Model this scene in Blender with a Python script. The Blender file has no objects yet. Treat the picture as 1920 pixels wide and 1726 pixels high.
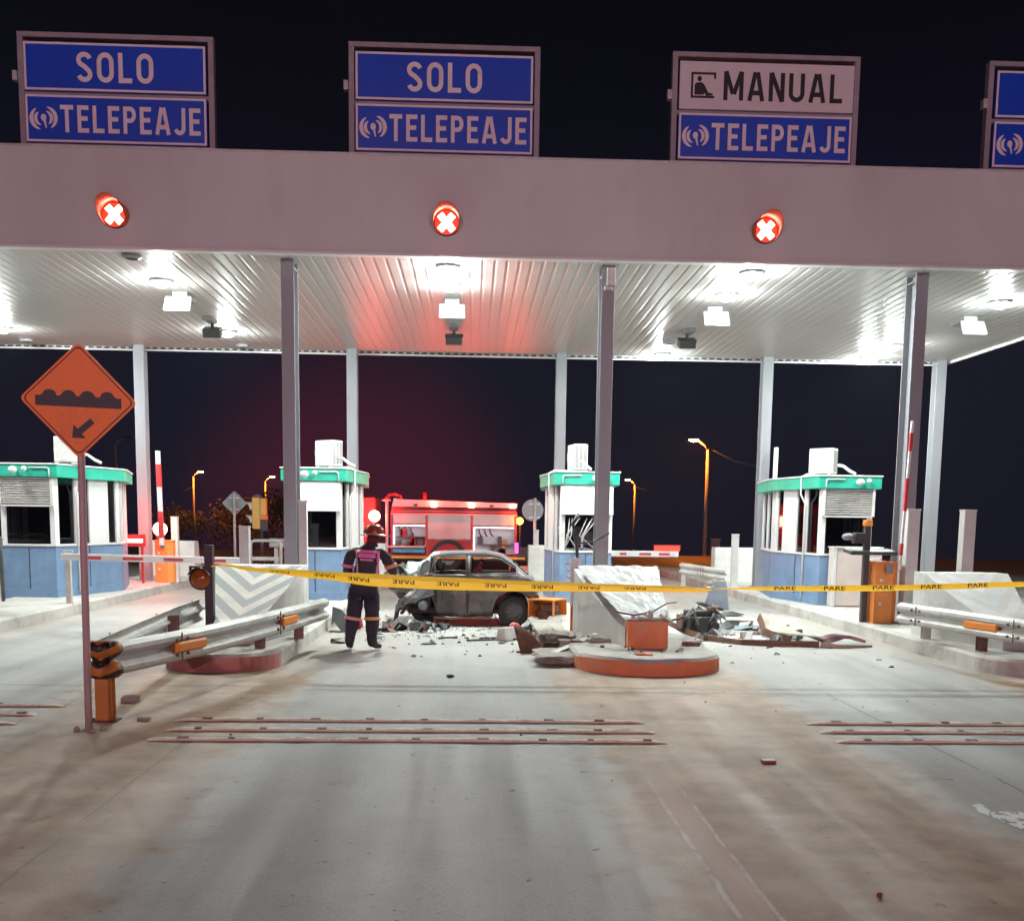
import bpy, bmesh, math, random
from mathutils import Vector, Matrix
from mathutils.bvhtree import BVHTree
from mathutils import noise as mnoise

SC = bpy.context.scene
COL = SC.collection
RND = random.Random(7)

# ------------------------------------------------------------------ camera
cam_d = bpy.data.cameras.new("camera")
cam = bpy.data.objects.new("camera", cam_d)
COL.objects.link(cam)
YAW, PITCH, ROLL = 0.0387, -0.1209, 0.0133
fw = Vector((math.sin(YAW) * math.cos(PITCH), math.cos(YAW) * math.cos(PITCH), math.sin(PITCH)))
rt = Vector((math.cos(YAW), -math.sin(YAW), 0))
up = rt.cross(fw)
rt2 = rt * math.cos(ROLL) + up * math.sin(ROLL)
up2 = -rt * math.sin(ROLL) + up * math.cos(ROLL)
cam.matrix_world = Matrix(((rt2.x, up2.x, -fw.x, 0.4314), (rt2.y, up2.y, -fw.y, 0.0),
                           (rt2.z, up2.z, -fw.z, 1.9132), (0, 0, 0, 1)))
cam_d.sensor_width = 36.0
cam_d.lens = 1964.34 / 1920 * 36.0
cam_d.shift_y = (1211.2 - 863.0) / 1920
cam_d.clip_start = 0.05
cam_d.clip_end = 3000
SC.camera = cam

# ------------------------------------------------------------------ night sky
W = bpy.data.worlds.new("World")
SC.world = W
W.use_nodes = True
wn = W.node_tree.nodes
wl = W.node_tree.links
bg = wn["Background"]
geo = wn.new("ShaderNodeTexCoord")
sep = wn.new("ShaderNodeSeparateXYZ")
wl.new(geo.outputs["Generated"], sep.inputs[0])
rmp = wn.new("ShaderNodeValToRGB")
rmp.color_ramp.elements[0].position = 0.0
rmp.color_ramp.elements[0].color = (0.0105, 0.0100, 0.025, 1)
rmp.color_ramp.elements[1].position = 0.40
rmp.color_ramp.elements[1].color = (0.0042, 0.0040, 0.0082, 1)
e = rmp.color_ramp.elements.new(0.16)
e.color = (0.0105, 0.0098, 0.024, 1)
wl.new(sep.outputs[2], rmp.inputs[0])
sn = wn.new("ShaderNodeTexNoise")
sn.inputs["Scale"].default_value = 2.2
sn.inputs["Detail"].default_value = 4
wl.new(geo.outputs["Generated"], sn.inputs["Vector"])
smx = wn.new("ShaderNodeMix")
smx.data_type = "RGBA"
smx.blend_type = "MULTIPLY"
smx.inputs[0].default_value = 0.55
wl.new(rmp.outputs[0], smx.inputs[6])
wl.new(sn.outputs["Color"], smx.inputs[7])
# red glow of the emergency lights in the night air beyond the plaza
dp = wn.new("ShaderNodeVectorMath")
dp.operation = "DOT_PRODUCT"
wl.new(geo.outputs["Generated"], dp.inputs[0])
dp.inputs[1].default_value = (-0.108, 0.994, 0.005)
gm = wn.new("ShaderNodeMapRange")
gm.interpolation_type = "SMOOTHERSTEP"
gm.inputs[1].default_value = 0.982
gm.inputs[2].default_value = 1.003
wl.new(dp.outputs["Value"], gm.inputs[0])
gmx = wn.new("ShaderNodeMix")
gmx.data_type = "RGBA"
gmx.blend_type = "ADD"
wl.new(gm.outputs[0], gmx.inputs[0])
wl.new(smx.outputs[2], gmx.inputs[6])
gmx.inputs[7].default_value = (0.050, 0.003, 0.005, 1)
wl.new(gmx.outputs[2], bg.inputs[0])
bg.inputs[1].default_value = 0.85

SC.view_settings.view_transform = "Standard"
SC.view_settings.look = "None"
SC.view_settings.exposure = 0.0
SC.view_settings.gamma = 1.0
SC.cycles.use_denoising = True
SC.cycles.sample_clamp_indirect = 6.0
SC.cycles.max_bounces = 8
SC.cycles.diffuse_bounces = 4
SC.cycles.glossy_bounces = 3
SC.cycles.volume_bounces = 0

LAMP_E = 1350.0        # radiance of the ceiling luminaires
REAR_FILL_E = 5500.0       # added lamps behind the camera, in place of emergency vehicle lights
SODIUM_E = 300.0

# ------------------------------------------------------------------ helpers
def rgb(*c):
    return (c[0], c[1], c[2], 1.0)

MATS = {}
def M(name, col, rough=0.6, metal=0.0, var=0.18, scale=3.0, bump=0.0, bscale=40.0, dirt=None, dirt_amt=0.5,
      dirt_scale=1.5, spec=0.5, coat=0.0, stretch=(1, 1, 1), thresh=0.52):
    if name in MATS:
        return MATS[name]
    m = bpy.data.materials.new(name)
    MATS[name] = m
    m.use_nodes = True
    nt = m.node_tree
    N, L = nt.nodes, nt.links
    b = N["Principled BSDF"]
    b.inputs["Roughness"].default_value = rough
    b.inputs["Metallic"].default_value = metal
    b.inputs["Specular IOR Level"].default_value = spec
    if coat:
        b.inputs["Coat Weight"].default_value = coat
    tc = N.new("ShaderNodeTexCoord")
    mp = N.new("ShaderNodeMapping")
    mp.inputs["Scale"].default_value = stretch
    L.new(tc.outputs["Object"], mp.inputs[0])
    nz = N.new("ShaderNodeTexNoise")
    nz.inputs["Scale"].default_value = scale
    nz.inputs["Detail"].default_value = 6
    nz.inputs["Roughness"].default_value = 0.6
    L.new(mp.outputs[0], nz.inputs["Vector"])
    cr = N.new("ShaderNodeValToRGB")
    cr.color_ramp.elements[0].position = 0.28
    cr.color_ramp.elements[1].position = 0.72
    cr.color_ramp.elements[0].color = rgb(*[max(0, c * (1 - var)) for c in col])
    cr.color_ramp.elements[1].color = rgb(*[min(0.95, c * (1 + var * 0.7)) for c in col])
    L.new(nz.outputs["Fac"], cr.inputs[0])
    out = cr.outputs[0]
    if dirt:
        n2 = N.new("ShaderNodeTexNoise")
        n2.inputs["Scale"].default_value = dirt_scale
        n2.inputs["Detail"].default_value = 8
        n2.inputs["Roughness"].default_value = 0.7
        L.new(mp.outputs[0], n2.inputs["Vector"])
        mr = N.new("ShaderNodeMapRange")
        mr.inputs[1].default_value = thresh
        mr.inputs[2].default_value = thresh + 0.16
        mr.inputs[4].default_value = dirt_amt
        L.new(n2.outputs["Fac"], mr.inputs[0])
        mx = N.new("ShaderNodeMix")
        mx.data_type = "RGBA"
        L.new(mr.outputs[0], mx.inputs[0])
        L.new(out, mx.inputs[6])
        mx.inputs[7].default_value = rgb(*dirt)
        out = mx.outputs[2]
    L.new(out, b.inputs["Base Color"])
    if bump:
        n3 = N.new("ShaderNodeTexNoise")
        n3.inputs["Scale"].default_value = bscale
        n3.inputs["Detail"].default_value = 4
        L.new(tc.outputs["Object"], n3.inputs["Vector"])
        bp = N.new("ShaderNodeBump")
        bp.inputs["Strength"].default_value = bump
        bp.inputs["Distance"].default_value = 0.02
        L.new(n3.outputs["Fac"], bp.inputs["Height"])
        L.new(bp.outputs[0], b.inputs["Normal"])
    return m

def EM(name, col, s):
    if name in MATS:
        return MATS[name]
    m = bpy.data.materials.new(name)
    MATS[name] = m
    m.use_nodes = True
    b = m.node_tree.nodes["Principled BSDF"]
    b.inputs["Base Color"].default_value = rgb(*[min(1, c) * 0.5 for c in col])
    b.inputs["Emission Color"].default_value = rgb(*col)
    b.inputs["Emission Strength"].default_value = s
    return m

def plight(name, loc, col, power, radius, parent):
    d = bpy.data.lights.new(name, "POINT")
    d.color = col
    d.energy = power
    d.shadow_soft_size = radius
    o = bpy.data.objects.new(name, d)
    COL.objects.link(o)
    o.parent = parent
    o.location = loc
    return o

class MB:
    def __init__(s):
        s.v, s.f, s.mi, s.sm = [], [], [], []
    def add(s, vs, fs, m=0, smooth=False):
        o = len(s.v)
        s.v += [tuple(v) for v in vs]
        for f in fs:
            s.f.append([o + i for i in f])
            s.mi.append(m)
            s.sm.append(smooth)
        return s
    def box(s, c, d, m=0, rot=None):
        hx, hy, hz = d[0] / 2, d[1] / 2, d[2] / 2
        vs = [Vector((x * hx, y * hy, z * hz)) for z in (-1, 1) for y in (-1, 1) for x in (-1, 1)]
        if rot is not None:
            vs = [rot @ v for v in vs]
        vs = [v + Vector(c) for v in vs]
        return s.add(vs, [(0, 2, 3, 1), (4, 5, 7, 6), (0, 1, 5, 4), (2, 6, 7, 3), (0, 4, 6, 2), (1, 3, 7, 5)], m)
    def b2(s, x0, x1, y0, y1, z0, z1, m=0):
        return s.box(((x0 + x1) / 2, (y0 + y1) / 2, (z0 + z1) / 2), (x1 - x0, y1 - y0, z1 - z0), m)
    def bar(s, p0, p1, w, h, m=0, upv=(0, 0, 1)):
        p0, p1 = Vector(p0), Vector(p1)
        d = (p1 - p0)
        l = d.length
        d.normalize()
        u = Vector(upv)
        if abs(d.dot(u)) > 0.98:
            u = Vector((0, 1, 0))
        a = d.cross(u).normalized()
        u = a.cross(d)
        R = Matrix((a, d, u)).transposed()
        return s.box((p0 + p1) / 2, (w, l, h), m, R)
    def cyl(s, p0, p1, r0, r1=None, n=14, m=0, caps=True, smooth=True):
        r1 = r0 if r1 is None else r1
        p0, p1 = Vector(p0), Vector(p1)
        d = (p1 - p0).normalized()
        a = d.orthogonal().normalized()
        b = d.cross(a)
        vs = []
        for p, r in ((p0, r0), (p1, r1)):
            for i in range(n):
                t = 2 * math.pi * i / n
                vs.append(p + a * (r * math.cos(t)) + b * (r * math.sin(t)))
        s.add(vs, [(i, (i + 1) % n, n + (i + 1) % n, n + i) for i in range(n)], m, smooth)
        if caps:
            s.add(vs, [list(range(n))[::-1], list(range(n, 2 * n))], m)
        return s
    def tube(s, path, r, n=8, m=0):
        P = [Vector(p) for p in path]
        rings = []
        prev = None
        for i, p in enumerate(P):
            d = (P[min(i + 1, len(P) - 1)] - P[max(i - 1, 0)]).normalized()
            if prev is None:
                a = d.orthogonal().normalized()
            else:
                a = (prev - d * prev.dot(d))
                a = a.normalized() if a.length > 1e-6 else d.orthogonal().normalized()
            prev = a
            b = d.cross(a)
            rr = r[i] if isinstance(r, (list, tuple)) else r
            rings.append([p + a * (rr * math.cos(2 * math.pi * k / n)) + b * (rr * math.sin(2 * math.pi * k / n)) for k in range(n)])
        vs = [v for q in rings for v in q]
        fs = []
        for i in range(len(P) - 1):
            for k in range(n):
                fs.append((i * n + k, i * n + (k + 1) % n, (i + 1) * n + (k + 1) % n, (i + 1) * n + k))
        s.add(vs, fs, m, True)
        s.add(vs, [list(range(n))[::-1], [(len(P) - 1) * n + k for k in range(n)]], m)
        return s
    def prism(s, poly, a0, a1, axis="y", m=0, caps=True):
        def P(u, w, a):
            return (u, a, w) if axis == "y" else ((a, u, w) if axis == "x" else (u, w, a))
        n = len(poly)
        vs = [P(u, w, a0) for u, w in poly] + [P(u, w, a1) for u, w in poly]
        s.add(vs, [(i, (i + 1) % n, n + (i + 1) % n, n + i) for i in range(n)], m)
        if caps:
            s.add(vs, [list(range(n))[::-1], list(range(n, 2 * n))], m)
        return s
    def lathe(s, prof, c=(0, 0, 0), axis="z", n=24, m=0, smooth=True, sx=1.0, sy=1.0):
        vs, fs = [], []
        for r, h in prof:
            for i in range(n):
                t = 2 * math.pi * i / n
                x, y = r * math.cos(t) * sx, r * math.sin(t) * sy
                p = (x, y, h) if axis == "z" else ((x, h, y) if axis == "y" else (h, x, y))
                vs.append(Vector(p) + Vector(c))
        for j in range(len(prof) - 1):
            for i in range(n):
                fs.append((j * n + i, j * n + (i + 1) % n, (j + 1) * n + (i + 1) % n, (j + 1) * n + i))
        s.add(vs, fs, m, smooth)
        return s
    def ball(s, c, r, m=0, n=16, k=10, sz=1.0):
        prof = [(max(1e-4, r * math.sin(math.pi * j / k)), -r * sz * math.cos(math.pi * j / k)) for j in range(k + 1)]
        return s.lathe(prof, c, n=n, m=m)
    def build(s, name, mats, parent=None, bevel=0.0, fix=True):
        me = bpy.data.meshes.new(name)
        me.from_pydata(s.v, [], s.f)
        if not isinstance(mats, (list, tuple)):
            mats = [mats]
        for m in mats:
            me.materials.append(m)
        me.polygons.foreach_set("material_index", s.mi)
        me.polygons.foreach_set("use_smooth", s.sm)
        if fix:
            bm = bmesh.new()
            bm.from_mesh(me)
            bmesh.ops.remove_doubles(bm, verts=bm.verts, dist=1e-5)
            loose = [v for v in bm.verts if not v.link_faces]
            bmesh.ops.delete(bm, geom=loose, context="VERTS")
            bmesh.ops.recalc_face_normals(bm, faces=bm.faces)
            bm.to_mesh(me)
            bm.free()
        me.update()
        o = bpy.data.objects.new(name, me)
        COL.objects.link(o)
        if parent is not None:
            o.parent = parent
        if bevel:
            b = o.modifiers.new("bevel", "BEVEL")
            b.width = bevel
            b.segments = 2
            b.limit_method = "ANGLE"
            b.angle_limit = math.radians(40)
        return o

def tag(o, label=None, cat=None, group=None, kind=None):
    if label:
        o["label"] = label
    if cat:
        o["category"] = cat
    if group:
        o["group"] = group
    if kind:
        o["kind"] = kind
    return o

def thing(name, label, cat, loc=(0, 0, 0), rz=0.0, group=None):
    o = bpy.data.objects.new(name, None)
    COL.objects.link(o)
    o.empty_display_size = 0.2
    o.location = loc
    o.rotation_euler = (0, 0, rz)
    return tag(o, label, cat, group)

def dup(o, loc=None, rz=None, label=None, scale=None):
    def cp(a, par):
        c = a.copy()
        COL.objects.link(c)
        if par is not None:
            c.parent = par
        for ch in list(a.children):
            cp(ch, c)
        return c
    c = cp(o, None)
    if loc is not None:
        c.location = loc
    if rz is not None:
        c.rotation_euler = (0, 0, rz)
    if label:
        c["label"] = label
    if scale is not None:
        c.scale = scale
    return c

def text_geo(s, width=None, height=None, bold=0.0, depth=0.004, spacing=1.0):
    cu = bpy.data.curves.new("lettering", "FONT")
    cu.body = s
    cu.size = 1.0
    cu.offset = bold
    cu.space_character = spacing
    cu.resolution_u = 4
    ob = bpy.data.objects.new("lettering", cu)
    me = bpy.data.meshes.new_from_object(ob)
    vs = [v.co.copy() for v in me.vertices]
    fs = [list(p.vertices) for p in me.polygons]
    bpy.data.objects.remove(ob)
    bpy.data.curves.remove(cu)
    bpy.data.meshes.remove(me)
    x0 = min(v.x for v in vs); x1 = max(v.x for v in vs)
    y0 = min(v.y for v in vs); y1 = max(v.y for v in vs)
    sx = width / (x1 - x0) if width else 1
    sy = height / (y1 - y0) if height else sx
    return [((v.x - (x0 + x1) / 2) * sx, (v.y - (y0 + y1) / 2) * sy) for v in vs], fs
# ------------------------------------------------------------------ shared materials
m_block = M("painted concrete", (0.62, 0.61, 0.58), 0.75, var=0.14, scale=2.5, bump=0.25, bscale=30, dirt=(0.30, 0.24, 0.18), dirt_amt=0.45)
m_kerb = M("island concrete", (0.50, 0.475, 0.44), 0.85, var=0.2, scale=2.2, bump=0.4, bscale=25, dirt=(0.24, 0.20, 0.16), dirt_amt=0.55, thresh=0.5)
m_white = M("white enamel", (0.72, 0.72, 0.71), 0.4, var=0.06, scale=2, dirt=(0.40, 0.36, 0.32), dirt_amt=0.25)
m_white2 = M("white plastic", (0.74, 0.74, 0.70), 0.45, var=0.05)
m_galv = M("galvanised steel", (0.56, 0.55, 0.52), 0.5, metal=0.12, var=0.22, scale=6, dirt=(0.27, 0.20, 0.14), dirt_amt=0.5, thresh=0.55)
m_steelpaint = M("grey painted steel", (0.27, 0.275, 0.30), 0.45, var=0.12, scale=1.2, stretch=(1, 1, 0.25), dirt=(0.25, 0.22, 0.22), dirt_amt=0.35)
m_black = M("black paint", (0.020, 0.019, 0.020), 0.45, var=0.3)
m_rubber = M("rubber", (0.028, 0.027, 0.026), 0.85, var=0.3, scale=8)
m_dark = M("dark plastic", (0.05, 0.05, 0.052), 0.5, var=0.3)
m_grey = M("mid grey plastic", (0.24, 0.25, 0.26), 0.5, var=0.15)
m_orange = M("orange paint", (0.85, 0.265, 0.055), 0.5, var=0.14, scale=4, dirt=(0.33, 0.17, 0.08), dirt_amt=0.5)
m_orange_s = M("orange reflector", (0.85, 0.26, 0.02), 0.35, var=0.08)
m_redp = M("red paint", (0.48, 0.035, 0.03), 0.4, var=0.12)
m_rust = M("rusty steel", (0.16, 0.075, 0.045), 0.8, var=0.4, scale=9, bump=0.3)
m_brown = M("brown painted steel", (0.22, 0.12, 0.10), 0.7, var=0.25, scale=6)
m_blue = M("blue booth paint", (0.155, 0.255, 0.40), 0.5, var=0.22, scale=1.6, dirt=(0.10, 0.14, 0.20), dirt_amt=0.6, dirt_scale=2.2)
m_green = M("green booth paint", (0.02, 0.40, 0.28), 0.45, var=0.2, scale=2, dirt=(0.10, 0.50, 0.40), dirt_amt=0.4)
m_ceil = M("white ribbed sheeting", (0.45, 0.435, 0.42), 0.36, var=0.05, scale=0.8, dirt=(0.5, 0.47, 0.43), dirt_amt=0.25)
m_fascia = M("white fascia sheet", (0.60, 0.585, 0.575), 0.55, var=0.12, scale=0.5, stretch=(1, 1, 0.35), dirt=(0.46, 0.43, 0.42), dirt_amt=0.35, dirt_scale=0.8)

def glass(name, col, rough=0.06):
    if name in MATS:
        return MATS[name]
    m = M(name, col, rough, var=0.25, scale=2)
    return m
def tinted(name, tint, rough=0.03):
    m = bpy.data.materials.new(name)
    MATS[name] = m
    m.use_nodes = True
    N, L = m.node_tree.nodes, m.node_tree.links
    N.remove(N["Principled BSDF"])
    tr = N.new("ShaderNodeBsdfTransparent")
    tr.inputs[0].default_value = rgb(*tint)
    gl = N.new("ShaderNodeBsdfGlossy")
    gl.inputs["Roughness"].default_value = rough
    gl.inputs[0].default_value = rgb(0.9, 0.9, 0.95)
    fr = N.new("ShaderNodeFresnel")
    fr.inputs[0].default_value = 1.5
    mx = N.new("ShaderNodeMixShader")
    L.new(fr.outputs[0], mx.inputs[0])
    L.new(tr.outputs[0], mx.inputs[1])
    L.new(gl.outputs[0], mx.inputs[2])
    L.new(mx.outputs[0], N["Material Output"].inputs[0])
    return m
m_glass = M("dark glass", (0.022, 0.020, 0.026), 0.06, var=0.25, scale=2)
m_boothglass = tinted("tinted booth glass", (0.36, 0.35, 0.38))

# ------------------------------------------------------------------ ground
def ground_material():
    m = bpy.data.materials.new("worn concrete pavement")
    m.use_nodes = True
    N, L = m.node_tree.nodes, m.node_tree.links
    b = N["Principled BSDF"]
    g = N.new("ShaderNodeNewGeometry")
    sp = N.new("ShaderNodeSeparateXYZ")
    L.new(g.outputs["Position"], sp.inputs[0])
    def math_(op, a, b_=None, c=None):
        n = N.new("ShaderNodeMath")
        n.operation = op
        for i, v in enumerate((a, b_, c)):
            if v is None:
                continue
            if isinstance(v, (int, float)):
                n.inputs[i].default_value = v
            else:
                L.new(v, n.inputs[i])
        return n.outputs[0]
    def noise(scale, det=6, ro=0.6, vec=None, sc=None):
        n = N.new("ShaderNodeTexNoise")
        n.inputs["Scale"].default_value = scale
        n.inputs["Detail"].default_value = det
        n.inputs["Roughness"].default_value = ro
        if sc:
            mp = N.new("ShaderNodeMapping")
            mp.inputs["Scale"].default_value = sc
            L.new(g.outputs["Position"], mp.inputs[0])
            L.new(mp.outputs[0], n.inputs["Vector"])
        else:
            L.new(g.outputs["Position"], n.inputs["Vector"])
        return n.outputs["Fac"]
    def mr(v, a, b_, c=0.0, d=1.0):
        n = N.new("ShaderNodeMapRange")
        n.interpolation_type = "SMOOTHSTEP"
        L.new(v, n.inputs[0])
        for i, q in enumerate((a, b_, c, d)):
            n.inputs[1 + i].default_value = q
        return n.outputs[0]
    def mix(f, a, b_, mode="MIX"):
        n = N.new("ShaderNodeMix")
        n.data_type = "RGBA"
        n.blend_type = mode
        if isinstance(f, (int, float)):
            n.inputs[0].default_value = f
        else:
            L.new(f, n.inputs[0])
        for i, v in ((6, a), (7, b_)):
            if isinstance(v, tuple):
                n.inputs[i].default_value = rgb(*v)
            else:
                L.new(v, n.inputs[i])
        return n.outputs[2]
    X, Y = sp.outputs[0], sp.outputs[1]
    n1, n2, n3 = noise(0.35), noise(2.4, 8), noise(55, 3)
    n4 = noise(1.0, 6, 0.65, sc=(1.6, 0.10, 1))
    col = mix(mr(n1, 0.3, 0.7), (0.37, 0.355, 0.335), (0.47, 0.455, 0.43))
    col = mix(mr(n4, 0.42, 0.70, 0, 0.30), col, (0.30, 0.285, 0.27))
    col = mix(mr(n2, 0.48, 0.68, 0, 0.30), col, (0.33, 0.31, 0.29))
    col = mix(mr(n3, 0.35, 0.75, 0, 0.42), col, (0.24, 0.225, 0.205))
    col = mix(mr(noise(160, 2), 0.55, 0.75, 0, 0.45), col, (0.56, 0.53, 0.49))
    col = mix(mr(noise(14, 6, 0.7), 0.52, 0.68, 0, 0.30), col, (0.27, 0.235, 0.20))
    # blown earth along the strips between the lanes, in front of the islands
    u = math_("DIVIDE", math_("ADD", X, 2.65), 5.3)
    d = math_("MULTIPLY", math_("ABSOLUTE", math_("SUBTRACT", math_("FRACT", math_("ADD", u, 0.5)), 0.5)), 5.3)
    wob = math_("ADD", math_("MULTIPLY", math_("SUBTRACT", n1, 0.5), 1.0), math_("MULTIPLY", math_("SUBTRACT", n2, 0.5), 1.1))
    dw = math_("ADD", d, wob)
    near = mr(Y, 13.6, 12.2)
    band = math_("MULTIPLY", mr(dw, 1.45, 0.95), math_("ADD", math_("MULTIPLY", near, 0.75), 0.25))
    earth = mix(mr(n2, 0.35, 0.65), (0.30, 0.19, 0.115), (0.45, 0.30, 0.19))
    col = mix(math_("MULTIPLY", band, 0.96), col, earth)
    # clods of earth
    cl = mr(noise(5.5, 5, 0.75, sc=(1.0, 0.55, 1)), 0.60, 0.70)
    col = mix(math_("MULTIPLY", math_("MULTIPLY", cl, mr(dw, 1.3, 0.5)), math_("MULTIPLY", near, 0.6)), col, (0.13, 0.075, 0.045))
    # reddish scrub mark right of the middle lane
    rs = math_("MULTIPLY", mr(math_("ABSOLUTE", math_("SUBTRACT", math_("ADD", X, math_("MULTIPLY", math_("SUBTRACT", n2, 0.5), 0.25)), 1.86)), 0.16, 0.06), mr(Y, 8.2, 7.0))
    col = mix(math_("MULTIPLY", rs, 0.8), col, (0.36, 0.18, 0.11))
    # two worn white lines
    for xc, w in ((1.75, 0.022), (1.945, 0.016)):
        ln = mr(math_("ABSOLUTE", math_("SUBTRACT", math_("ADD", X, math_("MULTIPLY", math_("SUBTRACT", n2, 0.5), 0.05)), xc)), w, w * 0.4)
        ln = math_("MULTIPLY", math_("MULTIPLY", ln, mr(Y, 8.0, 6.6)), mr(noise(3.5, 8, 0.75), 0.36, 0.58))
        col = mix(math_("MULTIPLY", ln, 0.75), col, (0.62, 0.60, 0.56))
    # expansion joints
    wv = math_("MULTIPLY", math_("SUBTRACT", n2, 0.5), 0.05)
    for yc, w, a in ((11.78, 0.022, 0.75), (11.34, 0.018, 0.45), (2.6, 0.02, 0.6)):
        jn = mr(math_("ABSOLUTE", math_("SUBTRACT", math_("ADD", Y, wv), yc)), w, w * 0.4)
        col = mix(math_("MULTIPLY", jn, a), col, (0.07, 0.06, 0.055))
    for xc, a in ((-2.0, 0.4), (4.44, 0.6)):
        jn = mr(math_("ABSOLUTE", math_("SUBTRACT", math_("ADD", X, math_("MULTIPLY", wv, 1.2)), xc)), 0.016, 0.006)
        jn = math_("MULTIPLY", jn, math_("MULTIPLY", mr(Y, 11.8, 11.6), mr(noise(1.3, 4), 0.38, 0.5)))
        col = mix(math_("MULTIPLY", jn, a), col, (0.08, 0.07, 0.06))
    # dark specks and oil spots
    col = mix(mr(noise(9, 3, 0.5), 0.68, 0.74, 0, 0.7), col, (0.09, 0.08, 0.075))
    col = mix(mr(noise(0.9, 3, 0.5), 0.66, 0.74, 0, 0.4), col, (0.16, 0.15, 0.14))
    # beyond the plaza: bare earth, then grass painted near-black as unlit ground
    far = mr(math_("ADD", Y, math_("MULTIPLY", wob, 1.5)), 38, 41)
    col = mix(far, col, mix(mr(n2, 0.3, 0.7), (0.20, 0.085, 0.04), (0.34, 0.16, 0.08)))
    col = mix(mr(math_("ADD", Y, wob), 60, 63), col, (0.018, 0.018, 0.012))
    L.new(col, b.inputs["Base Color"])
    r = mr(n4, 0.35, 0.7, 0.52, 0.75)
    L.new(r, b.inputs["Roughness"])
    b.inputs["Specular IOR Level"].default_value = 0.4
    bp = N.new("ShaderNodeBump")
    bp.inputs["Strength"].default_value = 0.5
    bp.inputs["Distance"].default_value = 0.012
    L.new(math_("ADD", math_("MULTIPLY", n3, 0.5), n2), bp.inputs["Height"])
    L.new(bp.outputs[0], b.inputs["Normal"])
    return m

g = MB()
ys = [-60, -20, 0, 20, 40, 56, 60, 64, 70, 80, 100, 140, 220, 500, 1200]
zs = [0, 0, 0, 0, 0, 0, -0.05, -0.3, -0.9, -1.8, -3.4, -6, -11, -30, -70]
xs = [-600, -200, -60, -20, 0, 20, 60, 200, 600]
vs = [(x, y, z) for y, z in zip(ys, zs) for x in xs]
fs = [(j * len(xs) + i, j * len(xs) + i + 1, (j + 1) * len(xs) + i + 1, (j + 1) * len(xs) + i) for j in range(len(ys) - 1) for i in range(len(xs) - 1)]
g.add(vs, fs)
tag(g.build("ground", ground_material()), kind="structure")

# worn white arrow remnant on the pavement, right foreground
def road_mark():
    mb = MB()
    r = random.Random(3)
    pts = [(3.80, 6.86), (3.95, 6.93), (3.92, 6.72), (4.10, 6.74), (4.32, 6.60), (4.50, 6.42), (4.42, 6.22), (4.20, 6.30), (4.02, 6.18), (3.92, 6.30), (3.88, 6.55)]
    def inside(x, y):
        c = False
        j = len(pts) - 1
        for i in range(len(pts)):
            if (pts[i][1] > y) != (pts[j][1] > y) and x < (pts[j][0] - pts[i][0]) * (y - pts[i][1]) / (pts[j][1] - pts[i][1]) + pts[i][0]:
                c = not c
            j = i
        return c
    st = 0.016
    y = 6.1
    while y < 7.0:
        x = 3.7
        while x < 4.6:
            n = mnoise.noise(Vector((x * 14, y * 9, 0))) + 0.6 * mnoise.noise(Vector((x * 40, y * 26, 3)))
            if inside(x, y) and n > -0.16:
                mb.add([(x, y, 0.004), (x + st, y, 0.004), (x + st, y + st, 0.004), (x, y + st, 0.004)], [(0, 1, 2, 3)])
            x += st
        y += st
    return tag(mb.build("road_marking", M("worn road paint", (0.86, 0.90, 0.88), 0.6, var=0.12, scale=14)), kind="structure")
road_mark()

# ------------------------------------------------------------------ traffic islands
PITCHX = 5.3
IX = {"D": -7.95, "A": -2.65, "B": 2.65, "C": 7.95}

def island(cx, hw, y0, y1, label, nose_col, rough_nose=False):
    t = thing("traffic_island", label, "traffic island", (cx, y0, 0), 0, "raised concrete islands between the toll lanes")
    out = []
    n = 18
    for i in range(n + 1):
        a = math.pi * i / n
        out.append((-hw * math.cos(a), hw * 0.85 * (1 - math.sin(a))))
    ln = y1 - y0
    steps = 26
    right = [(hw + 0.015 * mnoise.noise(Vector((cx, k * 1.7, 0))), hw * 0.85 + (ln - hw * 0.85) * k / steps) for k in range(1, steps + 1)]
    left = [(-hw + 0.015 * mnoise.noise(Vector((cx + 9, k * 1.7, 0))), hw * 0.85 + (ln - hw * 0.85) * k / steps) for k in range(steps, 0, -1)]
    ring = out + right + left
    H = 0.22
    mb = MB()
    k = len(ring)
    def hh(i, x, y):
        if rough_nose and y < 1.6:
            return H - 0.075 * max(0, mnoise.noise(Vector((x * 3.1, y * 3.1, 5))) + 0.15)
        return H + 0.006 * mnoise.noise(Vector((x * 2, y * 2, 1)))
    lo = [(x, y, -0.05) for x, y in ring]
    md = [(x, y, hh(i, x, y) - 0.035) for i, (x, y) in enumerate(ring)]
    tp = [(x * (1 - 0.035 / hw), y + (0.03 if y < hw * .85 else 0), hh(i, x, y)) for i, (x, y) in enumerate(ring)]
    vs = lo + md + tp
    body_f, nose_f = [], []
    for i in range(k):
        j = (i + 1) % k
        nose = i < n
        (nose_f if nose else body_f).append((i, j, k + j, k + i))
        body_f.append((k + i, k + j, 2 * k + j, 2 * k + i))
    body_f.append(list(range(2 * k, 3 * k)))
    mb.add(vs, body_f)
    mb.build("island_body", m_kerb, t)
    nb = MB()
    nb.add(vs, nose_f)
    nb.build("painted_nose", nose_col, t)
    return t
m_nose_o = M("orange kerb paint", (0.80, 0.26, 0.11), 0.7, var=0.22, scale=2.5, bump=0.3, dirt=(0.42, 0.36, 0.30), dirt_amt=0.8, dirt_scale=1.3, thresh=0.55)
m_nose_r = M("faded red kerb paint", (0.52, 0.20, 0.17), 0.7, var=0.2, scale=2.5, bump=0.3, dirt=(0.42, 0.36, 0.30), dirt_amt=0.8, dirt_scale=1.3, thresh=0.55)
island(IX["D"], 0.86, 12.8, 38.5, "concrete island at the far left carrying the louvred booth behind the orange warning sign", m_nose_r)
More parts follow.
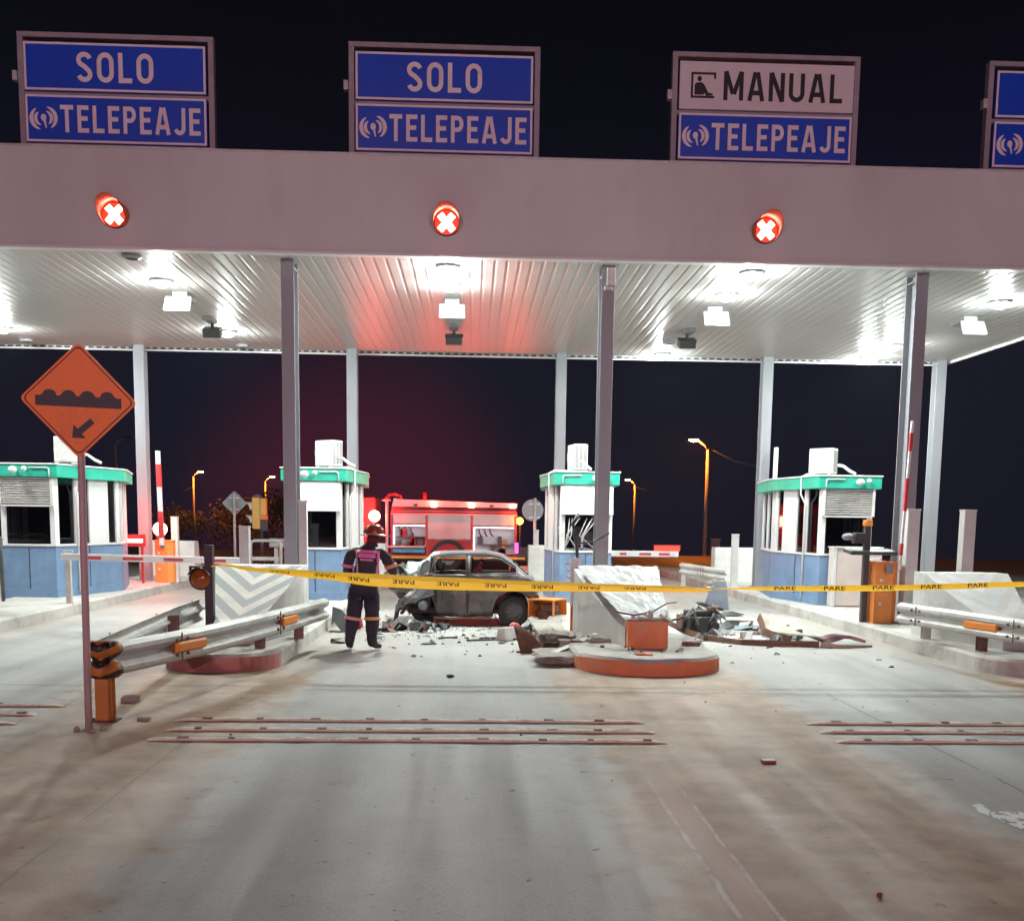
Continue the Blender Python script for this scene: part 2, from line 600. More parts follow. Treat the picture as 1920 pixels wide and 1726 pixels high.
island(IX["A"] - 0.08, 0.72, 12.8, 38.5, "concrete island with faded red nose under the long guardrail on the left", m_nose_r)
island(IX["B"] + 0.07, 0.95, 12.75, 38.5, "damaged concrete island with orange painted nose beside the wrecked car", m_nose_o, True)
island(IX["C"], 0.86, 12.8, 38.5, "concrete island on the right with the orange cabinet and beige box on it", m_kerb)

# ------------------------------------------------------------------ canopy
def canopy():
    t = thing("toll_canopy", "long white toll plaza canopy on grey steel columns with deep fascia and ribbed ceiling", "canopy")
    x0, x1 = -19.0, 12.75
    mb = MB()
    mb.b2(x0, x1, 17.54, 17.62, 6.13, 7.62)
    mb.build("fascia", m_fascia, t)
    mb = MB()
    mb.b2(x0, x1, 17.525, 17.70, 6.085, 6.128)
    mb.build("fascia_lip", m_white, t, 0.004)
    mb = MB()
    mb.b2(x0, x1, 17.53, 17.66, 7.622, 7.65)
    mb.build("fascia_cap", m_galv, t)
    # ribbed ceiling, ribs running front to back
    mb = MB()
    prof = []
    x = x0
    while x < x1 - 0.01:
        prof += [(x, 6.10), (x + 0.135, 6.10), (x + 0.15, 6.105), (x + 0.185, 6.105), (x + 0.20, 6.10)]
        x += 0.20
    vs = [(px, 17.70, pz) for px, pz in prof] + [(px, 27.50, pz) for px, pz in prof]
    n = len(prof)
    mb.add(vs, [(i, i + 1, n + i + 1, n + i) for i in range(n - 1)])
    mb.build("ceiling", m_ceil, t)
    mb = MB()
    mb.b2(x0, x1, 17.63, 27.6, 6.22, 6.45)
    mb.build("roof", m_galv, t)
    mb = MB()
    mb.b2(x0, x1, 27.56, 27.64, 6.02, 6.46)
    x = x0 + 0.1
    mb.build("rear_trim", m_white, t)
    sl = MB()
    sl.b2(x0 + 0.1, x1 - 0.1, 27.551, 27.559, 6.050, 6.070)
    while x < x1 - 0.2:
        sl.b2(x, x + 0.12, 27.540, 27.5585, 6.066, 6.098)  # black boxes stand in for the shaded gaps at the rib ends
        x += 0.2
    sl.build("rib_gap_shade", m_black, t)
    mb = MB()
    mb.b2(x1 - 0.06, x1, 17.71, 27.55, 6.04, 6.46)
    mb.build("side_trim", m_white, t)
    def col(x, y, w, d):
        mb = MB()
        tf = 0.022
        z0, z1 = 0.20, 6.12
        mb.b2(x - w / 2, x + w / 2, y - d / 2, y - d / 2 + tf, z0, z1)
        mb.b2(x - w / 2, x + w / 2, y + d / 2 - tf, y + d / 2, z0, z1)
        mb.b2(x - 0.008, x + 0.008, y - d / 2 + tf, y + d / 2 - tf, z0, z1)
        mb.b2(x - w / 2 + .01, x + w / 2 - .01, y - d / 2 + tf, y + d / 2 - tf, 5.98, 5.995)
        mb.b2(x - w / 2 - 0.06, x + w / 2 + 0.06, y - d / 2 - 0.06, y + d / 2 + 0.06, z0, z0 + 0.04)
        mb.build("column", m_steelpaint, t, 0.004)
    for k in range(-3, 3):
        X = 2.65 + PITCHX * k
        if X < 9:
            col(X, 18.06 + 0.1, 0.215, 0.42)
            if X < 7:
                col(X, 27.32, 0.26, 0.30)
    col(7.95, 27.32, 0.26, 0.30)
    col(12.45, 27.32, 0.26, 0.30)
    # junction box on the column by the middle lane
    jb = MB()
    jb.b2(2.62, 2.76, 17.88, 17.945, 5.78, 6.06)
    jb.b2(2.58, 2.72, 17.90, 17.94, 5.70, 5.76)
    jb.build("junction_box", m_galv, t, 0.006)
canopy()
# ------------------------------------------------------------------ overhead lane signs
m_signblue = M("blue sign sheeting", (0.008, 0.065, 0.60), 0.35, var=0.10, scale=1.5)
m_signwhite = M("white sign sheeting", (0.74, 0.66, 0.68), 0.4, var=0.06)
m_letter = M("white sign lettering", (0.90, 0.76, 0.76), 0.4, var=0.10, scale=2)
m_signframe = M("sign frame steel", (0.36, 0.31, 0.34), 0.5, var=0.15)
m_ink = M("black sign lettering", (0.012, 0.011, 0.014), 0.5, var=0.1)

# plain road-sign capitals drawn as strokes: glyph = (width, [polylines]) in a box one unit high
def _arc(cx, cy, rx, ry, a0, a1, n=12):
    return [(cx + rx * math.cos(math.radians(a0 + (a1 - a0) * i / n)), cy + ry * math.sin(math.radians(a0 + (a1 - a0) * i / n))) for i in range(n + 1)]
TK = 0.165
h_ = TK / 2
GLYPH = {
    "L": (0.50, [[(h_, 1), (h_, 0)], [(h_, h_), (0.50, h_)]]),
    "T": (0.58, [[(0.29, 1 - h_), (0.29, 0)], [(0.0, 1 - h_), (0.58, 1 - h_)]]),
    "E": (0.50, [[(h_, 1), (h_, 0)], [(h_, h_), (0.50, h_)], [(h_, 1 - h_), (0.50, 1 - h_)], [(h_, 0.52), (0.45, 0.52)]]),
    "P": (0.56, [[(h_, 1), (h_, 0)], [(h_, 1 - h_), (0.30, 1 - h_)] + _arc(0.30, 0.70, 0.26 - h_, 0.30 - h_, 90, -90) + [(h_, 0.40 + h_)]]),
    "O": (0.62, [_arc(0.31, 0.68, 0.31 - h_, 0.32 - h_, 0, 180) + _arc(0.31, 0.32, 0.31 - h_, 0.32 - h_, 180, 360) + [(0.62 - h_, 0.70)]]),
    "S": (0.58, [_arc(0.29, 0.735, 0.29 - h_, 0.265 - h_, 15, 225, 14) + [(0.29, 0.52)] + _arc(0.29, 0.265, 0.29 - h_, 0.265 - h_, 45, -165, 14)]),
    "J": (0.50, [[(0.50 - h_, 1), (0.50 - h_, 0.26)] + _arc(0.24, 0.26, 0.26 - h_, 0.26 - h_, 0, -165)]),
    "A": (0.66, [[(0.075, 0), (0.285, 1)], [(0.585, 0), (0.375, 1)], [(0.14, 0.28), (0.52, 0.28)]]),
    "M": (0.78, [[(h_, 0), (h_, 1)], [(0.78 - h_, 0), (0.78 - h_, 1)], [(0.09, 1), (0.37, 0.22)], [(0.69, 1), (0.41, 0.22)]]),
    "N": (0.62, [[(h_, 0), (h_, 1)], [(0.62 - h_, 0), (0.62 - h_, 1)], [(0.09, 1.0), (0.53, 0.0)]]),
    "U": (0.62, [[(h_, 1), (h_, 0.30)] + _arc(0.31, 0.30, 0.31 - h_, 0.30 - h_, 180, 360) + [(0.62 - h_, 1)]]),
}
def stroke_text(mb, s, cx, cz, w, h, y):
    gap = 0.17
    tot = sum(GLYPH[c][0] for c in s) + gap * (len(s) - 1)
    sx, sz = w / tot, h
    x = -tot / 2
    k = 0
    for c in s:
        gw, lines = GLYPH[c]
        for ln in lines:
            pts = []
            for p in ln:
                if not pts or (Vector(p) - Vector(pts[-1])).length > 1e-4:
                    pts.append(p)
            vs = []
            for i, p in enumerate(pts):
                p = Vector(p)
                a = (p - Vector(pts[i - 1])).normalized() if i else None
                b_ = (Vector(pts[i + 1]) - p).normalized() if i < len(pts) - 1 else None
                d = a if b_ is None else (b_ if a is None else (a + b_).normalized())
                q = Vector((-d.y, d.x))
                f = 1.0
                if a is not None and b_ is not None:
                    f = 1 / max(0.45, q.dot(Vector((-a.y, a.x))))
                for sg in (1, -1):
                    v = p + q * (h_ * f * sg)
                    vs.append((cx + (x + v.x) * sx, y - 0.0003 * k, cz + (v.y - 0.5) * sz))
            mb.add(vs, [(2 * i, 2 * i + 1, 2 * i + 3, 2 * i + 2) for i in range(len(pts) - 1)])
            k = (k + 1) % 5
        x += gw + gap

def put_text(parent, s, cx, cz, w, h, mat, y=-0.034, name="lettering", extra=None):
    mb = MB()
    stroke_text(mb, s, cx, cz, w, h, y)
    if extra:
        extra(mb)
    return mb.build(name, mat, parent, fix=False)

def arc(mb, cx, cz, r0, r1, a0, a1, y, n=14, sx=1.0):
    vs = []
    for i in range(n + 1):
        a = a0 + (a1 - a0) * i / n
        # tapered ends
        t = math.sin(math.pi * i / n) ** 0.6
        rm, hw = (r0 + r1) / 2, (r1 - r0) / 2 * t
        vs += [(cx + (rm - hw) * math.cos(a) * sx, y, cz + (rm - hw) * math.sin(a)), (cx + (rm + hw) * math.cos(a) * sx, y, cz + (rm + hw) * math.sin(a))]
    mb.add(vs, [(2 * i, 2 * i + 1, 2 * i + 3, 2 * i + 2) for i in range(n)])

def wave_symbol(cx, cz, y):
    def f(mb):
        R = math.radians
        for a, b_ in ((0.080, 0.132), (0.142, 0.205)):
            arc(mb, cx + 0.02, cz, a, b_, R(-60), R(80), y)
            arc(mb, cx - 0.02, cz, a, b_, R(120), R(260), y)
        vs = [(cx + 0.045 * math.cos(2 * math.pi * i / 16), y, cz + 0.01 + 0.055 * math.sin(2 * math.pi * i / 16)) for i in range(16)]
        mb.add(vs, [list(range(16))])
        mb.add([(cx - 0.018, y - 0.001, cz), (cx + 0.03, y - 0.001, cz), (cx + 0.05, y - 0.001, cz - 0.15), (cx + 0.03, y - 0.001, cz - 0.15)], [(0, 1, 2, 3)])
    return f

def frame_bars(mb, x0, x1, z0, z1, w, y0, y1):
    mb.b2(x0, x1, y0, y1, z1 - w, z1)
    mb.b2(x0, x1, y0, y1, z0, z0 + w)
    mb.b2(x0, x0 + w, y0, y1, z0 + w, z1 - w)
    mb.b2(x1 - w, x1, y0, y1, z0 + w, z1 - w)

def lane_sign(cx, label, manual=False):
    t = thing("lane_sign", label, "sign", (cx, 18.1, 7.62), 0, "lane signs standing along the canopy edge")
    hw = 1.445
    mb = MB()
    mb.b2(-1.56, -1.47, 0.02, 0.16, -1.15, 1.86)
    mb.b2(1.47, 1.56, 0.02, 0.16, -1.15, 1.86)
    mb.b2(-1.56, 1.56, 0.02, 0.16, 1.861, 1.94)
    mb.b2(-1.469, 1.469, 0.03, 0.09, 0.955, 1.03)
    mb.b2(-1.469, 1.469, 0.03, 0.09, 0.16, 0.24)
    mb.build("support_frame", m_signframe, t, 0.006)
    lb = MB()
    lb.b2(-1.64, -1.565, -0.02, 0.10, 1.18, 1.33)
    lb.build("junction_box", m_galv, t, 0.008)
    for (z0, z1, top) in ((1.03, 1.77, True), (0.24, 0.97, False)):
        wh = top and manual
        pm = MB()
        pm.b2(-hw, hw, -0.03, 0.018, z0, z1)
        p = pm.build("sign_panel", m_signwhite if wh else m_signblue, t)
        if not wh:
            bm_ = MB()
            frame_bars(bm_, -hw + 0.005, hw - 0.005, z0 + 0.005, z1 - 0.005, 0.034, -0.036, -0.031)
            bm_.build("border", m_letter, p)
        cz = (z0 + z1) / 2
        if top and not manual:
            put_text(p, "SOLO", 0.0, cz, 1.22, 0.46, m_letter)
        elif top:
            def pict(mb, y=-0.034):
                X0, Z = -1.06, cz
                s = 0.036
                mb.b2(X0 - 0.20, X0 - 0.20 + s, y - 0.001, y, Z - 0.20, Z + 0.20)
                mb.b2(X0 - 0.20 + s, X0 + 0.21, y - 0.001, y, Z + 0.20 - s, Z + 0.20)
                mb.b2(X0 - 0.20 + s, X0 + 0.19, y - 0.001, y, Z - 0.20, Z - 0.20 + s)
                mb.b2(X0 + 0.175, X0 + 0.21, y - 0.001, y, Z + 0.10, Z + 0.20 - s)
                mb.add([(X0 - 0.06 + 0.038 * math.cos(i * math.pi / 8), y, Z + 0.10 + 0.043 * math.sin(i * math.pi / 8)) for i in range(16)], [list(range(16))])
                pl = [(-0.14, -0.15), (-0.14, 0.01), (-0.11, 0.04), (-0.02, 0.045), (0.02, 0.01), (0.09, -0.115), (0.16, -0.125), (0.165, -0.155), (0.06, -0.165), (0.02, -0.12), (0.01, -0.15)]
                mb.add([(X0 + a, y, Z + b_) for a, b_ in pl], [list(range(len(pl)))])
            put_text(p, "MANUAL", 0.27, cz, 1.98, 0.45, m_ink, extra=pict)
        else:
            put_text(p, "TELEPEAJE", 0.225, cz, 2.24, 0.42, m_letter, extra=wave_symbol(-1.16, cz, -0.034))
    return t
lane_sign(-5.38, "blue sign reading SOLO TELEPEAJE on the canopy, left one above the orange diamond sign")
lane_sign(-0.09, "blue sign reading SOLO TELEPEAJE in the middle, above the wrecked car's lane")
lane_sign(5.21, "white over blue sign reading MANUAL TELEPEAJE with a booth symbol", True)
lane_sign(10.50, "blue lane sign cut off by the right edge of the photo")

# ------------------------------------------------------------------ red X lane signals
m_xglow = EM("signal cross glow", (1.0, 0.50, 0.40), 26.0)
m_redlens = EM("signal red lens", (1.0, 0.035, 0.012), 1.5)
m_hood = M("signal hood red plastic", (0.75, 0.09, 0.03), 0.35, var=0.1)
def signal(x, label):
    t = thing("lane_signal", label, "traffic signal", (x, 17.54, 6.60), 0, "red cross signals on the canopy fascia")
    mb = MB()
    mb.lathe([(0.0001, -0.06), (0.20, -0.06), (0.20, -0.001), (0.0001, -0.001)], n=28, axis="y", smooth=False)
    mb.build("housing", m_dark, t)
    mb = MB()
    mb.lathe([(0.0001, -0.064), (0.185, -0.064), (0.185, -0.0605)], n=28, axis="y", smooth=False)
    mb.build("lens", m_redlens, t)
    mb = MB()
    for s in (1, -1):
        mb.bar((-0.105, -0.071, -0.118 * s), (0.105, -0.071, 0.118 * s), 0.098, 0.010, upv=(0, 1, 0))
    mb.build("cross", m_xglow, t, 0.0)
    hb = MB()
    n = 22
    vs, fs = [], []
    for i in range(n + 1):
        a = math.radians(-50) + math.radians(280) * i / n
        dpt = 0.16 + 0.34 * max(0, 0.25 + 0.75 * math.sin(a)) ** 0.8
        for r in (0.212, 0.203):
            vs += [(r * math.cos(a), -0.002, r * math.sin(a)), (r * math.cos(a), -dpt, r * math.sin(a))]
    for i in range(n):
        o, q = 4 * i, 4 * i + 4
        fs += [(o, q, q + 1, o + 1), (o + 2, o + 3, q + 3, q + 2), (o + 1, q + 1, q + 3, o + 3)]
    hb.add(vs, fs, 0, True)
    hb.build("hood", m_hood, t)
signal(-5.27, "red cross lane signal on the fascia left, under the first SOLO sign")
signal(-0.03, "red cross lane signal on the fascia over the middle lane")
signal(5.13, "red cross lane signal on the fascia under the MANUAL sign")

# ------------------------------------------------------------------ ceiling luminaires
m_lamp = EM("ceiling lamp glow", (0.90, 1.0, 0.965), LAMP_E)
m_lampbody = M("lamp rim", (0.55, 0.55, 0.55), 0.4)
def ceiling_light():
    t = thing("ceiling_light", "x", "lamp", (0, 0, 6.10), 0, "round lamps under the canopy ceiling")
    mb = MB()
    mb.lathe([(0.21, 0.02), (0.21, -0.03), (0.165, -0.055), (0.15, -0.02)], n=28)
    mb.build("rim", m_lampbody, t)
    mb = MB()
    mb.lathe([(0.155, -0.045), (0.14, -0.085), (0.09, -0.118), (0.04, -0.130), (0.0001, -0.132)], n=24)
    mb.build("diffuser", m_lamp, t)
    return t
lights = [(-5.21, 19.75, "bright ceiling lamp in the front row over the left lane"), (-0.03, 19.55, "bright ceiling lamp over the middle lane behind the other one"),
          (-0.02, 18.20, "bright ceiling lamp close behind the fascia over the middle lane"), (5.10, 18.14, "bright ceiling lamp close behind the fascia under the MANUAL sign"),
          (5.09, 19.89, "bright ceiling lamp above the panel antenna on the right"), (10.32, 20.02, "bright ceiling lamp at the far right above the last panel antenna"),
          (-5.24, 24.93, "ceiling lamp in the rear row beside the left camera"), (5.17, 26.94, "ceiling lamp at the rear edge beside the right camera"),
          (10.38, 26.81, "rearmost ceiling lamp near the right rear column"), (10.30, 25.01, "ceiling lamp just in front of the rearmost one at the right"),
          (-10.35, 25.03, "ceiling lamp cut off by the left edge of the photo"), (-10.5, 19.8, "ceiling lamp of the front row outside the left edge")]
l0 = ceiling_light()
for i, (x, y, lab) in enumerate(lights):
    o = l0 if i == 0 else dup(l0)
    o.location = (x, y, 6.10)
    o["label"] = lab

# ------------------------------------------------------------------ panel antennas and cameras under the ceiling
def antenna():
    t = thing("panel_antenna", "x", "antenna", (0, 0, 6.10), 0, "grey panel antennas hanging over the lanes")
    mb = MB()
    mb.b2(-0.14, 0.14, -0.05, 0.60, -0.10, 0.0)
    mb.build("mounting_box", m_grey, t, 0.01)
    mb = MB()
    mb.bar((0, 0.10, -0.10), (0, -0.10, -0.19), 0.05, 0.05)
    mb.bar((0, -0.10, -0.19), (0, -0.20, -0.15), 0.05, 0.05)
    mb.build("bracket", m_white, t)
    mb = MB()
    R = Matrix.Rotation(math.radians(-32), 3, "X")
    mb.box((0, -0.20, -0.26), (0.50, 0.05, 0.34), 0, R)
    mb.build("panel", M("grey-green antenna panel", (0.25, 0.275, 0.255), 0.6, var=0.06), t, 0.02)
    return t
a0 = antenna()
for i, (x, y, lab) in enumerate([(-5.15, 20.75, "white panel antenna hanging over the left lane"), (0.0, 20.9, "white panel antenna hanging over the middle lane"),
                                 (5.15, 21.1, "white panel antenna hanging over the MANUAL lane"), (10.45, 21.5, "white panel antenna hanging at the far right of the ceiling")]):
    o = a0 if i == 0 else dup(a0)
    o.location = (x, y, 6.10)
    o["label"] = lab
def cctv():
    t = thing("lane_camera", "x", "camera", (0, 0, 6.10), 0, "dark lane cameras under the rear of the ceiling")
    mb = MB()
    mb.b2(-0.10, 0.10, -0.45, 0.05, -0.07, 0.0)
    mb.build("mounting_plate", m_grey, t, 0.01)
    mb = MB()
    mb.cyl((0, 0, -0.06), (0, 0.02, -0.18), 0.035)
    mb.ball((0, 0.02, -0.16), 0.05)
    mb.build("arm", m_dark, t)
    mb = MB()
    R = Matrix.Rotation(math.radians(20), 3, "X")
    mb.box((0, 0.05, -0.26), (0.36, 0.34, 0.16), 0, R)
    mb.box((0, 0.02, -0.175), (0.40, 0.40, 0.012), 0, R)
    mb.build("camera_body", m_dark, t, 0.012)
    return t
c0 = cctv()
for i, (x, y, rz, lab) in enumerate([(-5.25, 23.6, 0.0, "dark camera on a bracket under the ceiling, left lane"), (-0.02, 23.9, 0.0, "dark camera on a bracket under the ceiling, middle lane"),
                                     (5.16, 23.8, 0.0, "dark camera on a bracket under the ceiling, MANUAL lane")]):
    o = c0 if i == 0 else dup(c0)
    o.location = (x, y, 6.10)
    o["label"] = lab
# small ceiling speakers
def spk():
    t = thing("ceiling_speaker", "x", "speaker", (0, 0, 6.10), 0, "small dark ceiling fittings near the rear edge")
    mb = MB()
    mb.lathe([(0.16, 0.0), (0.16, -0.04), (0.10, -0.06)], n=18)
    mb.build("rim", m_grey, t)
    mb = MB()
    mb.lathe([(0.105, -0.05), (0.06, -0.04), (0.0001, -0.035)], n=18)
    mb.build("grille", m_dark, t)
    return t
s0 = spk()
for i, (x, y, lab) in enumerate([(-10.5, 26.7, "small dark ring fitting on the ceiling above the diamond sign's left"), (-5.3, 26.9, "small dark ring fitting on the ceiling at the rear edge, left lane"),
                                 (5.0, 25.2, "small dark ring fitting beside the right camera"), (-5.17, 17.95, "small dark ring fitting just behind the fascia, left lane")]):
    o = s0 if i == 0 else dup(s0)
    o.location = (x, y, 6.10)
    o["label"] = lab
# ------------------------------------------------------------------ toll booths
m_boothwhite = M("white booth panel", (0.70, 0.69, 0.68), 0.5, var=0.06, scale=1.4, dirt=(0.38, 0.33, 0.30), dirt_amt=0.4, thresh=0.56)
m_louvre = M("white louvre", (0.66, 0.65, 0.63), 0.5, var=0.06)
m_interior = M("booth interior", (0.10, 0.07, 0.09), 0.8, var=0.4, scale=4)

def booth(cx, side, label, louvre, acx, mw, broken=False):
    """side: +1 when the face turned to the photographer is the right one, -1 the left one"""
    t = thing("toll_booth", label, "toll booth", (cx, 21.45, 0.215), 0, "toll booths standing on the islands")
    fw_, L = 0.53, 4.4
    def outline(k, dy0=0.0):
        return [(-fw_ - k, -k), (fw_ + k, -k), (mw + k, 2.1), (mw + k, L - 2.1), (fw_ + k, L + k), (-fw_ - k, L + k), (-mw - k, L - 2.1), (-mw - k, 2.1)]
    mb = MB()
    mb.prism(outline(0.0), 0, 1.03, "z")
    base = mb.build("base_wall", m_blue, t, 0.012)
    sm = MB()
    for sx in (-1, 1):
        for f in (0.5,):
            px, py = sx * (fw_ + (mw - fw_) * f), 2.1 * f
            sm.bar((px + sx * 0.004, py, 0.01), (px + sx * 0.004, py, 1.0), 0.014, 0.014)
    sm.b2(-0.008, 0.008, -0.007, -0.001, 0.02, 1.0)
    sm.build("panel_seam", m_dark, base)
    # plinth line
    pl = MB()
    o0 = outline(0.012)
    pl.prism(o0, -0.02, 0.17, "z")
    pl.build("plinth", m_blue, t, 0.006)
    # sill
    si = MB()
    si.prism(outline(0.02), 1.03, 1.07, "z")
    si.build("sill", m_boothwhite, t, 0.005)
    # posts / wall pieces between glass
    ztop = 2.40
    def seg(p, q, f0, f1, z0=1.07, z1=ztop, th=0.05):
        p, q = Vector((p[0], p[1], 0)), Vector((q[0], q[1], 0))
        a, b_ = p.lerp(q, f0), p.lerp(q, f1)
        d = (q - p).normalized()
        nrm = Vector((d.y, -d.x, 0))
        i0, i1 = a - nrm * th, b_ - nrm * th
        vs = [(a.x, a.y, z0), (b_.x, b_.y, z0), (i1.x, i1.y, z0), (i0.x, i0.y, z0), (a.x, a.y, z1), (b_.x, b_.y, z1), (i1.x, i1.y, z1), (i0.x, i0.y, z1)]
        return vs, [(0, 1, 5, 4), (1, 2, 6, 5), (2, 3, 7, 6), (3, 0, 4, 7), (4, 5, 6, 7), (3, 2, 1, 0)]
    O = outline(0)
    S = []
    for k in range(8):
        p, q = O[k], O[(k + 1) % 8]
        if k == 0:
            S += [(p, q, 0.0, 0.09), (p, q, 0.91, 1.0)]
        elif k in (1, 7):
            pp, qq = (p, q) if k == 1 else (q, p)
            for (u0, u1) in ((0.0, 0.06), (0.30, 0.36), (0.52, 0.82), (0.95, 1.0)):
                S.append((p, q, u0, u1) if k == 1 else (p, q, 1 - u1, 1 - u0))
        elif k == 4:
            S.append((p, q, 0, 1))
        else:
            S += [(p, q, 0.0, 0.08), (p, q, 0.46, 0.54), (p, q, 0.92, 1.0)]
    for a in S + [(O[0], O[1], 0.0902, 0.9098, 1.85, ztop, 0.03)]:
        wl_ = MB()
        v_, f_ = seg(*a)
        wl_.add(v_, f_)
        wl_.build("wall_panel", m_boothwhite, t)
    # glass: one pane per opening
    gl = [(O[0], O[1], 0.10, 0.90, 1.08, 1.84)]
    for k in (1, 7):
        for (u0, u1) in ((0.065, 0.295), (0.365, 0.515), (0.825, 0.945)):
            gl.append((O[k], O[(k + 1) % 8], *((u0, u1) if k == 1 else (1 - u1, 1 - u0)), 1.08, ztop - 0.02))
    for k in (2, 3, 5, 6):
        for (u0, u1) in ((0.09, 0.45), (0.55, 0.91)):
            gl.append((O[k], O[(k + 1) % 8], u0, u1, 1.08, ztop - 0.02))
    for gi, (p, q, u0, u1, z0, z1) in enumerate(gl):
        if broken and gi == 0:
            continue
        p, q = Vector((p[0], p[1], 0)), Vector((q[0], q[1], 0))
        a, b_ = p.lerp(q, u0), p.lerp(q, u1)
        d = (q - p).normalized()
        off = Vector((-d.y, d.x, 0)) * 0.03
        a, b_ = a + off, b_ + off
        gm = MB()
        o2 = off * 0.3
        gm.add([(a.x, a.y, z0), (b_.x, b_.y, z0), (b_.x, b_.y, z1), (a.x, a.y, z1), (a.x + o2.x, a.y + o2.y, z0), (b_.x + o2.x, b_.y + o2.y, z0), (b_.x + o2.x, b_.y + o2.y, z1), (a.x + o2.x, a.y + o2.y, z1)],
               [(0, 1, 2, 3), (4, 7, 6, 5), (0, 4, 5, 1), (1, 5, 6, 2), (2, 6, 7, 3), (3, 7, 4, 0)])
        gm.build("window", m_boothglass, t)
    # something inside: chair back, desk, curtain
    im = MB()
    im.b2(-0.45, 0.45, 0.5, 1.0, 0.02 + 1.04, 1.10)
    im.build("desk", m_interior, t)
    im = MB()
    im.b2(-0.18, 0.20, 0.62, 0.66, 1.16, 1.44)
    im.b2(-0.02, 0.04, 0.64, 0.70, 1.10, 1.16)
    im.build("monitor", m_dark, t)
    im = MB()
    im.b2(-0.30, 0.12, 1.55, 1.65, 1.05, 1.62)
    im.build("chair_back", m_dark, t, 0.04)
    im = MB()
    im.prism(outline(-0.08), 2.30, 2.38, "z")
    im.b2(-0.45, 0.45, 3.1, 3.15, 1.07, 2.3)
    im.build("lining", m_interior, t)
    # front: louvre or white awning box
    if louvre:
        lm = MB()
        n = 11
        for i in range(n):
            z = 1.86 + 0.53 * (i + 0.5) / n
            R = Matrix.Rotation(math.radians(-38), 3, "X")
            lm.box((0, -0.055, z), (0.98, 0.052, 0.006), 0, R)
        lm.b2(-0.54, -0.49, -0.09, -0.02, 1.84, 2.395)
        lm.b2(0.49, 0.54, -0.09, -0.02, 1.84, 2.395)
        lm.b2(-0.489, 0.489, -0.085, -0.02, 1.82, 1.85)
        lm.build("louvre", m_louvre, t)
        lb_ = MB()
        lb_.b2(-0.489, 0.489, -0.020, -0.012, 1.86, 2.39)  # dark sheet stands in for the shade between the slats
        lb_.build("louvre_gap_shade", m_dark, t)
    else:
        lm = MB()
        lm.prism([(-0.02, 1.80), (-0.16, 1.80), (-0.09, 2.395), (-0.02, 2.395)], -0.53, 0.53, "x")
        lm.build("awning_box", m_white, t, 0.01)
    # roof band
    rf = MB()
    rf.prism(outline(0.12), 2.40, 2.64, "z")
    rf.prism(outline(0.14), 2.642, 2.672, "z", 1)
    rf.build("roof_band", [m_green, m_boothwhite], t, 0.01)
    # conduit and lamp/camera on the band
    cm = MB()
    cm.tube([(0.50 * side, -0.135, 2.40), (0.50 * side, -0.135, 2.56), (0.46 * side, -0.135, 2.585), (0.12 * side, -0.14, 2.585)], 0.014)
    f6 = fw_ + (mw - fw_) * 0.3
    cm.tube([(side * (f6 - 0.3), 0.5, 2.70), (side * (f6 + 0.05), 0.58, 2.71), (side * (f6 + 0.15), 0.62, 2.66), (side * (f6 + 0.15), 0.62, 2.3), (side * (f6 + 0.045), 0.63, 2.1), (side * (f6 + 0.045), 0.63, 0.1)], 0.020)
    cm.build("conduit", m_white2, t)
    hm = MB()
    bx = -0.16 * side
    hm.ball((bx, -0.24, 2.53), 0.085, sz=0.8)
    hm.cyl((bx, -0.12, 2.55), (bx, -0.22, 2.54), 0.03)
    hm.ball((bx + 0.2, -0.19, 2.56), 0.05)
    hm.cyl((bx + 0.2, -0.12, 2.56), (bx + 0.2, -0.17, 2.56), 0.02)
    hm.build("dome_camera", m_white2, t)
    # air conditioner on the roof
    ac = thing("air_conditioner", f"white air conditioner box on the roof of {acx[3]}", "air conditioner", (cx + acx[0], 21.45 + 0.55, 2.888), acx[1], "air conditioners on the booth roofs")
    am = MB()
    am.b2(-0.26, 0.26, -0.15, 0.15, 0.05, 0.57)
    am.build("casing", m_white2, ac, 0.025)
    fm = MB()
    for k in (-0.19, 0.19):
        fm = MB()
        fm.b2(k - 0.03, k + 0.03, -0.17, 0.17, 0.0, 0.05)
        fm.build("foot", m_galv, ac)
    gm = MB()
    # condenser fins on one narrow end, fan grille on the wide face
    for i in range(11):
        z = 0.10 + 0.039 * i
        for yy in (-0.09, 0.0, 0.09):
            gm.b2(0.259, 0.264, yy - 0.035, yy + 0.035, z, z + 0.019)
    gm.build("vent", m_dark, ac)
    f2 = MB()
    f2.lathe([(0.20, -0.155), (0.21, -0.162), (0.22, -0.155)], (-0.03, 0, 0.31), axis="y", n=28)
    for r in (0.06, 0.11, 0.16):
        f2.lathe([(r, -0.152), (r + 0.008, -0.158), (r + 0.016, -0.152)], (-0.03, 0, 0.31), axis="y", n=24)
    f2.build("fan_grille", m_louvre, ac)
    pm = MB()
    s2 = -1 if acx[0] * side > 0.3 else 1
    pm.tube([(0.31, 0.0, 0.22), (0.42, 0.0, 0.2), (0.55, 0.05, 0.10), (0.66, 0.1, 0.04)], 0.03)
    pm.build("pipe", m_white2, ac)
    return t
booth(-8.46, 1, "blue and white louvred booth with green roof band, behind the orange diamond sign", True, (0.66, math.radians(-15), 0, "the leftmost booth, half behind the diamond sign"), 1.11)
booth(-2.76, 1, "blue and white booth with green roof band, left of the fire engine", False, (0.22, math.radians(-40), 0, "the booth left of the fire engine"), 0.73)
booth(2.745, -1, "damaged booth with broken window behind the column, right of the wrecked car", False, (-0.15, math.radians(-80), 0, "the damaged booth behind the column"), 0.69, broken=True)
booth(8.12, -1, "blue and white louvred booth with green roof band, behind the beige metal box", True, (-0.36, math.radians(-38), 0, "the right louvred booth, slotted side showing"), 0.88)

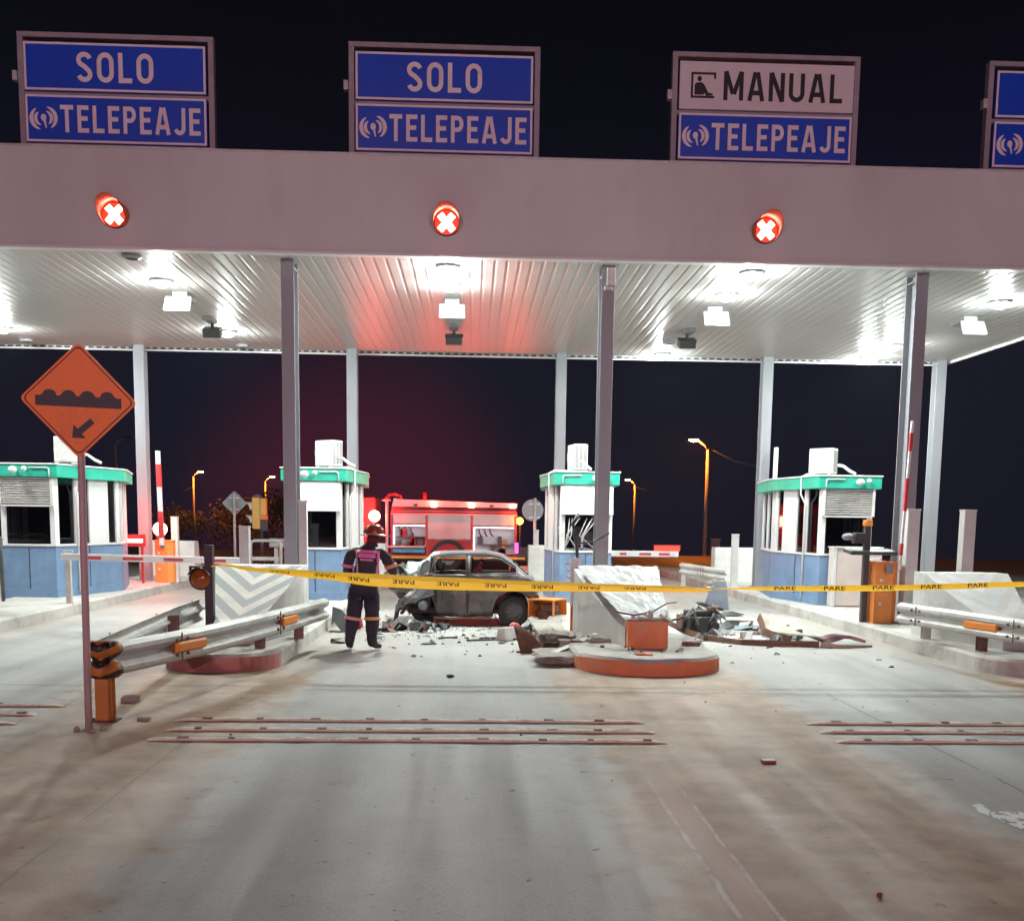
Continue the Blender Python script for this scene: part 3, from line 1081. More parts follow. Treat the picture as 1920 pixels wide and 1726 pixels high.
# torn cables hanging in the broken booth window
mb = MB()
for k in range(9):
    r_ = random.Random(k)
    x0 = 2.25 + r_.random() * 0.5
    p = [(x0 + 0.25 * r_.random(), 21.36, 1.95), (x0 + 0.1 * (r_.random() - .5), 21.28, 1.6), (x0 - 0.15 + 0.5 * r_.random(), 21.25, 1.35), (x0 + 0.3 * (r_.random() - .3), 21.27, 1.30)]
    mb.tube(p, 0.012, 5)
tag(mb.build("torn_cable", M("grey cable", (0.30, 0.29, 0.30), 0.6)), "tangle of torn grey cables hanging in the damaged booth's window", "cable")

# ------------------------------------------------------------------ crash blocks
def chevron_mat(name, light, dark, amt):
    m = M(name, light, 0.7, var=0.12, scale=4, bump=0.25, dirt=(0.45, 0.42, 0.38), dirt_amt=0.5)
    N, L = m.node_tree.nodes, m.node_tree.links
    b = N["Principled BSDF"]
    src = b.inputs["Base Color"].links[0].from_socket
    tc = N.new("ShaderNodeTexCoord")
    sp = N.new("ShaderNodeSeparateXYZ")
    L.new(tc.outputs["Object"], sp.inputs[0])
    ab = N.new("ShaderNodeMath"); ab.operation = "ABSOLUTE"
    L.new(sp.outputs[0], ab.inputs[0])
    mu = N.new("ShaderNodeMath"); mu.operation = "MULTIPLY_ADD"
    L.new(ab.outputs[0], mu.inputs[0]); mu.inputs[1].default_value = -0.55
    L.new(sp.outputs[2], mu.inputs[2])
    sc = N.new("ShaderNodeMath"); sc.operation = "MULTIPLY"
    L.new(mu.outputs[0], sc.inputs[0]); sc.inputs[1].default_value = 5.6
    fr = N.new("ShaderNodeMath"); fr.operation = "FRACT"
    L.new(sc.outputs[0], fr.inputs[0])
    gt = N.new("ShaderNodeMapRange")
    L.new(fr.outputs[0], gt.inputs[0])
    gt.inputs[1].default_value = 0.47; gt.inputs[2].default_value = 0.51; gt.inputs[4].default_value = amt
    mx = N.new("ShaderNodeMix"); mx.data_type = "RGBA"
    L.new(gt.outputs[0], mx.inputs[0]); L.new(src, mx.inputs[6])
    mx.inputs[7].default_value = rgb(*dark)
    L.new(mx.outputs[2], b.inputs["Base Color"])
    return m
m_chev = chevron_mat("chevron paint", (0.80, 0.78, 0.68), (0.36, 0.38, 0.39), 0.85)
m_chev2 = chevron_mat("worn chevron paint", (0.74, 0.75, 0.74), (0.60, 0.55, 0.42), 0.35)

def crash_block(cx, y, rz, label, chev, nose=None, dent=0.0, skew=0.0):
    t = thing("crash_block", label, "concrete block", (cx, y, 0.215), rz, "white concrete crash blocks on the island ends")
    # local: y=0 blunt end (towards the booth), block runs to -y
    hw = 0.64
    secs = [(0.0, hw, 0.97), (-0.4, hw, 0.97), (-0.62, hw * 0.94, 0.86), (-1.2, hw * 0.72, 0.60), (-1.9, hw * 0.47, 0.32), (-2.15, hw * 0.42, 0.27)]
    mb = MB()
    ds = 6
    vs = []
    for (yy, w, h) in secs:
        for i in range(ds + 1):
            x = -w + 2 * w * i / ds
            z = h - dent * max(0, mnoise.noise(Vector((x * 3 + cx, yy * 3, 2)))) * (0 if yy > -0.3 else 1)
            vs.append((x + skew * max(0, -yy - 0.5) / 1.6, yy, z))
        sk = skew * max(0, -yy - 0.5) / 1.6
        vs += [(-w + sk, yy, 0), (w + sk, yy, 0)]
    K = ds + 3
    sl, bd = [], []
    for j in range(len(secs) - 1):
        a, b_ = j * K, (j + 1) * K
        for i in range(ds):
            (sl if j >= 1 else bd).append((a + i, b_ + i, b_ + i + 1, a + i + 1))
        bd.append((a, a + ds + 1, b_ + ds + 1, b_))
        bd.append((a + ds, b_ + ds, b_ + ds + 2, a + ds + 2))
    bd.append(list(range(ds + 1)) + [ds + 2, ds + 1])
    e_ = (len(secs) - 1) * K
    nose_f = [[e_ + i for i in range(ds + 1)] + [e_ + ds + 2, e_ + ds + 1]]
    bb = MB()
    bb.add(vs, bd)
    bb.build("block_body", m_block, t, 0.012)
    cb = MB()
    cb.add(vs, sl)
    cb.build("chevron_face", chev, t, fix=False)
    nb = MB()
    nb.add(vs, nose_f)
    if nose:
        # raw painted core sticking out of the broken end
        nb = MB()
        q = 0.27
        vv = []
        for z in (0, 0.12, 0.25, 0.37):
            for i in range(7):
                x = -q + 2 * q * i / 6 + skew * 1.1
                vv.append((x + 0.015 * mnoise.noise(Vector((x * 9, z * 9, 0))), -2.30 - 0.02 * mnoise.noise(Vector((x * 7, z * 7, 4))), z * (1 + 0.05 * mnoise.noise(Vector((x * 9, 2, 2))))))
        ff = [(r * 7 + i, r * 7 + i + 1, r * 7 + 8 + i, r * 7 + 7 + i) for r in range(3) for i in range(6)]
        n0 = len(vv)
        back = [(v[0], -2.0, v[2]) for v in vv]
        vv += back
        ff += [(n0 + a, n0 + b_, n0 + c_, n0 + d_) for a, b_, c_, d_ in [f[::-1] for f in ff]]
        ff += [(21 + i, 22 + i, n0 + 22 + i, n0 + 21 + i) for i in range(6)]
        ff += [(r * 7, r * 7 + 7, n0 + r * 7 + 7, n0 + r * 7) for r in range(3)]
        ff += [(r * 7 + 6, n0 + r * 7 + 6, n0 + r * 7 + 13, r * 7 + 13) for r in range(3)]
        nb.add(vv, ff)
        nb.build("broken_nose", nose, t)
    else:
        nb.build("nose_face", m_block, t, fix=False)
    return t
crash_block(-2.70, 16.0, 0, "white concrete block with grey chevrons behind the left guardrail", m_chev)
crash_block(2.60, 16.1, 0, "scraped white concrete block with broken orange nose beside the wrecked car", m_chev2, m_nose_o, 0.04, 0.16)
crash_block(7.95, 16.1, 0, "white concrete block behind the guardrail at the right edge", m_chev2)
for (x, lab) in ((-7.95, "white concrete block at the far end of the left island behind the red beacon"), (-2.65, "white concrete block at the far end of the island behind the person"),
                 (2.65, "white concrete block at the far end of the damaged booth's island"), (7.95, "white concrete block at the far end of the right booth's island")):
    crash_block(x, 29.6, math.pi, lab, m_block)

# crumpled pale sheeting clinging to the middle block's sloping face
mb = MB()
NU, NV = 30, 26
vs = []
for j in range(NV + 1):
    v = j / NV
    for i in range(NU + 1):
        u = i / NU
        # face from the top edge (v=0) to the broken bottom edge (v=1)
        hw_ = 0.60 - 0.30 * v
        cxx = 2.60 + 0.16 * max(0, v * 1.75 - 0.1) / 1.6
        rag = 0.05 * mnoise.noise(Vector((u * 9, 0, 3))) if j == NV else 0
        y = 15.62 - 1.80 * v - rag
        z = 0.215 + (0.965 - 0.635 * v ** 0.95)
        x = cxx + (u * 2 - 1) * hw_
        n_ = 0.040 * abs(mnoise.noise(Vector((x * 4.0, v * 5.0, 1)))) + 0.020 * abs(mnoise.noise(Vector((x * 11, v * 12, 5)))) + 0.03 * v * abs(mnoise.noise(Vector((x * 7, v * 7, 9))))
        vs.append((x, y - 0.3 * n_, z + 0.045 + n_))
mb.add(vs, [(j * (NU + 1) + i, j * (NU + 1) + i + 1, (j + 1) * (NU + 1) + i + 1, (j + 1) * (NU + 1) + i) for j in range(NV) for i in range(NU)])
o = mb.build("torn_sheeting", M("crumpled pale sheeting", (0.60, 0.61, 0.60), 0.55, var=0.18, scale=5, dirt=(0.50, 0.42, 0.28), dirt_amt=0.6, dirt_scale=3.0))
o.modifiers.new("th", "SOLIDIFY").thickness = 0.006
tag(o, "crumpled pale sheeting clinging to the scraped block's sloping face", "sheeting")
# torn lower edge of the middle block
mb = MB()
r_ = random.Random(40)
for k in range(16):
    x = 2.44 + 0.62 * r_.random()
    c = Vector((x, 13.84 + 0.08 * r_.random(), 0.585 + 0.05 * r_.random()))
    d = Vector((r_.random() - 0.5, 0.3 * (r_.random() - 0.5), 0.5 * (r_.random() - 0.5))).normalized() * (0.05 + 0.07 * r_.random())
    mb.bar(c - d, c + d, 0.05 + 0.04 * r_.random(), 0.015 + 0.02 * r_.random())
tag(mb.build("torn_flap", M("torn pale flap", (0.50, 0.47, 0.42), 0.8, var=0.4, scale=9)), "ragged torn edge of sheeting above the broken orange nose", "sheeting", kind="stuff")
mb = MB()
mb.tube([(2.35, 13.95, 0.70), (2.6, 13.85, 0.66), (2.85, 13.85, 0.72), (3.1, 14.2, 0.80), (3.3, 14.6, 0.78)], 0.011, 5)
tag(mb.build("bent_wire", m_dark), "thin bent wire running across the block above the broken orange nose", "wire")

# ------------------------------------------------------------------ guardrails
def wbeam_profile():
    return [(0.0, 0.155), (0.028, 0.15), (0.075, 0.115), (0.08, 0.075), (0.04, 0.03), (0.0, 0.012), (0.0, -0.012), (0.04, -0.03), (0.08, -0.075), (0.075, -0.115), (0.028, -0.15), (0.0, -0.155)]
def wbeam(mb, path, out, sag=0.0):
    """path: points along the rail; out: +1 bulges to the right of travel, -1 to the left"""
    prof = wbeam_profile()
    P = [Vector(p) for p in path]
    vs = []
    n = len(prof)
    for i, p in enumerate(P):
        d = (P[min(i + 1, len(P) - 1)] - P[max(i - 1, 0)])
        d.z = 0
        d.normalize()
        nr = Vector((d.y, -d.x, 0)) * out
        for (o, z) in prof:
            vs.append(p + nr * o + Vector((0, 0, z)))
        for (o, z) in prof:
            vs.append(p + nr * (o - 0.008) + Vector((0, 0, z)))
    fs = []
    for i in range(len(P) - 1):
        a, b_ = i * 2 * n, (i + 1) * 2 * n
        for k in range(n - 1):
            fs.append((a + k, b_ + k, b_ + k + 1, a + k + 1))
            fs.append((a + n + k, a + n + k + 1, b_ + n + k + 1, b_ + n + k))
        fs.append((a, a + n, b_ + n, b_))
        fs.append((a + n - 1, b_ + n - 1, b_ + 2 * n - 1, a + 2 * n - 1))
    for e_ in (0, len(P) - 1):
        a = e_ * 2 * n
        fs += [(a + k, a + k + 1, a + n + k + 1, a + n + k) for k in range(n - 1)]
    mb.add(vs, fs, 0, True)
def lerp_path(pts, step=0.4):
    out = []
    for a, b_ in zip(pts[:-1], pts[1:]):
        a, b_ = Vector(a), Vector(b_)
        n = max(1, int((b_ - a).length / step))
        for i in range(n):
            out.append(a.lerp(b_, i / n))
    out.append(Vector(pts[-1]))
    return out

def guardrail(name, label, path, out, refl, posts, nose=None, group="steel guardrails at the island ends"):
    p0 = Vector(path[0])
    t = thing("guardrail", label, "guardrail", (p0.x, p0.y, 0), 0, group)
    rel = [Vector(p) - Vector((p0.x, p0.y, 0)) for p in path]
    L_ = lerp_path(rel)
    mb = MB()
    wbeam(mb, L_, out)
    bo_ = mb.build("beam", m_galv, t)
    bo_.data.set_sharp_from_angle(angle=math.radians(24))
    # splice bolts
    bo = MB()
    for i in range(2, len(L_) - 1, 5):
        d = (L_[i] - L_[i - 1]); d.normalize()
        nr = Vector((d.y, -d.x, 0)) * out
        for z in (-0.075, 0.075):
            for s in (-0.1, 0.1):
                bo.cyl(L_[i] + nr * 0.075 + d * s + Vector((0, 0, z)), L_[i] + nr * 0.098 + d * s + Vector((0, 0, z)), 0.017, n=8)
        q = L_[i] + nr * 0.086
        for z in (-0.09, 0.09):
            bo.box(q + Vector((0, 0, z)) - nr * 0.004, (0.012, 0.012, 0.11), 0)
    bo.build("splice_bolts", m_rust, t)
    for (a, b_) in refl:
        pa, pb = Vector(a) - Vector((p0.x, p0.y, 0)), Vector(b_) - Vector((p0.x, p0.y, 0))
        d = (pb - pa).normalized()
        nr = Vector((d.y, -d.x, 0)) * out
        rm = MB()
        rm.bar(pa + nr * 0.055, pb + nr * 0.055, 0.05, 0.105)
        r_ = rm.build("reflector", m_orange_s, t, 0.02)
        sh = MB()
        sh.bar(pa + nr * 0.02 - d * 0.03, pb + nr * 0.02 + d * 0.01, 0.03, 0.13)
        sh.build("reflector_backing", m_brown, r_)
    for (x, y, z0, z1, mt) in posts:
        pm = MB()
        lx, ly = x - p0.x, y - p0.y
        pm.b2(lx - 0.06, lx + 0.06, ly - 0.05, ly - 0.04, z0, z1)
        pm.b2(lx - 0.06, lx + 0.06, ly + 0.04, ly + 0.05, z0, z1)
        pm.b2(lx - 0.006, lx + 0.006, ly - 0.0395, ly + 0.0395, z0, z1)
        pm.build("post", mt, t)
    if nose:
        nose(t)
    return t

def nose_marker_at(t, dx, dy):
    old = set(t.children)
    nose_marker(t)
    for c in t.children:
        if c not in old:
            c.location = (dx, dy, 0)
def nose_marker(t):
    # rounded end cap painted orange with black Vs, on an orange post
    x0, y0 = 0.0, 0.0
    m = M("orange nose paint", (0.50, 0.175, 0.03), 0.5, var=0.18, scale=5, dirt=(0.2, 0.1, 0.05), dirt_amt=0.4)
    mb = MB()
    prof = wbeam_profile()
    n = 14
    vs, fs = [], []
    for i in range(n + 1):
        a = math.radians(180 + 180 * i / n)
        for (o, z) in prof:
            r = 0.10 + o
            vs.append((r * math.cos(a) , r * math.sin(a) * 0.9, 0.58 + z * 1.15))
    K = len(prof)
    for i in range(n):
        for k in range(K - 1):
            fs.append((i * K + k, (i + 1) * K + k, (i + 1) * K + k + 1, i * K + k + 1))
    mb.add(vs, fs, 0, True)
    nose_o = mb.build("end_cap", m, t)
    # black chevrons draped on the cap
    vb = MB()
    def surf(u, z):
        # u in -1..1 across, z offset; radius from profile
        zz = z / 1.15
        o = 0.0
        P = sorted([(b_, a) for a, b_ in prof])
        for (z0, o0), (z1, o1) in zip(P[:-1], P[1:]):
            if z0 <= zz <= z1:
                o = o0 + (o1 - o0) * (zz - z0) / max(1e-6, z1 - z0)
        r = 0.104 + o
        a = math.radians(270 + 88 * u)
        return (r * math.cos(a), r * math.sin(a) * 0.9 - 0.003, 0.58 + z)
    for c in (0.145, -0.005, -0.155):
        vs, fs = [], []
        m_ = 14
        for i in range(m_ + 1):
            u = -1 + 2 * i / m_
            for h in (-0.033, -0.011, 0.011, 0.033):
                z = c + h + 0.10 * (abs(u) - 0.35)
                z = max(-0.176, min(0.176, z))
                vs.append(surf(u, z))
        for i in range(m_):
            for k in range(3):
                fs.append((i * 4 + k, (i + 1) * 4 + k, (i + 1) * 4 + k + 1, i * 4 + k + 1))
        vb.add(vs, fs)
    vb.build("black_chevrons", m_black, nose_o, fix=False)
    pm = MB()
    pm.b2(-0.075, 0.075, -0.06, -0.048, 0, 0.42)
    pm.b2(-0.075, 0.075, 0.048, 0.06, 0, 0.42)
    pm.b2(-0.008, 0.055, -0.0475, 0.0475, 0, 0.42)
    pm.build("nose_post", m, t, 0.004)
    fm = MB()
    fm.b2(-0.12, 0.12, -0.09, 0.09, 0.0, 0.012)
    for sx in (-0.1, 0.1):
        fm.cyl((sx, -0.06, 0.01), (sx, -0.06, 0.035), 0.016, n=6)
    fm.build("base_plate", m_rust, t)
zc = 0.58
guardrail("guardrail", "long W-beam guardrail with orange reflectors and black-and-orange nose beside the diamond sign's pole",
          [(-2.87, 9.78, zc), (-2.45, 11.2, zc), (-2.14, 12.75, zc), (-1.88, 14.2, zc), (-1.72, 15.3, zc)], 1,
          [((-2.60, 10.62, zc), (-2.44, 11.16, zc)), ((-2.02, 13.33, zc), (-1.93, 13.85, zc))],
          [(-2.29, 13.5, 0.2, 0.66, m_brown), (-2.0, 14.75, 0.2, 0.62, m_brown)], lambda t: nose_marker_at(t, -0.10, -0.03))
guardrail("guardrail", "guardrail running back from the nose on the far side, seen from behind",
          [(-3.07, 9.80, zc), (-3.2, 11.5, zc), (-3.36, 13.6, zc), (-3.42, 15.2, zc)], -1, [], [(-3.30, 13.2, 0.0, 0.66, m_brown)])
guardrail("guardrail", "W-beam guardrail with orange reflector at the right edge of the photo",
          [(8.10, 9.80, zc), (7.66, 11.6, zc), (7.38, 13.0, zc), (7.10, 14.6, zc), (6.93, 15.6, zc)], -1,
          [((7.33, 13.35, zc), (7.20, 14.0, zc))], [(7.36, 13.9, 0.2, 0.62, m_brown), (7.20, 15.3, 0.2, 0.62, m_galv)], lambda t: nose_marker_at(t, 0.07, -0.06))
guardrail("guardrail", "short white-grey guardrail behind, left of the far white block on the right",
          [(6.30, 29.3, 0.60), (6.75, 28.6, 0.55), (7.25, 27.9, 0.5)], 1, [], [(6.36, 29.3, 0.0, 0.62, m_galv), (7.1, 28.2, 0.1, 0.55, m_galv)])

# ------------------------------------------------------------------ warning sign (orange diamond)
t = thing("warning_sign", "orange diamond warning sign with a bumpy road symbol and arrow on a thin pole", "sign", (-2.96, 9.25, 0))
mb = MB()
mb.tube([(0.0, 0.03, 0.0), (0.01, 0.03, 1.2), (0.02, 0.03, 2.6), (0.03, 0.03, 3.1)], 0.032, 10)
mb.build("pole", M("sign pole paint", (0.50, 0.35, 0.35), 0.5, var=0.15, scale=3, dirt=(0.25, 0.13, 0.10), dirt_amt=0.5), t)
mb = MB()
mb.b2(-0.06, 0.06, 0.0, 0.06, 0, 0.012)
for sx, sy in ((-0.1, 0.02), (0.12, 0.05), (0.07, -0.05)):
    mb.ball((sx, sy, 0.012), 0.03, n=7, k=5)
mb.build("pole_foot", M("mortar lumps", (0.35, 0.30, 0.26), 0.9), t)
m_sgor = M("orange sign sheeting", (0.93, 0.185, 0.012), 0.5, var=0.06, scale=2, dirt=(0.50, 0.12, 0.03), dirt_amt=0.4)
def rdiamond(h, r, cx=0, cz=0):
    pts = []
    for k in range(4):
        a = math.radians(90 * k)
        c = Vector((math.cos(a), math.sin(a))) * (h - r * math.sqrt(2))
        for j in range(7):
            b_ = a + math.radians(-45 + 90 * j / 6)
            pts.append((cx + c.x + r * math.cos(b_), cz + c.y + r * math.sin(b_)))
    return pts
pan = thing_parent = None
mb = MB()
mb.prism(rdiamond(0.487, 0.045), -0.010, 0.0, "y")
sgp = mb.build("sign_face", m_sgor, t)
sgp.location = (0.028, -0.004, 2.865)
sgp.rotation_euler = (0, math.radians(1.6), math.radians(3))
bm_ = MB()
o_, i_ = rdiamond(0.462, 0.045), rdiamond(0.448, 0.042)
n = len(o_)
bm_.add([(x, -0.0125, z) for x, z in o_] + [(x, -0.0125, z) for x, z in i_], [(i, (i + 1) % n, n + (i + 1) % n, n + i) for i in range(n)])
bm_.build("border", m_ink, sgp, fix=False)
sm = MB()
top = []
N_ = 72
for i in range(N_ + 1):
    u = i / N_
    x = -0.355 + 0.71 * u
    z = 0.03 + 0.028 * 0
    for c in (0.165, 0.385, 0.605, 0.835):
        dd = abs(u - c) / 0.085
        if dd < 1:
            z = max(z, 0.03 + 0.052 * math.sqrt(1 - dd * dd) )
        elif dd < 1.4:
            z = max(z, 0.03 + 0.008 * (1.4 - dd) / 0.4)
    top.append((x, z))
vs = [(x, -0.013, z) for x, z in top] + [(x, -0.013, -0.055) for x, z in top]
sm.add(vs, [(i, i + 1, N_ + 2 + i, N_ + 1 + i) for i in range(N_)])
a = Vector((0.115, -0.165)); b_ = Vector((-0.055, -0.315))
d = (b_ - a).normalized(); q = Vector((-d.y, d.x))
tip, hb = b_, b_ - d * 0.085
pl = [a + q * 0.027, a - q * 0.027, hb - q * 0.027, hb - q * 0.075, tip, hb + q * 0.075, hb + q * 0.027]
sm.add([(p.x, -0.013, p.y) for p in pl], [list(range(7))])
sm.build("symbol", m_ink, sgp, fix=False)

# ------------------------------------------------------------------ flashing posts and tape
m_amber = M("amber lens", (0.33, 0.085, 0.012), 0.15, var=0.4, scale=9)
def flash_post(x, y, label):
    t = thing("warning_light_post", label, "warning light", (x, y, 0.215), 0, "black posts with amber lamps beside the guardrails")
    mb = MB()
    mb.b2(-0.055, 0.055, -0.055, 0.055, 0, 1.30)
    mb.build("post", M("black post paint", (0.028, 0.017, 0.030), 0.5, var=0.3), t, 0.006)
    lm = MB()
    lm.lathe([(0.0001, 0.02), (0.15, 0.02), (0.155, -0.04), (0.14, -0.06)], (-0.11, 0.0, 0.85), axis="y", n=24)
    lm.b2(-0.26, -0.23, -0.04, 0.01, 0.95, 1.02)
    lm.b2(-0.25, -0.0, -0.03, 0.015, 0.99, 1.02)
    lm.build("lamp_housing", m_black, t)
    ln = MB()
    ln.lathe([(0.135, -0.045), (0.12, -0.085), (0.07, -0.115), (0.0001, -0.125)], (-0.11, 0.0, 0.85), axis="y", n=22)
    ln.build("amber_lens", m_amber, t)
    v = MB()
    n = 14
    vs = []
    for i in range(n + 1):
        a = math.radians(20 + 140 * i / n)
        for yy in (-0.05, -0.17):
            vs.append((-0.11 + 0.152 * math.cos(a), yy, 0.85 + 0.152 * math.sin(a)))
    v.add(vs, [(2 * i, 2 * i + 1, 2 * i + 3, 2 * i + 2) for i in range(n)], 0, True)
    v.build("visor", m_dark, t)
    return t
flash_post(-3.09, 14.2, "black post with amber lamp where the yellow tape starts on the left")
flash_post(8.15, 13.6, "black post just outside the right edge holding the yellow tape")

m_tape = bpy.data.materials.new("yellow barrier tape")
m_tape.use_nodes = True
_n, _l = m_tape.node_tree.nodes, m_tape.node_tree.links
_b = _n["Principled BSDF"]
_b.inputs["Base Color"].default_value = rgb(0.93, 0.50, 0.025)
_b.inputs["Roughness"].default_value = 0.35
_t = _n.new("ShaderNodeBsdfTranslucent")
_t.inputs[0].default_value = rgb(0.98, 0.58, 0.04)
_m = _n.new("ShaderNodeMixShader")
_m.inputs[0].default_value = 0.38
_l.new(_b.outputs[0], _m.inputs[1]); _l.new(_t.outputs[0], _m.inputs[2])
_l.new(_m.outputs[0], _n["Material Output"].inputs[0])
m_tape2 = m_tape.copy()
m_tape2.name = "yellow barrier tape fold"
m_tape2.node_tree.nodes["Principled BSDF"].inputs["Base Color"].default_value = rgb(0.95, 0.72, 0.16)
def tape():
    t = thing("barrier_tape", "yellow police barrier tape with dark lettering stretched across the whole scene", "tape", (0, 13, 0))
    # x, y, z centre, height, top-fold share
    K = [(-3.05, 14.13, 1.235, 0.018), (-2.80, 13.9, 1.265, 0.03), (-2.40, 13.6, 1.225, 0.045), (-1.44, 13.2, 1.185, 0.10), (-0.79, 13.05, 1.135, 0.155),
         (0.20, 13.0, 1.105, 0.155), (1.19, 13.0, 1.085, 0.125), (2.50, 13.0, 1.075, 0.085), (3.05, 13.0, 1.068, 0.075), (3.32, 13.0, 1.06, 0.05), (3.45, 13.0, 1.077, 0.014), (3.62, 13.0, 1.085, 0.016),
         (4.20, 13.0, 1.090, 0.06), (5.0, 13.0, 1.098, 0.078), (5.90, 13.0, 1.120, 0.075), (7.40, 13.1, 1.172, 0.07), (8.1, 13.5, 1.20, 0.05)]
    def at(x):
        for p, q in zip(K[:-1], K[1:]):
            if p[0] <= x <= q[0]:
                f = (x - p[0]) / (q[0] - p[0])
                f = f * f * (3 - 2 * f) * 0.3 + f * 0.7
                return tuple(p[i] + (q[i] - p[i]) * f for i in range(4))
        return K[-1]
    n = 200
    rows = [0.0, 0.28, 0.62, 0.66, 0.84, 1.0]
    vs = []
    for i in range(n + 1):
        x = K[0][0] + (K[-1][0] - K[0][0]) * i / n
        _, y, z, h = at(x)
        w = 0.006 * mnoise.noise(Vector((x * 2.3, 0, 0)))
        sgn = 1 if x < 3.45 else -1
        for r in rows:
            off = 0.03 * h / 0.15 * (0.0 if r < 0.63 else (r - 0.63) / 0.37)
            vs.append((x, y - 13 + off + w, z + sgn * (r - 0.5) * h + 0.004 * mnoise.noise(Vector((x * 1.7, 3, 1)))))
    R = len(rows)
    f1, f2 = [], []
    for i in range(n):
        for k in range(R - 1):
            (f2 if k >= 3 else f1).append((i * R + k, (i + 1) * R + k, (i + 1) * R + k + 1, i * R + k + 1))
    mb = MB()
    mb.add(vs, f1, 0, True)
    mb.add(vs, f2, 1, True)
    o = mb.build("tape_band", [m_tape, m_tape2], t)
    lv, lf = text_geo("PARE", 0.27, 0.052, 0.012)
    for k, cx in enumerate([-2.02, -1.42, -0.98, -0.42, 0.13, 0.72, 1.30, 1.88, 2.46, 4.35, 4.98, 5.60, 6.22, 6.84]):
        lm = MB()
        pts = []
        flip = -1 if cx < 3.4 else 1
        for (u, w) in lv:
            x = cx + u * flip
            _, y, z, h = at(x)
            if flip < 0:
                zz = z - h * 0.02 + (-w) * min(1, h / 0.15) * 1.0
            else:
                zz = z + h * 0.06 + w * min(1, h / 0.075)
            pts.append((x, y - 13 - 0.012, zz))
        lm.add(pts, lf)
        lm.build("lettering", m_ink, t, fix=False)
    # knot bow where the tape is twisted
    kb = MB()
    for (a0, r0) in ((0, 0.05), (2.3, 0.035)):
        P = [(3.40 + (-0.12 if a0 == 0 else -0.02) + r0 * 1.5 * math.cos(k * 0.5 + a0), -0.02 - 0.01 * k % 3, 1.065 + (0.055 if a0 else -0.01) + r0 * 0.6 * math.sin(k * 0.5 + a0)) for k in range(10)]
        for p, q in zip(P[:-1], P[1:]):
            kb.add([(p[0], p[1] - 0.02, p[2]), (q[0], q[1] - 0.02, q[2]), (q[0], q[1] + 0.03, q[2] + 0.008), (p[0], p[1] + 0.03, p[2] + 0.008)], [(0, 1, 2, 3)], 0, True)
    kb.build("knot", m_tape, t)
tape()

# ------------------------------------------------------------------ square posts
m_postpaint = M("pale post paint", (0.60, 0.58, 0.57), 0.6, var=0.1, scale=3, dirt=(0.35, 0.3, 0.28), dirt_amt=0.35)
def sqpost(x, y, h, label, w=0.16, mat=None, z=0.215, tilt=0.0):
    mb = MB()
    mb.b2(-w / 2, w / 2, -w / 2, w / 2, 0, h)
    mb.b2(-w / 2 - 0.008, w / 2 + 0.008, -w / 2 - 0.008, w / 2 + 0.008, h, h + 0.025)
    mb.b2(-w / 2 - 0.05, w / 2 + 0.05, -w / 2 - 0.05, w / 2 + 0.05, -0.005, 0.02)
    o = mb.build("square_post", mat or m_postpaint, None, 0.006)
    o.location = (x, y, z)
    o.rotation_euler = (0, tilt, 0)
    return tag(o, label, "post", "square steel posts on the islands")
sqpost(-2.36, 17.5, 1.93, "tall square post beside the front column left of the person", 0.13)
sqpost(-3.34, 17.6, 1.50, "shorter square post behind the left chevron block", 0.16)
sqpost(7.86, 17.6, 1.93, "tall square post beside the right front column behind the orange cabinet", 0.20)
sqpost(8.82, 17.6, 1.93, "tall square post standing alone behind the white block at the right", 0.20)
sqpost(7.22, 27.0, 1.36, "square post before the far white block right of the tall street lamp", 0.16)
sqpost(-7.19, 27.3, 1.62, "square post right of the raised striped barrier arm on the left", 0.16)
sqpost(2.42, 33.0, 1.35, "square post under the grey round sign right of the fire engine", 0.16)

t = thing("bent_post", "broken white post with orange lower end leaning on the scraped block", "post", (2.00, 15.86, 0.215))
mb = MB(); mb.b2(-0.085, 0.07, -0.03, 0.03, 0.40, 1.12)
for k in range(4):
    mb.bar((-0.08, 0, 0.72 + 0.1 * k), (-0.17, -0.02, 0.75 + 0.1 * k), 0.05, 0.03)
mb.build("upper_part", m_white, t, 0.006)
mb = MB(); mb.b2(-0.075, 0.08, -0.035, 0.035, 0.0, 0.398)
mb.build("orange_base", m_orange, t, 0.006)
mb = MB()
mb.tube([(2.06, 15.84, 0.2), (2.04, 15.9, 0.9), (2.02, 16.0, 1.5), (1.96, 16.1, 1.85), (2.05, 16.15, 2.0)], 0.025, 7)
mb.tube([(2.02, 16.0, 1.55), (2.3, 15.9, 1.6), (2.5, 15.9, 1.72)], 0.012, 6)
tag(mb.build("broken_pole", m_dark), "thin dark bent pole stub beside the broken orange and white post", "pole")

# ------------------------------------------------------------------ barrier gates
def cabinet(x, y, label, mat=m_orange):
    t = thing("barrier_cabinet", label, "barrier cabinet", (x, y, 0.215), 0, "orange barrier machine cabinets")
    mb = MB()
    mb.prism([(-0.21, -0.16), (0.10, -0.16), (0.21, -0.06), (0.21, 0.17), (-0.21, 0.17)], 0.0, 1.02, "z")
    mb.build("housing", mat, t, 0.008)
    mb = MB()
    mb.prism([(-0.22, -0.17), (0.105, -0.17), (0.22, -0.065), (0.22, 0.18), (-0.22, 0.18)], 1.021, 1.06, "z")
    mb.build("lid", mat, t, 0.008)
    mb = MB()
    for z in (0.32, 0.72):
        mb.b2(-0.13, -0.08, -0.166, -0.161, z, z + 0.05)
    mb.b2(-0.16, 0.06, -0.163, -0.1605, 0.50, 0.505)
    mb.build("hinge", m_white, t)
    mb = MB()
    mb.cyl((0.0, -0.165, 0.93), (0.0, -0.24, 0.93), 0.05)
    mb.b2(-0.05, 0.05, -0.26, -0.22, 0.86, 1.02)
    mb.build("arm_hub", m_grey, t)
    return t
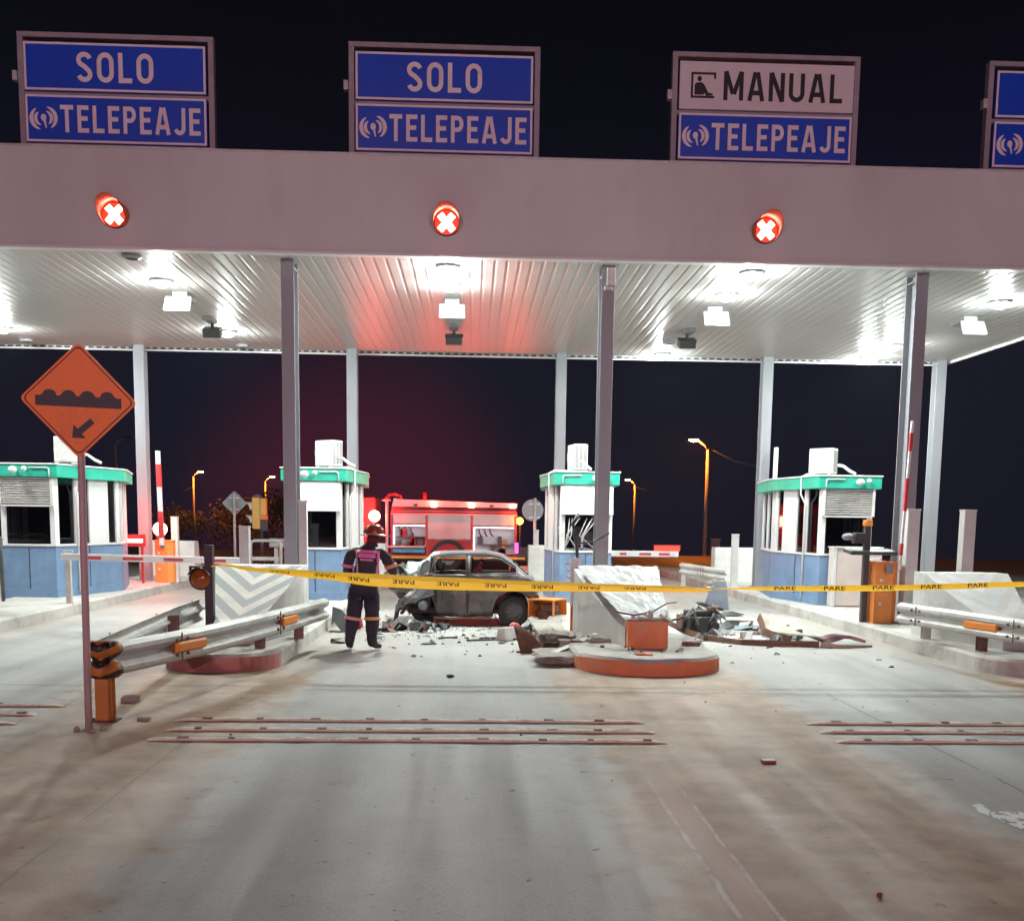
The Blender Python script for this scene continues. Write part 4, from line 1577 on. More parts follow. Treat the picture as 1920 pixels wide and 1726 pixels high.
m_armred = M("red arm stripe", (0.55, 0.045, 0.05), 0.4)
def arm(name, label, p0, p1, w, h, stripes, group="white barrier arms with red stripes"):
    p0, p1 = Vector(p0), Vector(p1)
    t = thing(name, label, "barrier arm", p0, 0, group)
    d = p1 - p0
    mb = MB()
    mb.bar((0, 0, 0), d, w, h)
    mb.build("boom", m_white, t, 0.008)
    horiz = abs(d.z) < abs(d.x)
    for (a, b_) in stripes:
        sm = MB()
        if horiz:
            sm.bar(d * a + Vector((0, -w / 2 - 0.002, -h * 0.05)), d * b_ + Vector((0, -w / 2 - 0.002, -h * 0.05)), 0.004, h * 0.42)
        else:
            sm.bar(d * a, d * b_, w + 0.006, h + 0.006)
        sm.build("red_stripe", m_armred, t)
    return t
cabinet(7.49, 17.75, "orange barrier cabinet at the right, in front of the front column")
arm("boom_gate", "raised white and red barrier arm beside the right front column", (7.66, 17.52, 1.14), (7.74, 17.52, 3.62), 0.045, 0.05, [(0.10, 0.18), (0.40, 0.62), (0.80, 0.92)])
cabinet(-7.25, 26.6, "orange barrier cabinet with the glowing red beacon, far left")
arm("boom_gate", "raised striped barrier arm rising beside the red beacon on the left", (-7.24, 26.3, 1.15), (-7.28, 26.3, 3.45), 0.09, 0.14, [(0.08, 0.36), (0.62, 0.86)])
t = thing("beacon", "glowing red beacon on top of the orange cabinet on the left", "beacon", (-7.36, 26.6, 1.276))
mb = MB(); mb.cyl((0, 0, 0), (0, 0, 0.12), 0.10); mb.build("base", m_dark, t)
mb = MB(); mb.ball((0, 0, 0.27), 0.17, n=20, k=12); mb.build("lens", EM("red beacon glow", (1.0, 0.12, 0.08), 45.0), t)
plight("beacon_light", (0, -0.28, 0.30), (1.0, 0.03, 0.015), 110, 0.1, t)
t = thing("light_board", "red board with a white glowing tube in front of the left rear column", "light", (-8.0, 26.2, 0.215))
mb = MB()
mb.b2(-0.43, 0.40, -0.03, 0.03, 0.90, 1.20)
mb.b2(-0.36, -0.30, -0.02, 0.02, 0, 0.9); mb.b2(0.28, 0.34, -0.02, 0.02, 0, 0.9)
mb.build("board", m_redp, t, 0.01)
mb = MB(); mb.b2(-0.28, 0.34, -0.06, -0.032, 1.0, 1.09); mb.build("glow_tube", EM("red white tube", (1.0, 0.50, 0.46), 6.0), t, 0.012)
# closed arm across the left lane
t = arm("boom_gate", "lowered white barrier arm with red stripes across the left lane", (-7.27, 20.0, 1.10), (-3.96, 20.0, 1.06), 0.06, 0.125, [(0.115, 0.225), (0.345, 0.46), (0.575, 0.685), (0.825, 0.925)])
t = thing("barrier_post", "slim grey barrier support hidden behind the diamond sign's pole", "post", (-7.18, 20.07, 0.215))
mb = MB(); mb.b2(-0.05, 0.05, -0.03, 0.05, 0, 0.96); mb.build("pedestal", m_galv, t, 0.006)
mb = MB(); mb.b2(-0.09, 0.09, -0.02, 0.04, 0.962, 1.0); mb.build("cap", m_galv, t, 0.004)
arm("boom_gate", "lowered white barrier arm behind the damaged booth, pointing right", (3.2, 27.0, 1.06), (5.75, 27.0, 1.07), 0.06, 0.15, [(0.40, 0.47), (0.60, 0.72), (0.80, 0.91)])
cabinet(3.05, 27.3, "orange barrier cabinet hidden behind the damaged booth")
t = thing("warning_lamp_box", "small red lamp box lit on top of the lowered barrier arm behind the damaged booth", "lamp", (5.45, 27.0, 1.146))
mb = MB(); mb.b2(-0.33, 0.33, -0.05, 0.05, 0.0, 0.13); mb.build("lens", EM("red strip lens", (1.0, 0.04, 0.02), 2.2), t, 0.015)
mb = MB(); mb.b2(-0.35, 0.35, -0.06, 0.06, 0.131, 0.15); mb.build("cap", m_redp, t)
arm("boom_gate", "raised white barrier arm standing behind the right booth", (8.17, 27.0, 1.15), (8.19, 27.0, 3.82), 0.08, 0.15, [(0.60, 0.70)])
cabinet(8.3, 27.35, "orange barrier cabinet hidden behind the right booth")

# ------------------------------------------------------------------ fixtures on the right island
t = thing("control_cabinet", "large beige metal box with handles in front of the right booth", "cabinet", (8.26, 21.18, 0.215))
mb = MB(); mb.b2(-0.50, 0.50, -0.10, 0.20, 0.02, 1.20)
mb.build("casing", M("beige metal", (0.60, 0.52, 0.48), 0.5, var=0.1, scale=2, dirt=(0.35, 0.27, 0.22), dirt_amt=0.4), t, 0.012)
mb = MB(); mb.b2(-0.52, 0.52, -0.12, 0.21, 1.201, 1.225); mb.b2(-0.52, -0.44, -0.113, -0.101, 0.0, 1.2); mb.build("trim", m_white, t, 0.004)
for z in (0.18, 0.62, 0.80, 0.98):
    mb = MB(); mb.bar((0.22, -0.13, z), (0.44, -0.13, z + 0.02), 0.02, 0.03); mb.bar((0.42, -0.10, z + 0.02), (0.42, -0.13, z + 0.02), 0.02, 0.02); mb.bar((0.24, -0.10, z), (0.24, -0.13, z), 0.02, 0.02)
    mb.build("handle", m_white if z > 0.5 else m_brown, t)
t = thing("camera_post", "dark post with an orange cap, camera and tray beside the orange cabinet at the right", "post", (7.20, 17.85, 0.215))
mb = MB(); mb.b2(-0.05, 0.05, -0.05, 0.05, 0, 1.66); mb.build("post", m_dark, t, 0.006)
mb = MB(); mb.cyl((0, 0, 1.661), (0, 0, 1.76), 0.085, 0.08); mb.build("orange_cap", EM("orange cap", (1.0, 0.30, 0.03), 0.30), t, 0.01)
mb = MB(); mb.b2(-0.24, -0.06, -0.10, 0.08, 1.36, 1.54); mb.bar((-0.06, 0, 1.45), (0, 0, 1.45), 0.04, 0.04); mb.build("camera_box", m_dark, t, 0.01)
mb = MB(); mb.ball((-0.34, -0.02, 1.47), 0.10, sz=0.62); mb.build("camera_dome", m_grey, t)
mb = MB()
R = Matrix.Rotation(math.radians(6), 3, "X")
mb.box((0.03, -0.1, 1.22), (0.80, 0.42, 0.06), 0, R)
mb.build("tray", m_dark, t, 0.01)
# handrail at the left edge
t = thing("handrail", "dark tube handrail standing on the island at the left edge", "handrail", (-8.55, 20.4, 0.215))
mb = MB(); mb.tube([(0, 0, 0), (0.0, 0, 1.20), (-0.05, 0, 1.235), (-0.9, 0, 1.235), (-0.95, 0, 1.20), (-0.95, 0, 0)], 0.035, 8)
mb.build("tube_frame", M("dark green-grey paint", (0.06, 0.07, 0.07), 0.45), t)
mb = MB(); mb.b2(-0.9, -0.04, -0.012, 0.012, 1.05, 1.14); mb.build("rail_plate", m_galv, t)
# ------------------------------------------------------------------ behind the islands
def tube_hoop(x, y, w, h, label):
    mb = MB()
    mb.tube([(-w / 2, 0, 0), (-w / 2, 0, h - 0.12), (-w / 2 + 0.05, 0, h - 0.03), (-w / 2 + 0.14, 0, h), (w / 2 - 0.14, 0, h), (w / 2 - 0.05, 0, h - 0.03), (w / 2, 0, h - 0.12), (w / 2, 0, 0)], 0.055, 8)
    mb.bar((-w / 2, 0, h * 0.5), (w / 2, 0, h * 0.5), 0.03, 0.12)
    o = mb.build("hoop_barrier", m_galv)
    o.location = (x, y, 0)
    return tag(o, label, "barrier", "grey tube hoops behind the left lane")
tube_hoop(-6.1, 33.5, 0.95, 1.13, "grey tube hoop barrier under the yellow traffic light")
guardrail("guardrail", "grey guardrail far behind, passing behind the yellow traffic light's post", [(-6.3, 35.2, 1.02), (-4.0, 35.2, 1.0), (-3.3, 35.2, 1.0)], 1, [], [(-6.1, 35.28, 0, 1.15, m_galv), (-3.5, 35.28, 0, 1.15, m_galv)])
t = thing("traffic_light", "yellow two-lamp traffic light seen from the side on a dark post, behind the left lane", "traffic light", (-6.84, 36.0, 0.2))
mb = MB(); mb.cyl((0.12, 0.0, 0.0), (0.12, 0.0, 1.25), 0.06); mb.b2(0.05, 0.33, -0.05, 0.05, 1.2, 1.58); mb.build("post", m_dark, t)
m_tly = M("yellow traffic light paint", (0.72, 0.42, 0.10), 0.5, var=0.1)
mb = MB(); mb.b2(-0.16, 0.10, -0.17, 0.17, 1.26, 2.32); mb.b2(0.101, 0.30, -0.14, 0.14, 1.72, 2.30); mb.build("housing", m_tly, t, 0.03)
mb = MB(); mb.b2(0.11, 0.31, -0.15, 0.15, 1.58, 1.72); mb.build("orange_band", m_orange, t)
for z in (1.58, 2.02):
    mb = MB()
    n = 16; vs = []
    for i in range(n + 1):
        a = math.radians(-50 + 280 * i / n)
        dd = 0.08 + 0.17 * max(0, math.sin(a))
        vs += [(-0.16, 0.15 * math.cos(a), z + 0.15 * math.sin(a)), (-0.16 - dd, 0.15 * math.cos(a), z + 0.15 * math.sin(a))]
    mb.add(vs, [(2 * i, 2 * i + 1, 2 * i + 3, 2 * i + 2) for i in range(n)], 0, True)
    mb.build("visor", M("pale visor", (0.70, 0.62, 0.42), 0.5), t)
    mb = MB(); mb.lathe([(0.145, -0.165), (0.10, -0.19), (0.0001, -0.2)], (0, 0, z), axis="x", n=16); mb.build("lens", m_redp, t)
mb = MB(); mb.lathe([(0.20, 2.33), (0.10, 2.40), (0.0001, 2.42)], n=14); mb.build("top_cap", m_grey, t)
m_signback = M("bare sign back", (0.30, 0.31, 0.32), 0.45, metal=0.4, var=0.12)
t = thing("road_sign", "back of a grey diamond road sign on a thin post, behind the left lane", "sign", (-7.75, 36.6, 0.2))
mb = MB(); mb.cyl((0, -0.03, 0), (0, -0.03, 2.45), 0.045, n=10); mb.build("post", m_white, t)
mb = MB(); mb.prism(rdiamond(0.43, 0.05, 0, 2.12), 0.02, 0.035, "y"); mb.build("sign_back", m_signback, t)
for z in (2.28, 1.90):
    mb = MB(); mb.b2(-0.16, 0.16, -0.01, 0.0195, z, z + 0.04); mb.build("bracket", m_white, t)
t = thing("road_sign", "back of a grey round road sign beside the damaged booth", "sign", (2.62, 37.2, 0.2))
mb = MB(); mb.cyl((0, -0.03, 0), (0, -0.03, 2.45), 0.05, n=10); mb.build("post", m_white, t)
mb = MB(); mb.lathe([(0.0001, 0.02), (0.38, 0.02), (0.38, 0.035), (0.0001, 0.035)], (-0.08, 0, 2.03), axis="y", n=28, smooth=False); mb.build("sign_back", m_signback, t)
for z in (2.22, 1.75):
    mb = MB(); mb.b2(-0.22, 0.18, -0.01, 0.018, z, z + 0.05); mb.build("bracket", m_white, t)
# ------------------------------------------------------------------ rumble strips
m_strip = M("dirty rumble strip", (0.76, 0.70, 0.53), 0.7, var=0.25, scale=3, stretch=(3, 1, 1), dirt=(0.30, 0.17, 0.10), dirt_amt=0.6, thresh=0.56)
m_stripb = M("brown strip edge", (0.24, 0.125, 0.075), 0.85, var=0.4, scale=5)  # brown lower front edge of each strip
def boxgeo(x0, x1, y0, y1, z0, z1):
    b = MB().b2(x0, x1, y0, y1, z0, z1)
    return b.v, b.f
def strip(x0, x1, y, label, seed):
    r = random.Random(seed)
    mb = MB()
    n = 60
    prof = [(-0.046, 0.0), (-0.044, 0.008), (-0.040, 0.020), (-0.034, 0.025), (0.012, 0.027), (0.036, 0.022), (0.048, 0.0)]
    L_ = x1 - x0
    vs = []
    for i in range(n + 1):
        x = L_ * i / n
        e_ = min(1.0, (i + 0.4) / 2, (n - i + 0.4) / 2)
        for (a, z) in prof:
            vs.append((x, a + 0.012 * mnoise.noise(Vector((x * 0.8, seed, 0))) + 0.006 * mnoise.noise(Vector((x * 6, seed, a * 10))), z * e_ * (1 + 0.5 * mnoise.noise(Vector((x * 5, seed, a * 20))))))
    K = len(prof)
    for k in range(K - 1):
        mb.add(vs, [(i * K + k, (i + 1) * K + k, (i + 1) * K + k + 1, i * K + k + 1) for i in range(n)], 2 if k == 0 else 0)
    x = 0.25
    while x < L_ - 0.15:
        mb.add(*boxgeo(x, x + 0.05 + 0.05 * r.random(), -0.030, 0.024, 0.010, 0.0285 + 0.004 * r.random()), 1)
        x += 0.42 + 0.2 * r.random()
    o = mb.build("rumble_strip", [m_strip, m_rust, m_stripb])
    o.location = (x0, y, 0.001)
    return tag(o, label, "rumble strip", "raised rumble strips across the lanes")
for k, (x0, x1, y, lab) in enumerate([(-2.33, 2.08, 9.76, "farthest rumble strip across the middle lane"), (-2.28, 2.10, 9.30, "second rumble strip across the middle lane"), (-2.32, 2.13, 8.88, "nearest and longest rumble strip across the middle lane"),
                                      (-7.6, -3.62, 10.45, "farthest rumble strip at the left edge, behind the diamond sign's pole"), (-7.7, -3.70, 9.98, "second rumble strip at the left edge"), (-7.7, -3.70, 9.55, "nearest rumble strip at the left edge"),
                                      (3.63, 7.9, 9.76, "farthest rumble strip at the right edge"), (3.63, 7.9, 9.36, "second rumble strip at the right edge"), (3.64, 7.9, 8.94, "nearest rumble strip at the right edge")]):
    strip(x0, x1, y, lab, k)

# ------------------------------------------------------------------ wrecked hatchback
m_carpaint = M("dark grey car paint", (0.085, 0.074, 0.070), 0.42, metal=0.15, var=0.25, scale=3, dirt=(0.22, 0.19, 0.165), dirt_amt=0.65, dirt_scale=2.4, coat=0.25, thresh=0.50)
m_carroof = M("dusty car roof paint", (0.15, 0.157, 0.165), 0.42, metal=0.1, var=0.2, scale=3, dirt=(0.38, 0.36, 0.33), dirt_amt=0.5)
m_shatter = M("shattered windscreen", (0.50, 0.60, 0.58), 0.45, var=0.45, scale=14, bump=0.8, bscale=24)
m_carint = M("dark car interior", (0.055, 0.028, 0.03), 0.8, var=0.4, scale=6)
m_seat = M("maroon seat fabric", (0.16, 0.035, 0.04), 0.85, var=0.3, scale=8)
def interp(T, x):
    if x <= T[0][0]:
        return T[0][1]
    for (a, u), (b_, v) in zip(T[:-1], T[1:]):
        if a <= x <= b_:
            f = (x - a) / (b_ - a)
            f = f * 0.75 + 0.25 * f * f * (3 - 2 * f)
            return u + (v - u) * f
    return T[-1][1]
def car():
    t = thing("wrecked_car", "wrecked dark grey hatchback with crushed front and open windows, standing across the middle lane", "car", (0.20, 19.42, 0), math.radians(-2))
    TOP = [(-1.50, 0.70), (-1.25, 0.82), (-1.05, 0.95), (-0.85, 1.02), (-0.52, 1.265), (-0.30, 1.305), (0.15, 1.32), (0.52, 1.32), (0.76, 1.275), (0.92, 1.18), (1.27, 0.91), (1.36, 0.86), (1.376, 0.80)]
    BELT = [(-1.50, 0.62), (-1.2, 0.74), (-0.95, 0.86), (-0.6, 0.90), (0.2, 0.90), (0.75, 0.905), (1.0, 0.91), (1.27, 0.86), (1.375, 0.80)]
    def arch(x, xc, zc_, R):
        d = abs(x - xc)
        return zc_ + math.sqrt(max(0, R * R - d * d)) if d < R else 0
    XW = 1.00
    xs = []
    x = -1.27
    while x < 1.376:
        xs.append(x)
        x += 0.0575
    H = []
    for x in xs:
        zt, zb = interp(TOP, x), interp(BELT, x)
        zb = min(zb, zt - 0.03)
        zs_ = 0.17 if x < 1.2 else 0.30 + (x - 1.2) * 0.5
        zs_ = max(zs_, arch(x, XW, 0.27, 0.355), arch(x, -0.72, 0.30, 0.32) if True else 0)
        zm = max(0.5 * (zb + 0.17) + 0.04, zs_ + 0.015)
        zs_ = min(zs_, zb - 0.05)
        zm = min(max(zm, zs_ + 0.02), zb - 0.02)
        taper = 1.0 - 0.10 * max(0, (x - 1.0) / 0.4) ** 2
        hood = zt - zb < 0.2
        p3 = (0.70, zt - 0.015) if hood else (0.665, zb + (zt - zb) * 0.86)
        def mid(p, q, f):
            return (p[0] + (q[0] - p[0]) * f, p[1] + (q[1] - p[1]) * f)
        a0, a1, a2 = (0.77, zs_), (0.815, zm), (0.80, zb)
        ring = [a0, mid(a0, a1, 0.33), mid(a0, a1, 0.67), a1, mid(a1, a2, 0.33), mid(a1, a2, 0.67), a2, (0.745, zb + 0.025), p3, ((0.63 if not hood else 0.5), zt - 0.008), (0.0, zt + 0.015)]
        row = []
        for s in (-1, 1):
            pts = ring if s < 0 else ring[:-1][::-1]
            for (w, z) in pts:
                v = Vector((x, s * w * taper, z))
                # crushed front
                c = max(0.0, (-x - 0.34) / 0.72)
                if c > 0:
                    nv = mnoise.noise_vector(Vector((x * 3.2, v.y * 2.2, z * 3.0)))
                    nw = mnoise.noise_vector(Vector((x * 8, v.y * 6, z * 8 + 4)))
                    v += nv * 0.27 * c + nw * 0.12 * c
                    v.x += 0.10 * c
                # dents along the near side
                if s < 0:
                    if z < zb + 0.01:
                        v.y += 0.11 * max(0, mnoise.noise(Vector((x * 2.3 + 1.0, z * 2.6, 0)))) + 0.045 * mnoise.noise(Vector((x * 5, z * 6, 7))) + 0.018 * mnoise.noise(Vector((x * 13, z * 13, 2)))
                row.append(v)
        H.append(row)
    K = len(H[0])   # 21: 0..10 near side to centre, 11..20 far side down
    V = [v for r in H for v in r]
    groups = {"body": [], "roof": [], "screen": [], "door": [], "hatch": []}
    for i in range(len(xs) - 1):
        xm = (xs[i] + xs[i + 1]) / 2
        for k in range(K - 1):
            f = (i * K + k, (i + 1) * K + k, (i + 1) * K + k + 1, i * K + k + 1)
            glassband = k in (7, 12)
            if glassband and (-0.50 < xm < 0.155 or 0.22 < xm < 1.05):
                continue
            if -0.66 < xm < -0.34 and k in (9, 10):
                groups["screen"].append(f)
                continue
            if k in (7, 8, 11, 12) and -1.02 < xm < -0.50:
                groups["screen"].append(f)
                continue
            if k in (9, 10) and -1.02 < xm <= -0.66:
                groups["screen"].append(f)
                continue
            if k in (9, 10) and 0.98 < xm < 1.26:
                groups["hatch"].append(f)
                continue
            if k in (0, 1, 2, 3, 4, 5, 6) and -0.42 < xm < 0.17:
                groups["door"].append(f)
                continue
            if k in (8, 9, 10, 11) and xm > -0.7:
                groups["roof"].append(f)
                continue
            groups["body"].append(f)
    groups["body"].append([(len(xs) - 1) * K + k for k in range(K)])
    def mk(fs, name, mat, par, thick=0.02, off=0.0, smooth=True):
        used = sorted({i for f in fs for i in f})
        mp = {u: n for n, u in enumerate(used)}
        mb = MB()
        vs = [V[u] + Vector((0, off, 0)) for u in used]
        mb.add(vs, [[mp[i] for i in f] for f in fs], 0, smooth)
        o = mb.build(name, mat, par)
        o.data.set_sharp_from_angle(angle=math.radians(20))
        s = o.modifiers.new("thickness", "SOLIDIFY")
        s.thickness = thick
        s.offset = -1
        return o
    body = mk(groups["body"], "body", m_carpaint, t)
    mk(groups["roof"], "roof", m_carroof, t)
    mk(groups["screen"], "windscreen", m_shatter, t, 0.008)
    mk(groups["hatch"], "hatch_glass", m_glass, t, 0.008)
    dr = mk(groups["door"], "door", m_carpaint, t, 0.03, -0.012)
    mb = MB(); mb.bar((0.06, -0.835, 0.74), (0.16, -0.835, 0.745), 0.02, 0.035); mb.build("handle", m_dark, dr)
    mb = MB(); mb.b2(-0.40, 0.15, -0.825, -0.812, 0.885, 0.905); mb.build("window_seal", m_black, dr)
    # pillar trim and side window frame
    mb = MB()
    mb.tube([(0.22, -0.79, 0.93), (0.235, -0.70, 1.21), (0.25, -0.69, 1.24), (0.74, -0.69, 1.20), (1.04, -0.74, 1.03), (1.04, -0.785, 0.955), (0.22, -0.79, 0.93)], 0.013, 6)
    mb.tube([(-0.50, -0.77, 0.95), (-0.38, -0.70, 1.17), (-0.30, -0.69, 1.22), (0.12, -0.685, 1.245), (0.15, -0.70, 1.23), (0.15, -0.79, 0.94)], 0.016, 6)
    mb.build("window_frame", m_carpaint, t)
    # interior
    mb = MB()
    mb.b2(-0.9, 1.2, -0.68, 0.68, 0.22, 0.30)
    mb.b2(-0.72, -0.50, -0.62, 0.62, 0.30, 0.90)
    mb.build("floor_and_dashboard", m_carint, t, 0.02)
    for y in (-0.33, 0.33):
        mb = MB()
        R = Matrix.Rotation(math.radians(-14), 3, "Y")
        mb.box((0.02, y, 0.45), (0.46, 0.46, 0.16))
        mb.box((0.30, y, 0.78), (0.13, 0.44, 0.60), 0, Matrix.Rotation(math.radians(14), 3, "Y"))
        mb.box((0.385, y, 1.09), (0.09, 0.24, 0.15), 0, Matrix.Rotation(math.radians(14), 3, "Y"))
        mb.build("seat", m_seat, t, 0.04)
    mb = MB()
    mb.box((0.70, 0, 0.48), (0.40, 1.25, 0.18))
    mb.box((0.95, 0, 0.80), (0.13, 1.2, 0.50), 0, Matrix.Rotation(math.radians(18), 3, "Y"))
    mb.build("rear_bench", m_seat, t, 0.04)
    mb = MB()
    P = [(-0.36 + 0.06 * math.cos(a), 0.33 + 0.18 * math.sin(a), 0.92 + 0.16 * math.cos(a)) for a in [2 * math.pi * i / 20 for i in range(21)]]
    mb.tube(P, 0.014, 6)
    mb.build("steering_wheel", m_black, t)
    # rear wheels
    for y, s in ((-0.70, -1), (0.70, 1)):
        wb = MB()
        tp = [(0.165, -0.085), (0.235, -0.09), (0.272, -0.07), (0.283, -0.03), (0.283, 0.03), (0.272, 0.07), (0.235, 0.09), (0.165, 0.085)]
        wb.lathe([(r, h * 1.0) for r, h in tp], (XW, y, 0.275), axis="y", n=40)
        w = wb.build("wheel", m_rubber, t)
        rb = MB()
        yo = -0.06 * (1 if s < 0 else -1)
        rb.lathe([(0.165, yo * 1.35), (0.15, yo * 1.2), (0.135, yo * 0.6), (0.05, yo * 0.9), (0.0001, yo * 1.0)], (XW, y, 0.275), axis="y", n=32)
        for k in range(8):
            a = 2 * math.pi * k / 8
            c, s_ = math.cos(a), math.sin(a)
            rb.bar((XW + 0.05 * c, y + yo * 1.05, 0.275 + 0.05 * s_), (XW + 0.14 * c, y + yo * 0.95, 0.275 + 0.14 * s_), 0.03, 0.02, upv=(0, 1, 0))
        rb.build("rim", M("dull steel rim", (0.10, 0.098, 0.095), 0.5, metal=0.4, var=0.3, scale=20), w)
    # wheel house darkness is a real liner
    lb = MB()
    lb.lathe([(0.35, -0.30), (0.35, 0.15)], (XW, -0.5, 0.28), axis="y", n=28)
    lb.build("wheel_liner", m_black, t)
    # exposed front hub, bent suspension, torn bumper and headlamp
    fb = MB()
    fb.lathe([(0.0001, -0.09), (0.07, -0.09), (0.09, -0.05), (0.10, 0.05), (0.07, 0.06), (0.0001, 0.06)], (-0.62, -0.68, 0.36), axis="y", n=20)
    fb.tube([(-0.62, -0.66, 0.36), (-0.55, -0.5, 0.45), (-0.4, -0.4, 0.5)], 0.03, 7)
    fb.build("front_hub", m_grey, t)
    wf = MB()
    wf.lathe([(0.14, -0.08), (0.22, -0.085), (0.265, -0.06), (0.265, 0.06), (0.22, 0.085), (0.14, 0.08)], (0, 0, 0), axis="y", n=32)
    fw_ = wf.build("front_wheel", m_rubber, t)
    fw_.location = (-0.62, -0.40, 0.30)
    fw_.rotation_euler = (math.radians(25), 0, math.radians(28))
    bb = MB()
    for k in range(26):
        r_ = random.Random(100 + k)
        c = Vector((-1.0 + 0.75 * r_.random(), -0.72 + 1.2 * r_.random(), 0.10 + 0.45 * r_.random()))
        d = Vector((r_.random() - 0.5, r_.random() - 0.5, r_.random() - 0.6)).normalized() * (0.12 + 0.25 * r_.random())
        bb.bar(c - d * 0.5, c + d * 0.5, 0.03 + 0.09 * r_.random(), 0.012 + 0.03 * r_.random())
    bb.build("crushed_engine_bay", m_dark, t)
    sb = MB()
    sb.tube([(-0.42, -0.80, 0.15), (-0.1, -0.81, 0.135), (0.25, -0.805, 0.15), (0.60, -0.79, 0.17)], 0.028, 7)
    sb.build("bent_sill", m_rust, t)
    hm = MB()
    for k in range(5):
        hm.tube([(-0.3 + 0.2 * k, -0.835, 0.80 - 0.02 * (k % 2)), (-0.22 + 0.2 * k, -0.85, 0.765), (-0.12 + 0.2 * k, -0.84, 0.80)], 0.007, 5)
    hm.build("torn_side_trim", m_white, t)
    tl = MB()
    tl.b2(1.30, 1.375, -0.70, -0.50, 0.62, 0.80)
    tl.build("tail_lamp", m_redp, t, 0.01)
    wp = MB()   # torn wing panel hanging off the front
    vs, fs = [], []
    for i in range(9):
        for j in range(6):
            u, v = i / 8, j / 5
            vs.append((-0.42 - 0.62 * u + 0.05 * mnoise.noise(Vector((u * 4, v * 4, 3))), -0.84 - 0.10 * u + 0.10 * math.sin(u * 5 + v * 3) * u - 0.04 * v, 0.90 - 0.42 * u - 0.34 * v * (1 - 0.55 * u) + 0.05 * mnoise.noise(Vector((u * 5, v * 5, 11)))))
    fs = [(i * 6 + j, (i + 1) * 6 + j, (i + 1) * 6 + j + 1, i * 6 + j + 1) for i in range(8) for j in range(5)]
    wp.add(vs, fs)
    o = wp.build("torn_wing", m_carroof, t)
    s = o.modifiers.new("thickness", "SOLIDIFY"); s.thickness = 0.01
    mb = MB()
    mb.b2(1.36, 1.45, -0.74, 0.74, 0.40, 0.58)
    mb.build("rear_bumper", m_dark, t, 0.03)
    hp = MB()   # folded bonnet sheet
    vs, fs = [], []
    for i in range(9):
        for j in range(7):
            u, v = i / 8, j / 6
            vs.append((-1.05 + 0.55 * u + 0.05 * mnoise.noise(Vector((u * 5, v * 5, 1))), -0.70 + 1.3 * v, 0.80 + 0.30 * u + 0.10 * math.sin(u * 9 + v * 2) + 0.08 * mnoise.noise(Vector((u * 4, v * 4, 9)))))
    fs = [(i * 7 + j, (i + 1) * 7 + j, (i + 1) * 7 + j + 1, i * 7 + j + 1) for i in range(8) for j in range(6)]
    hp.add(vs, fs)
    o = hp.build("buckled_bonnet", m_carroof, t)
    s = o.modifiers.new("thickness", "SOLIDIFY"); s.thickness = 0.01
car()

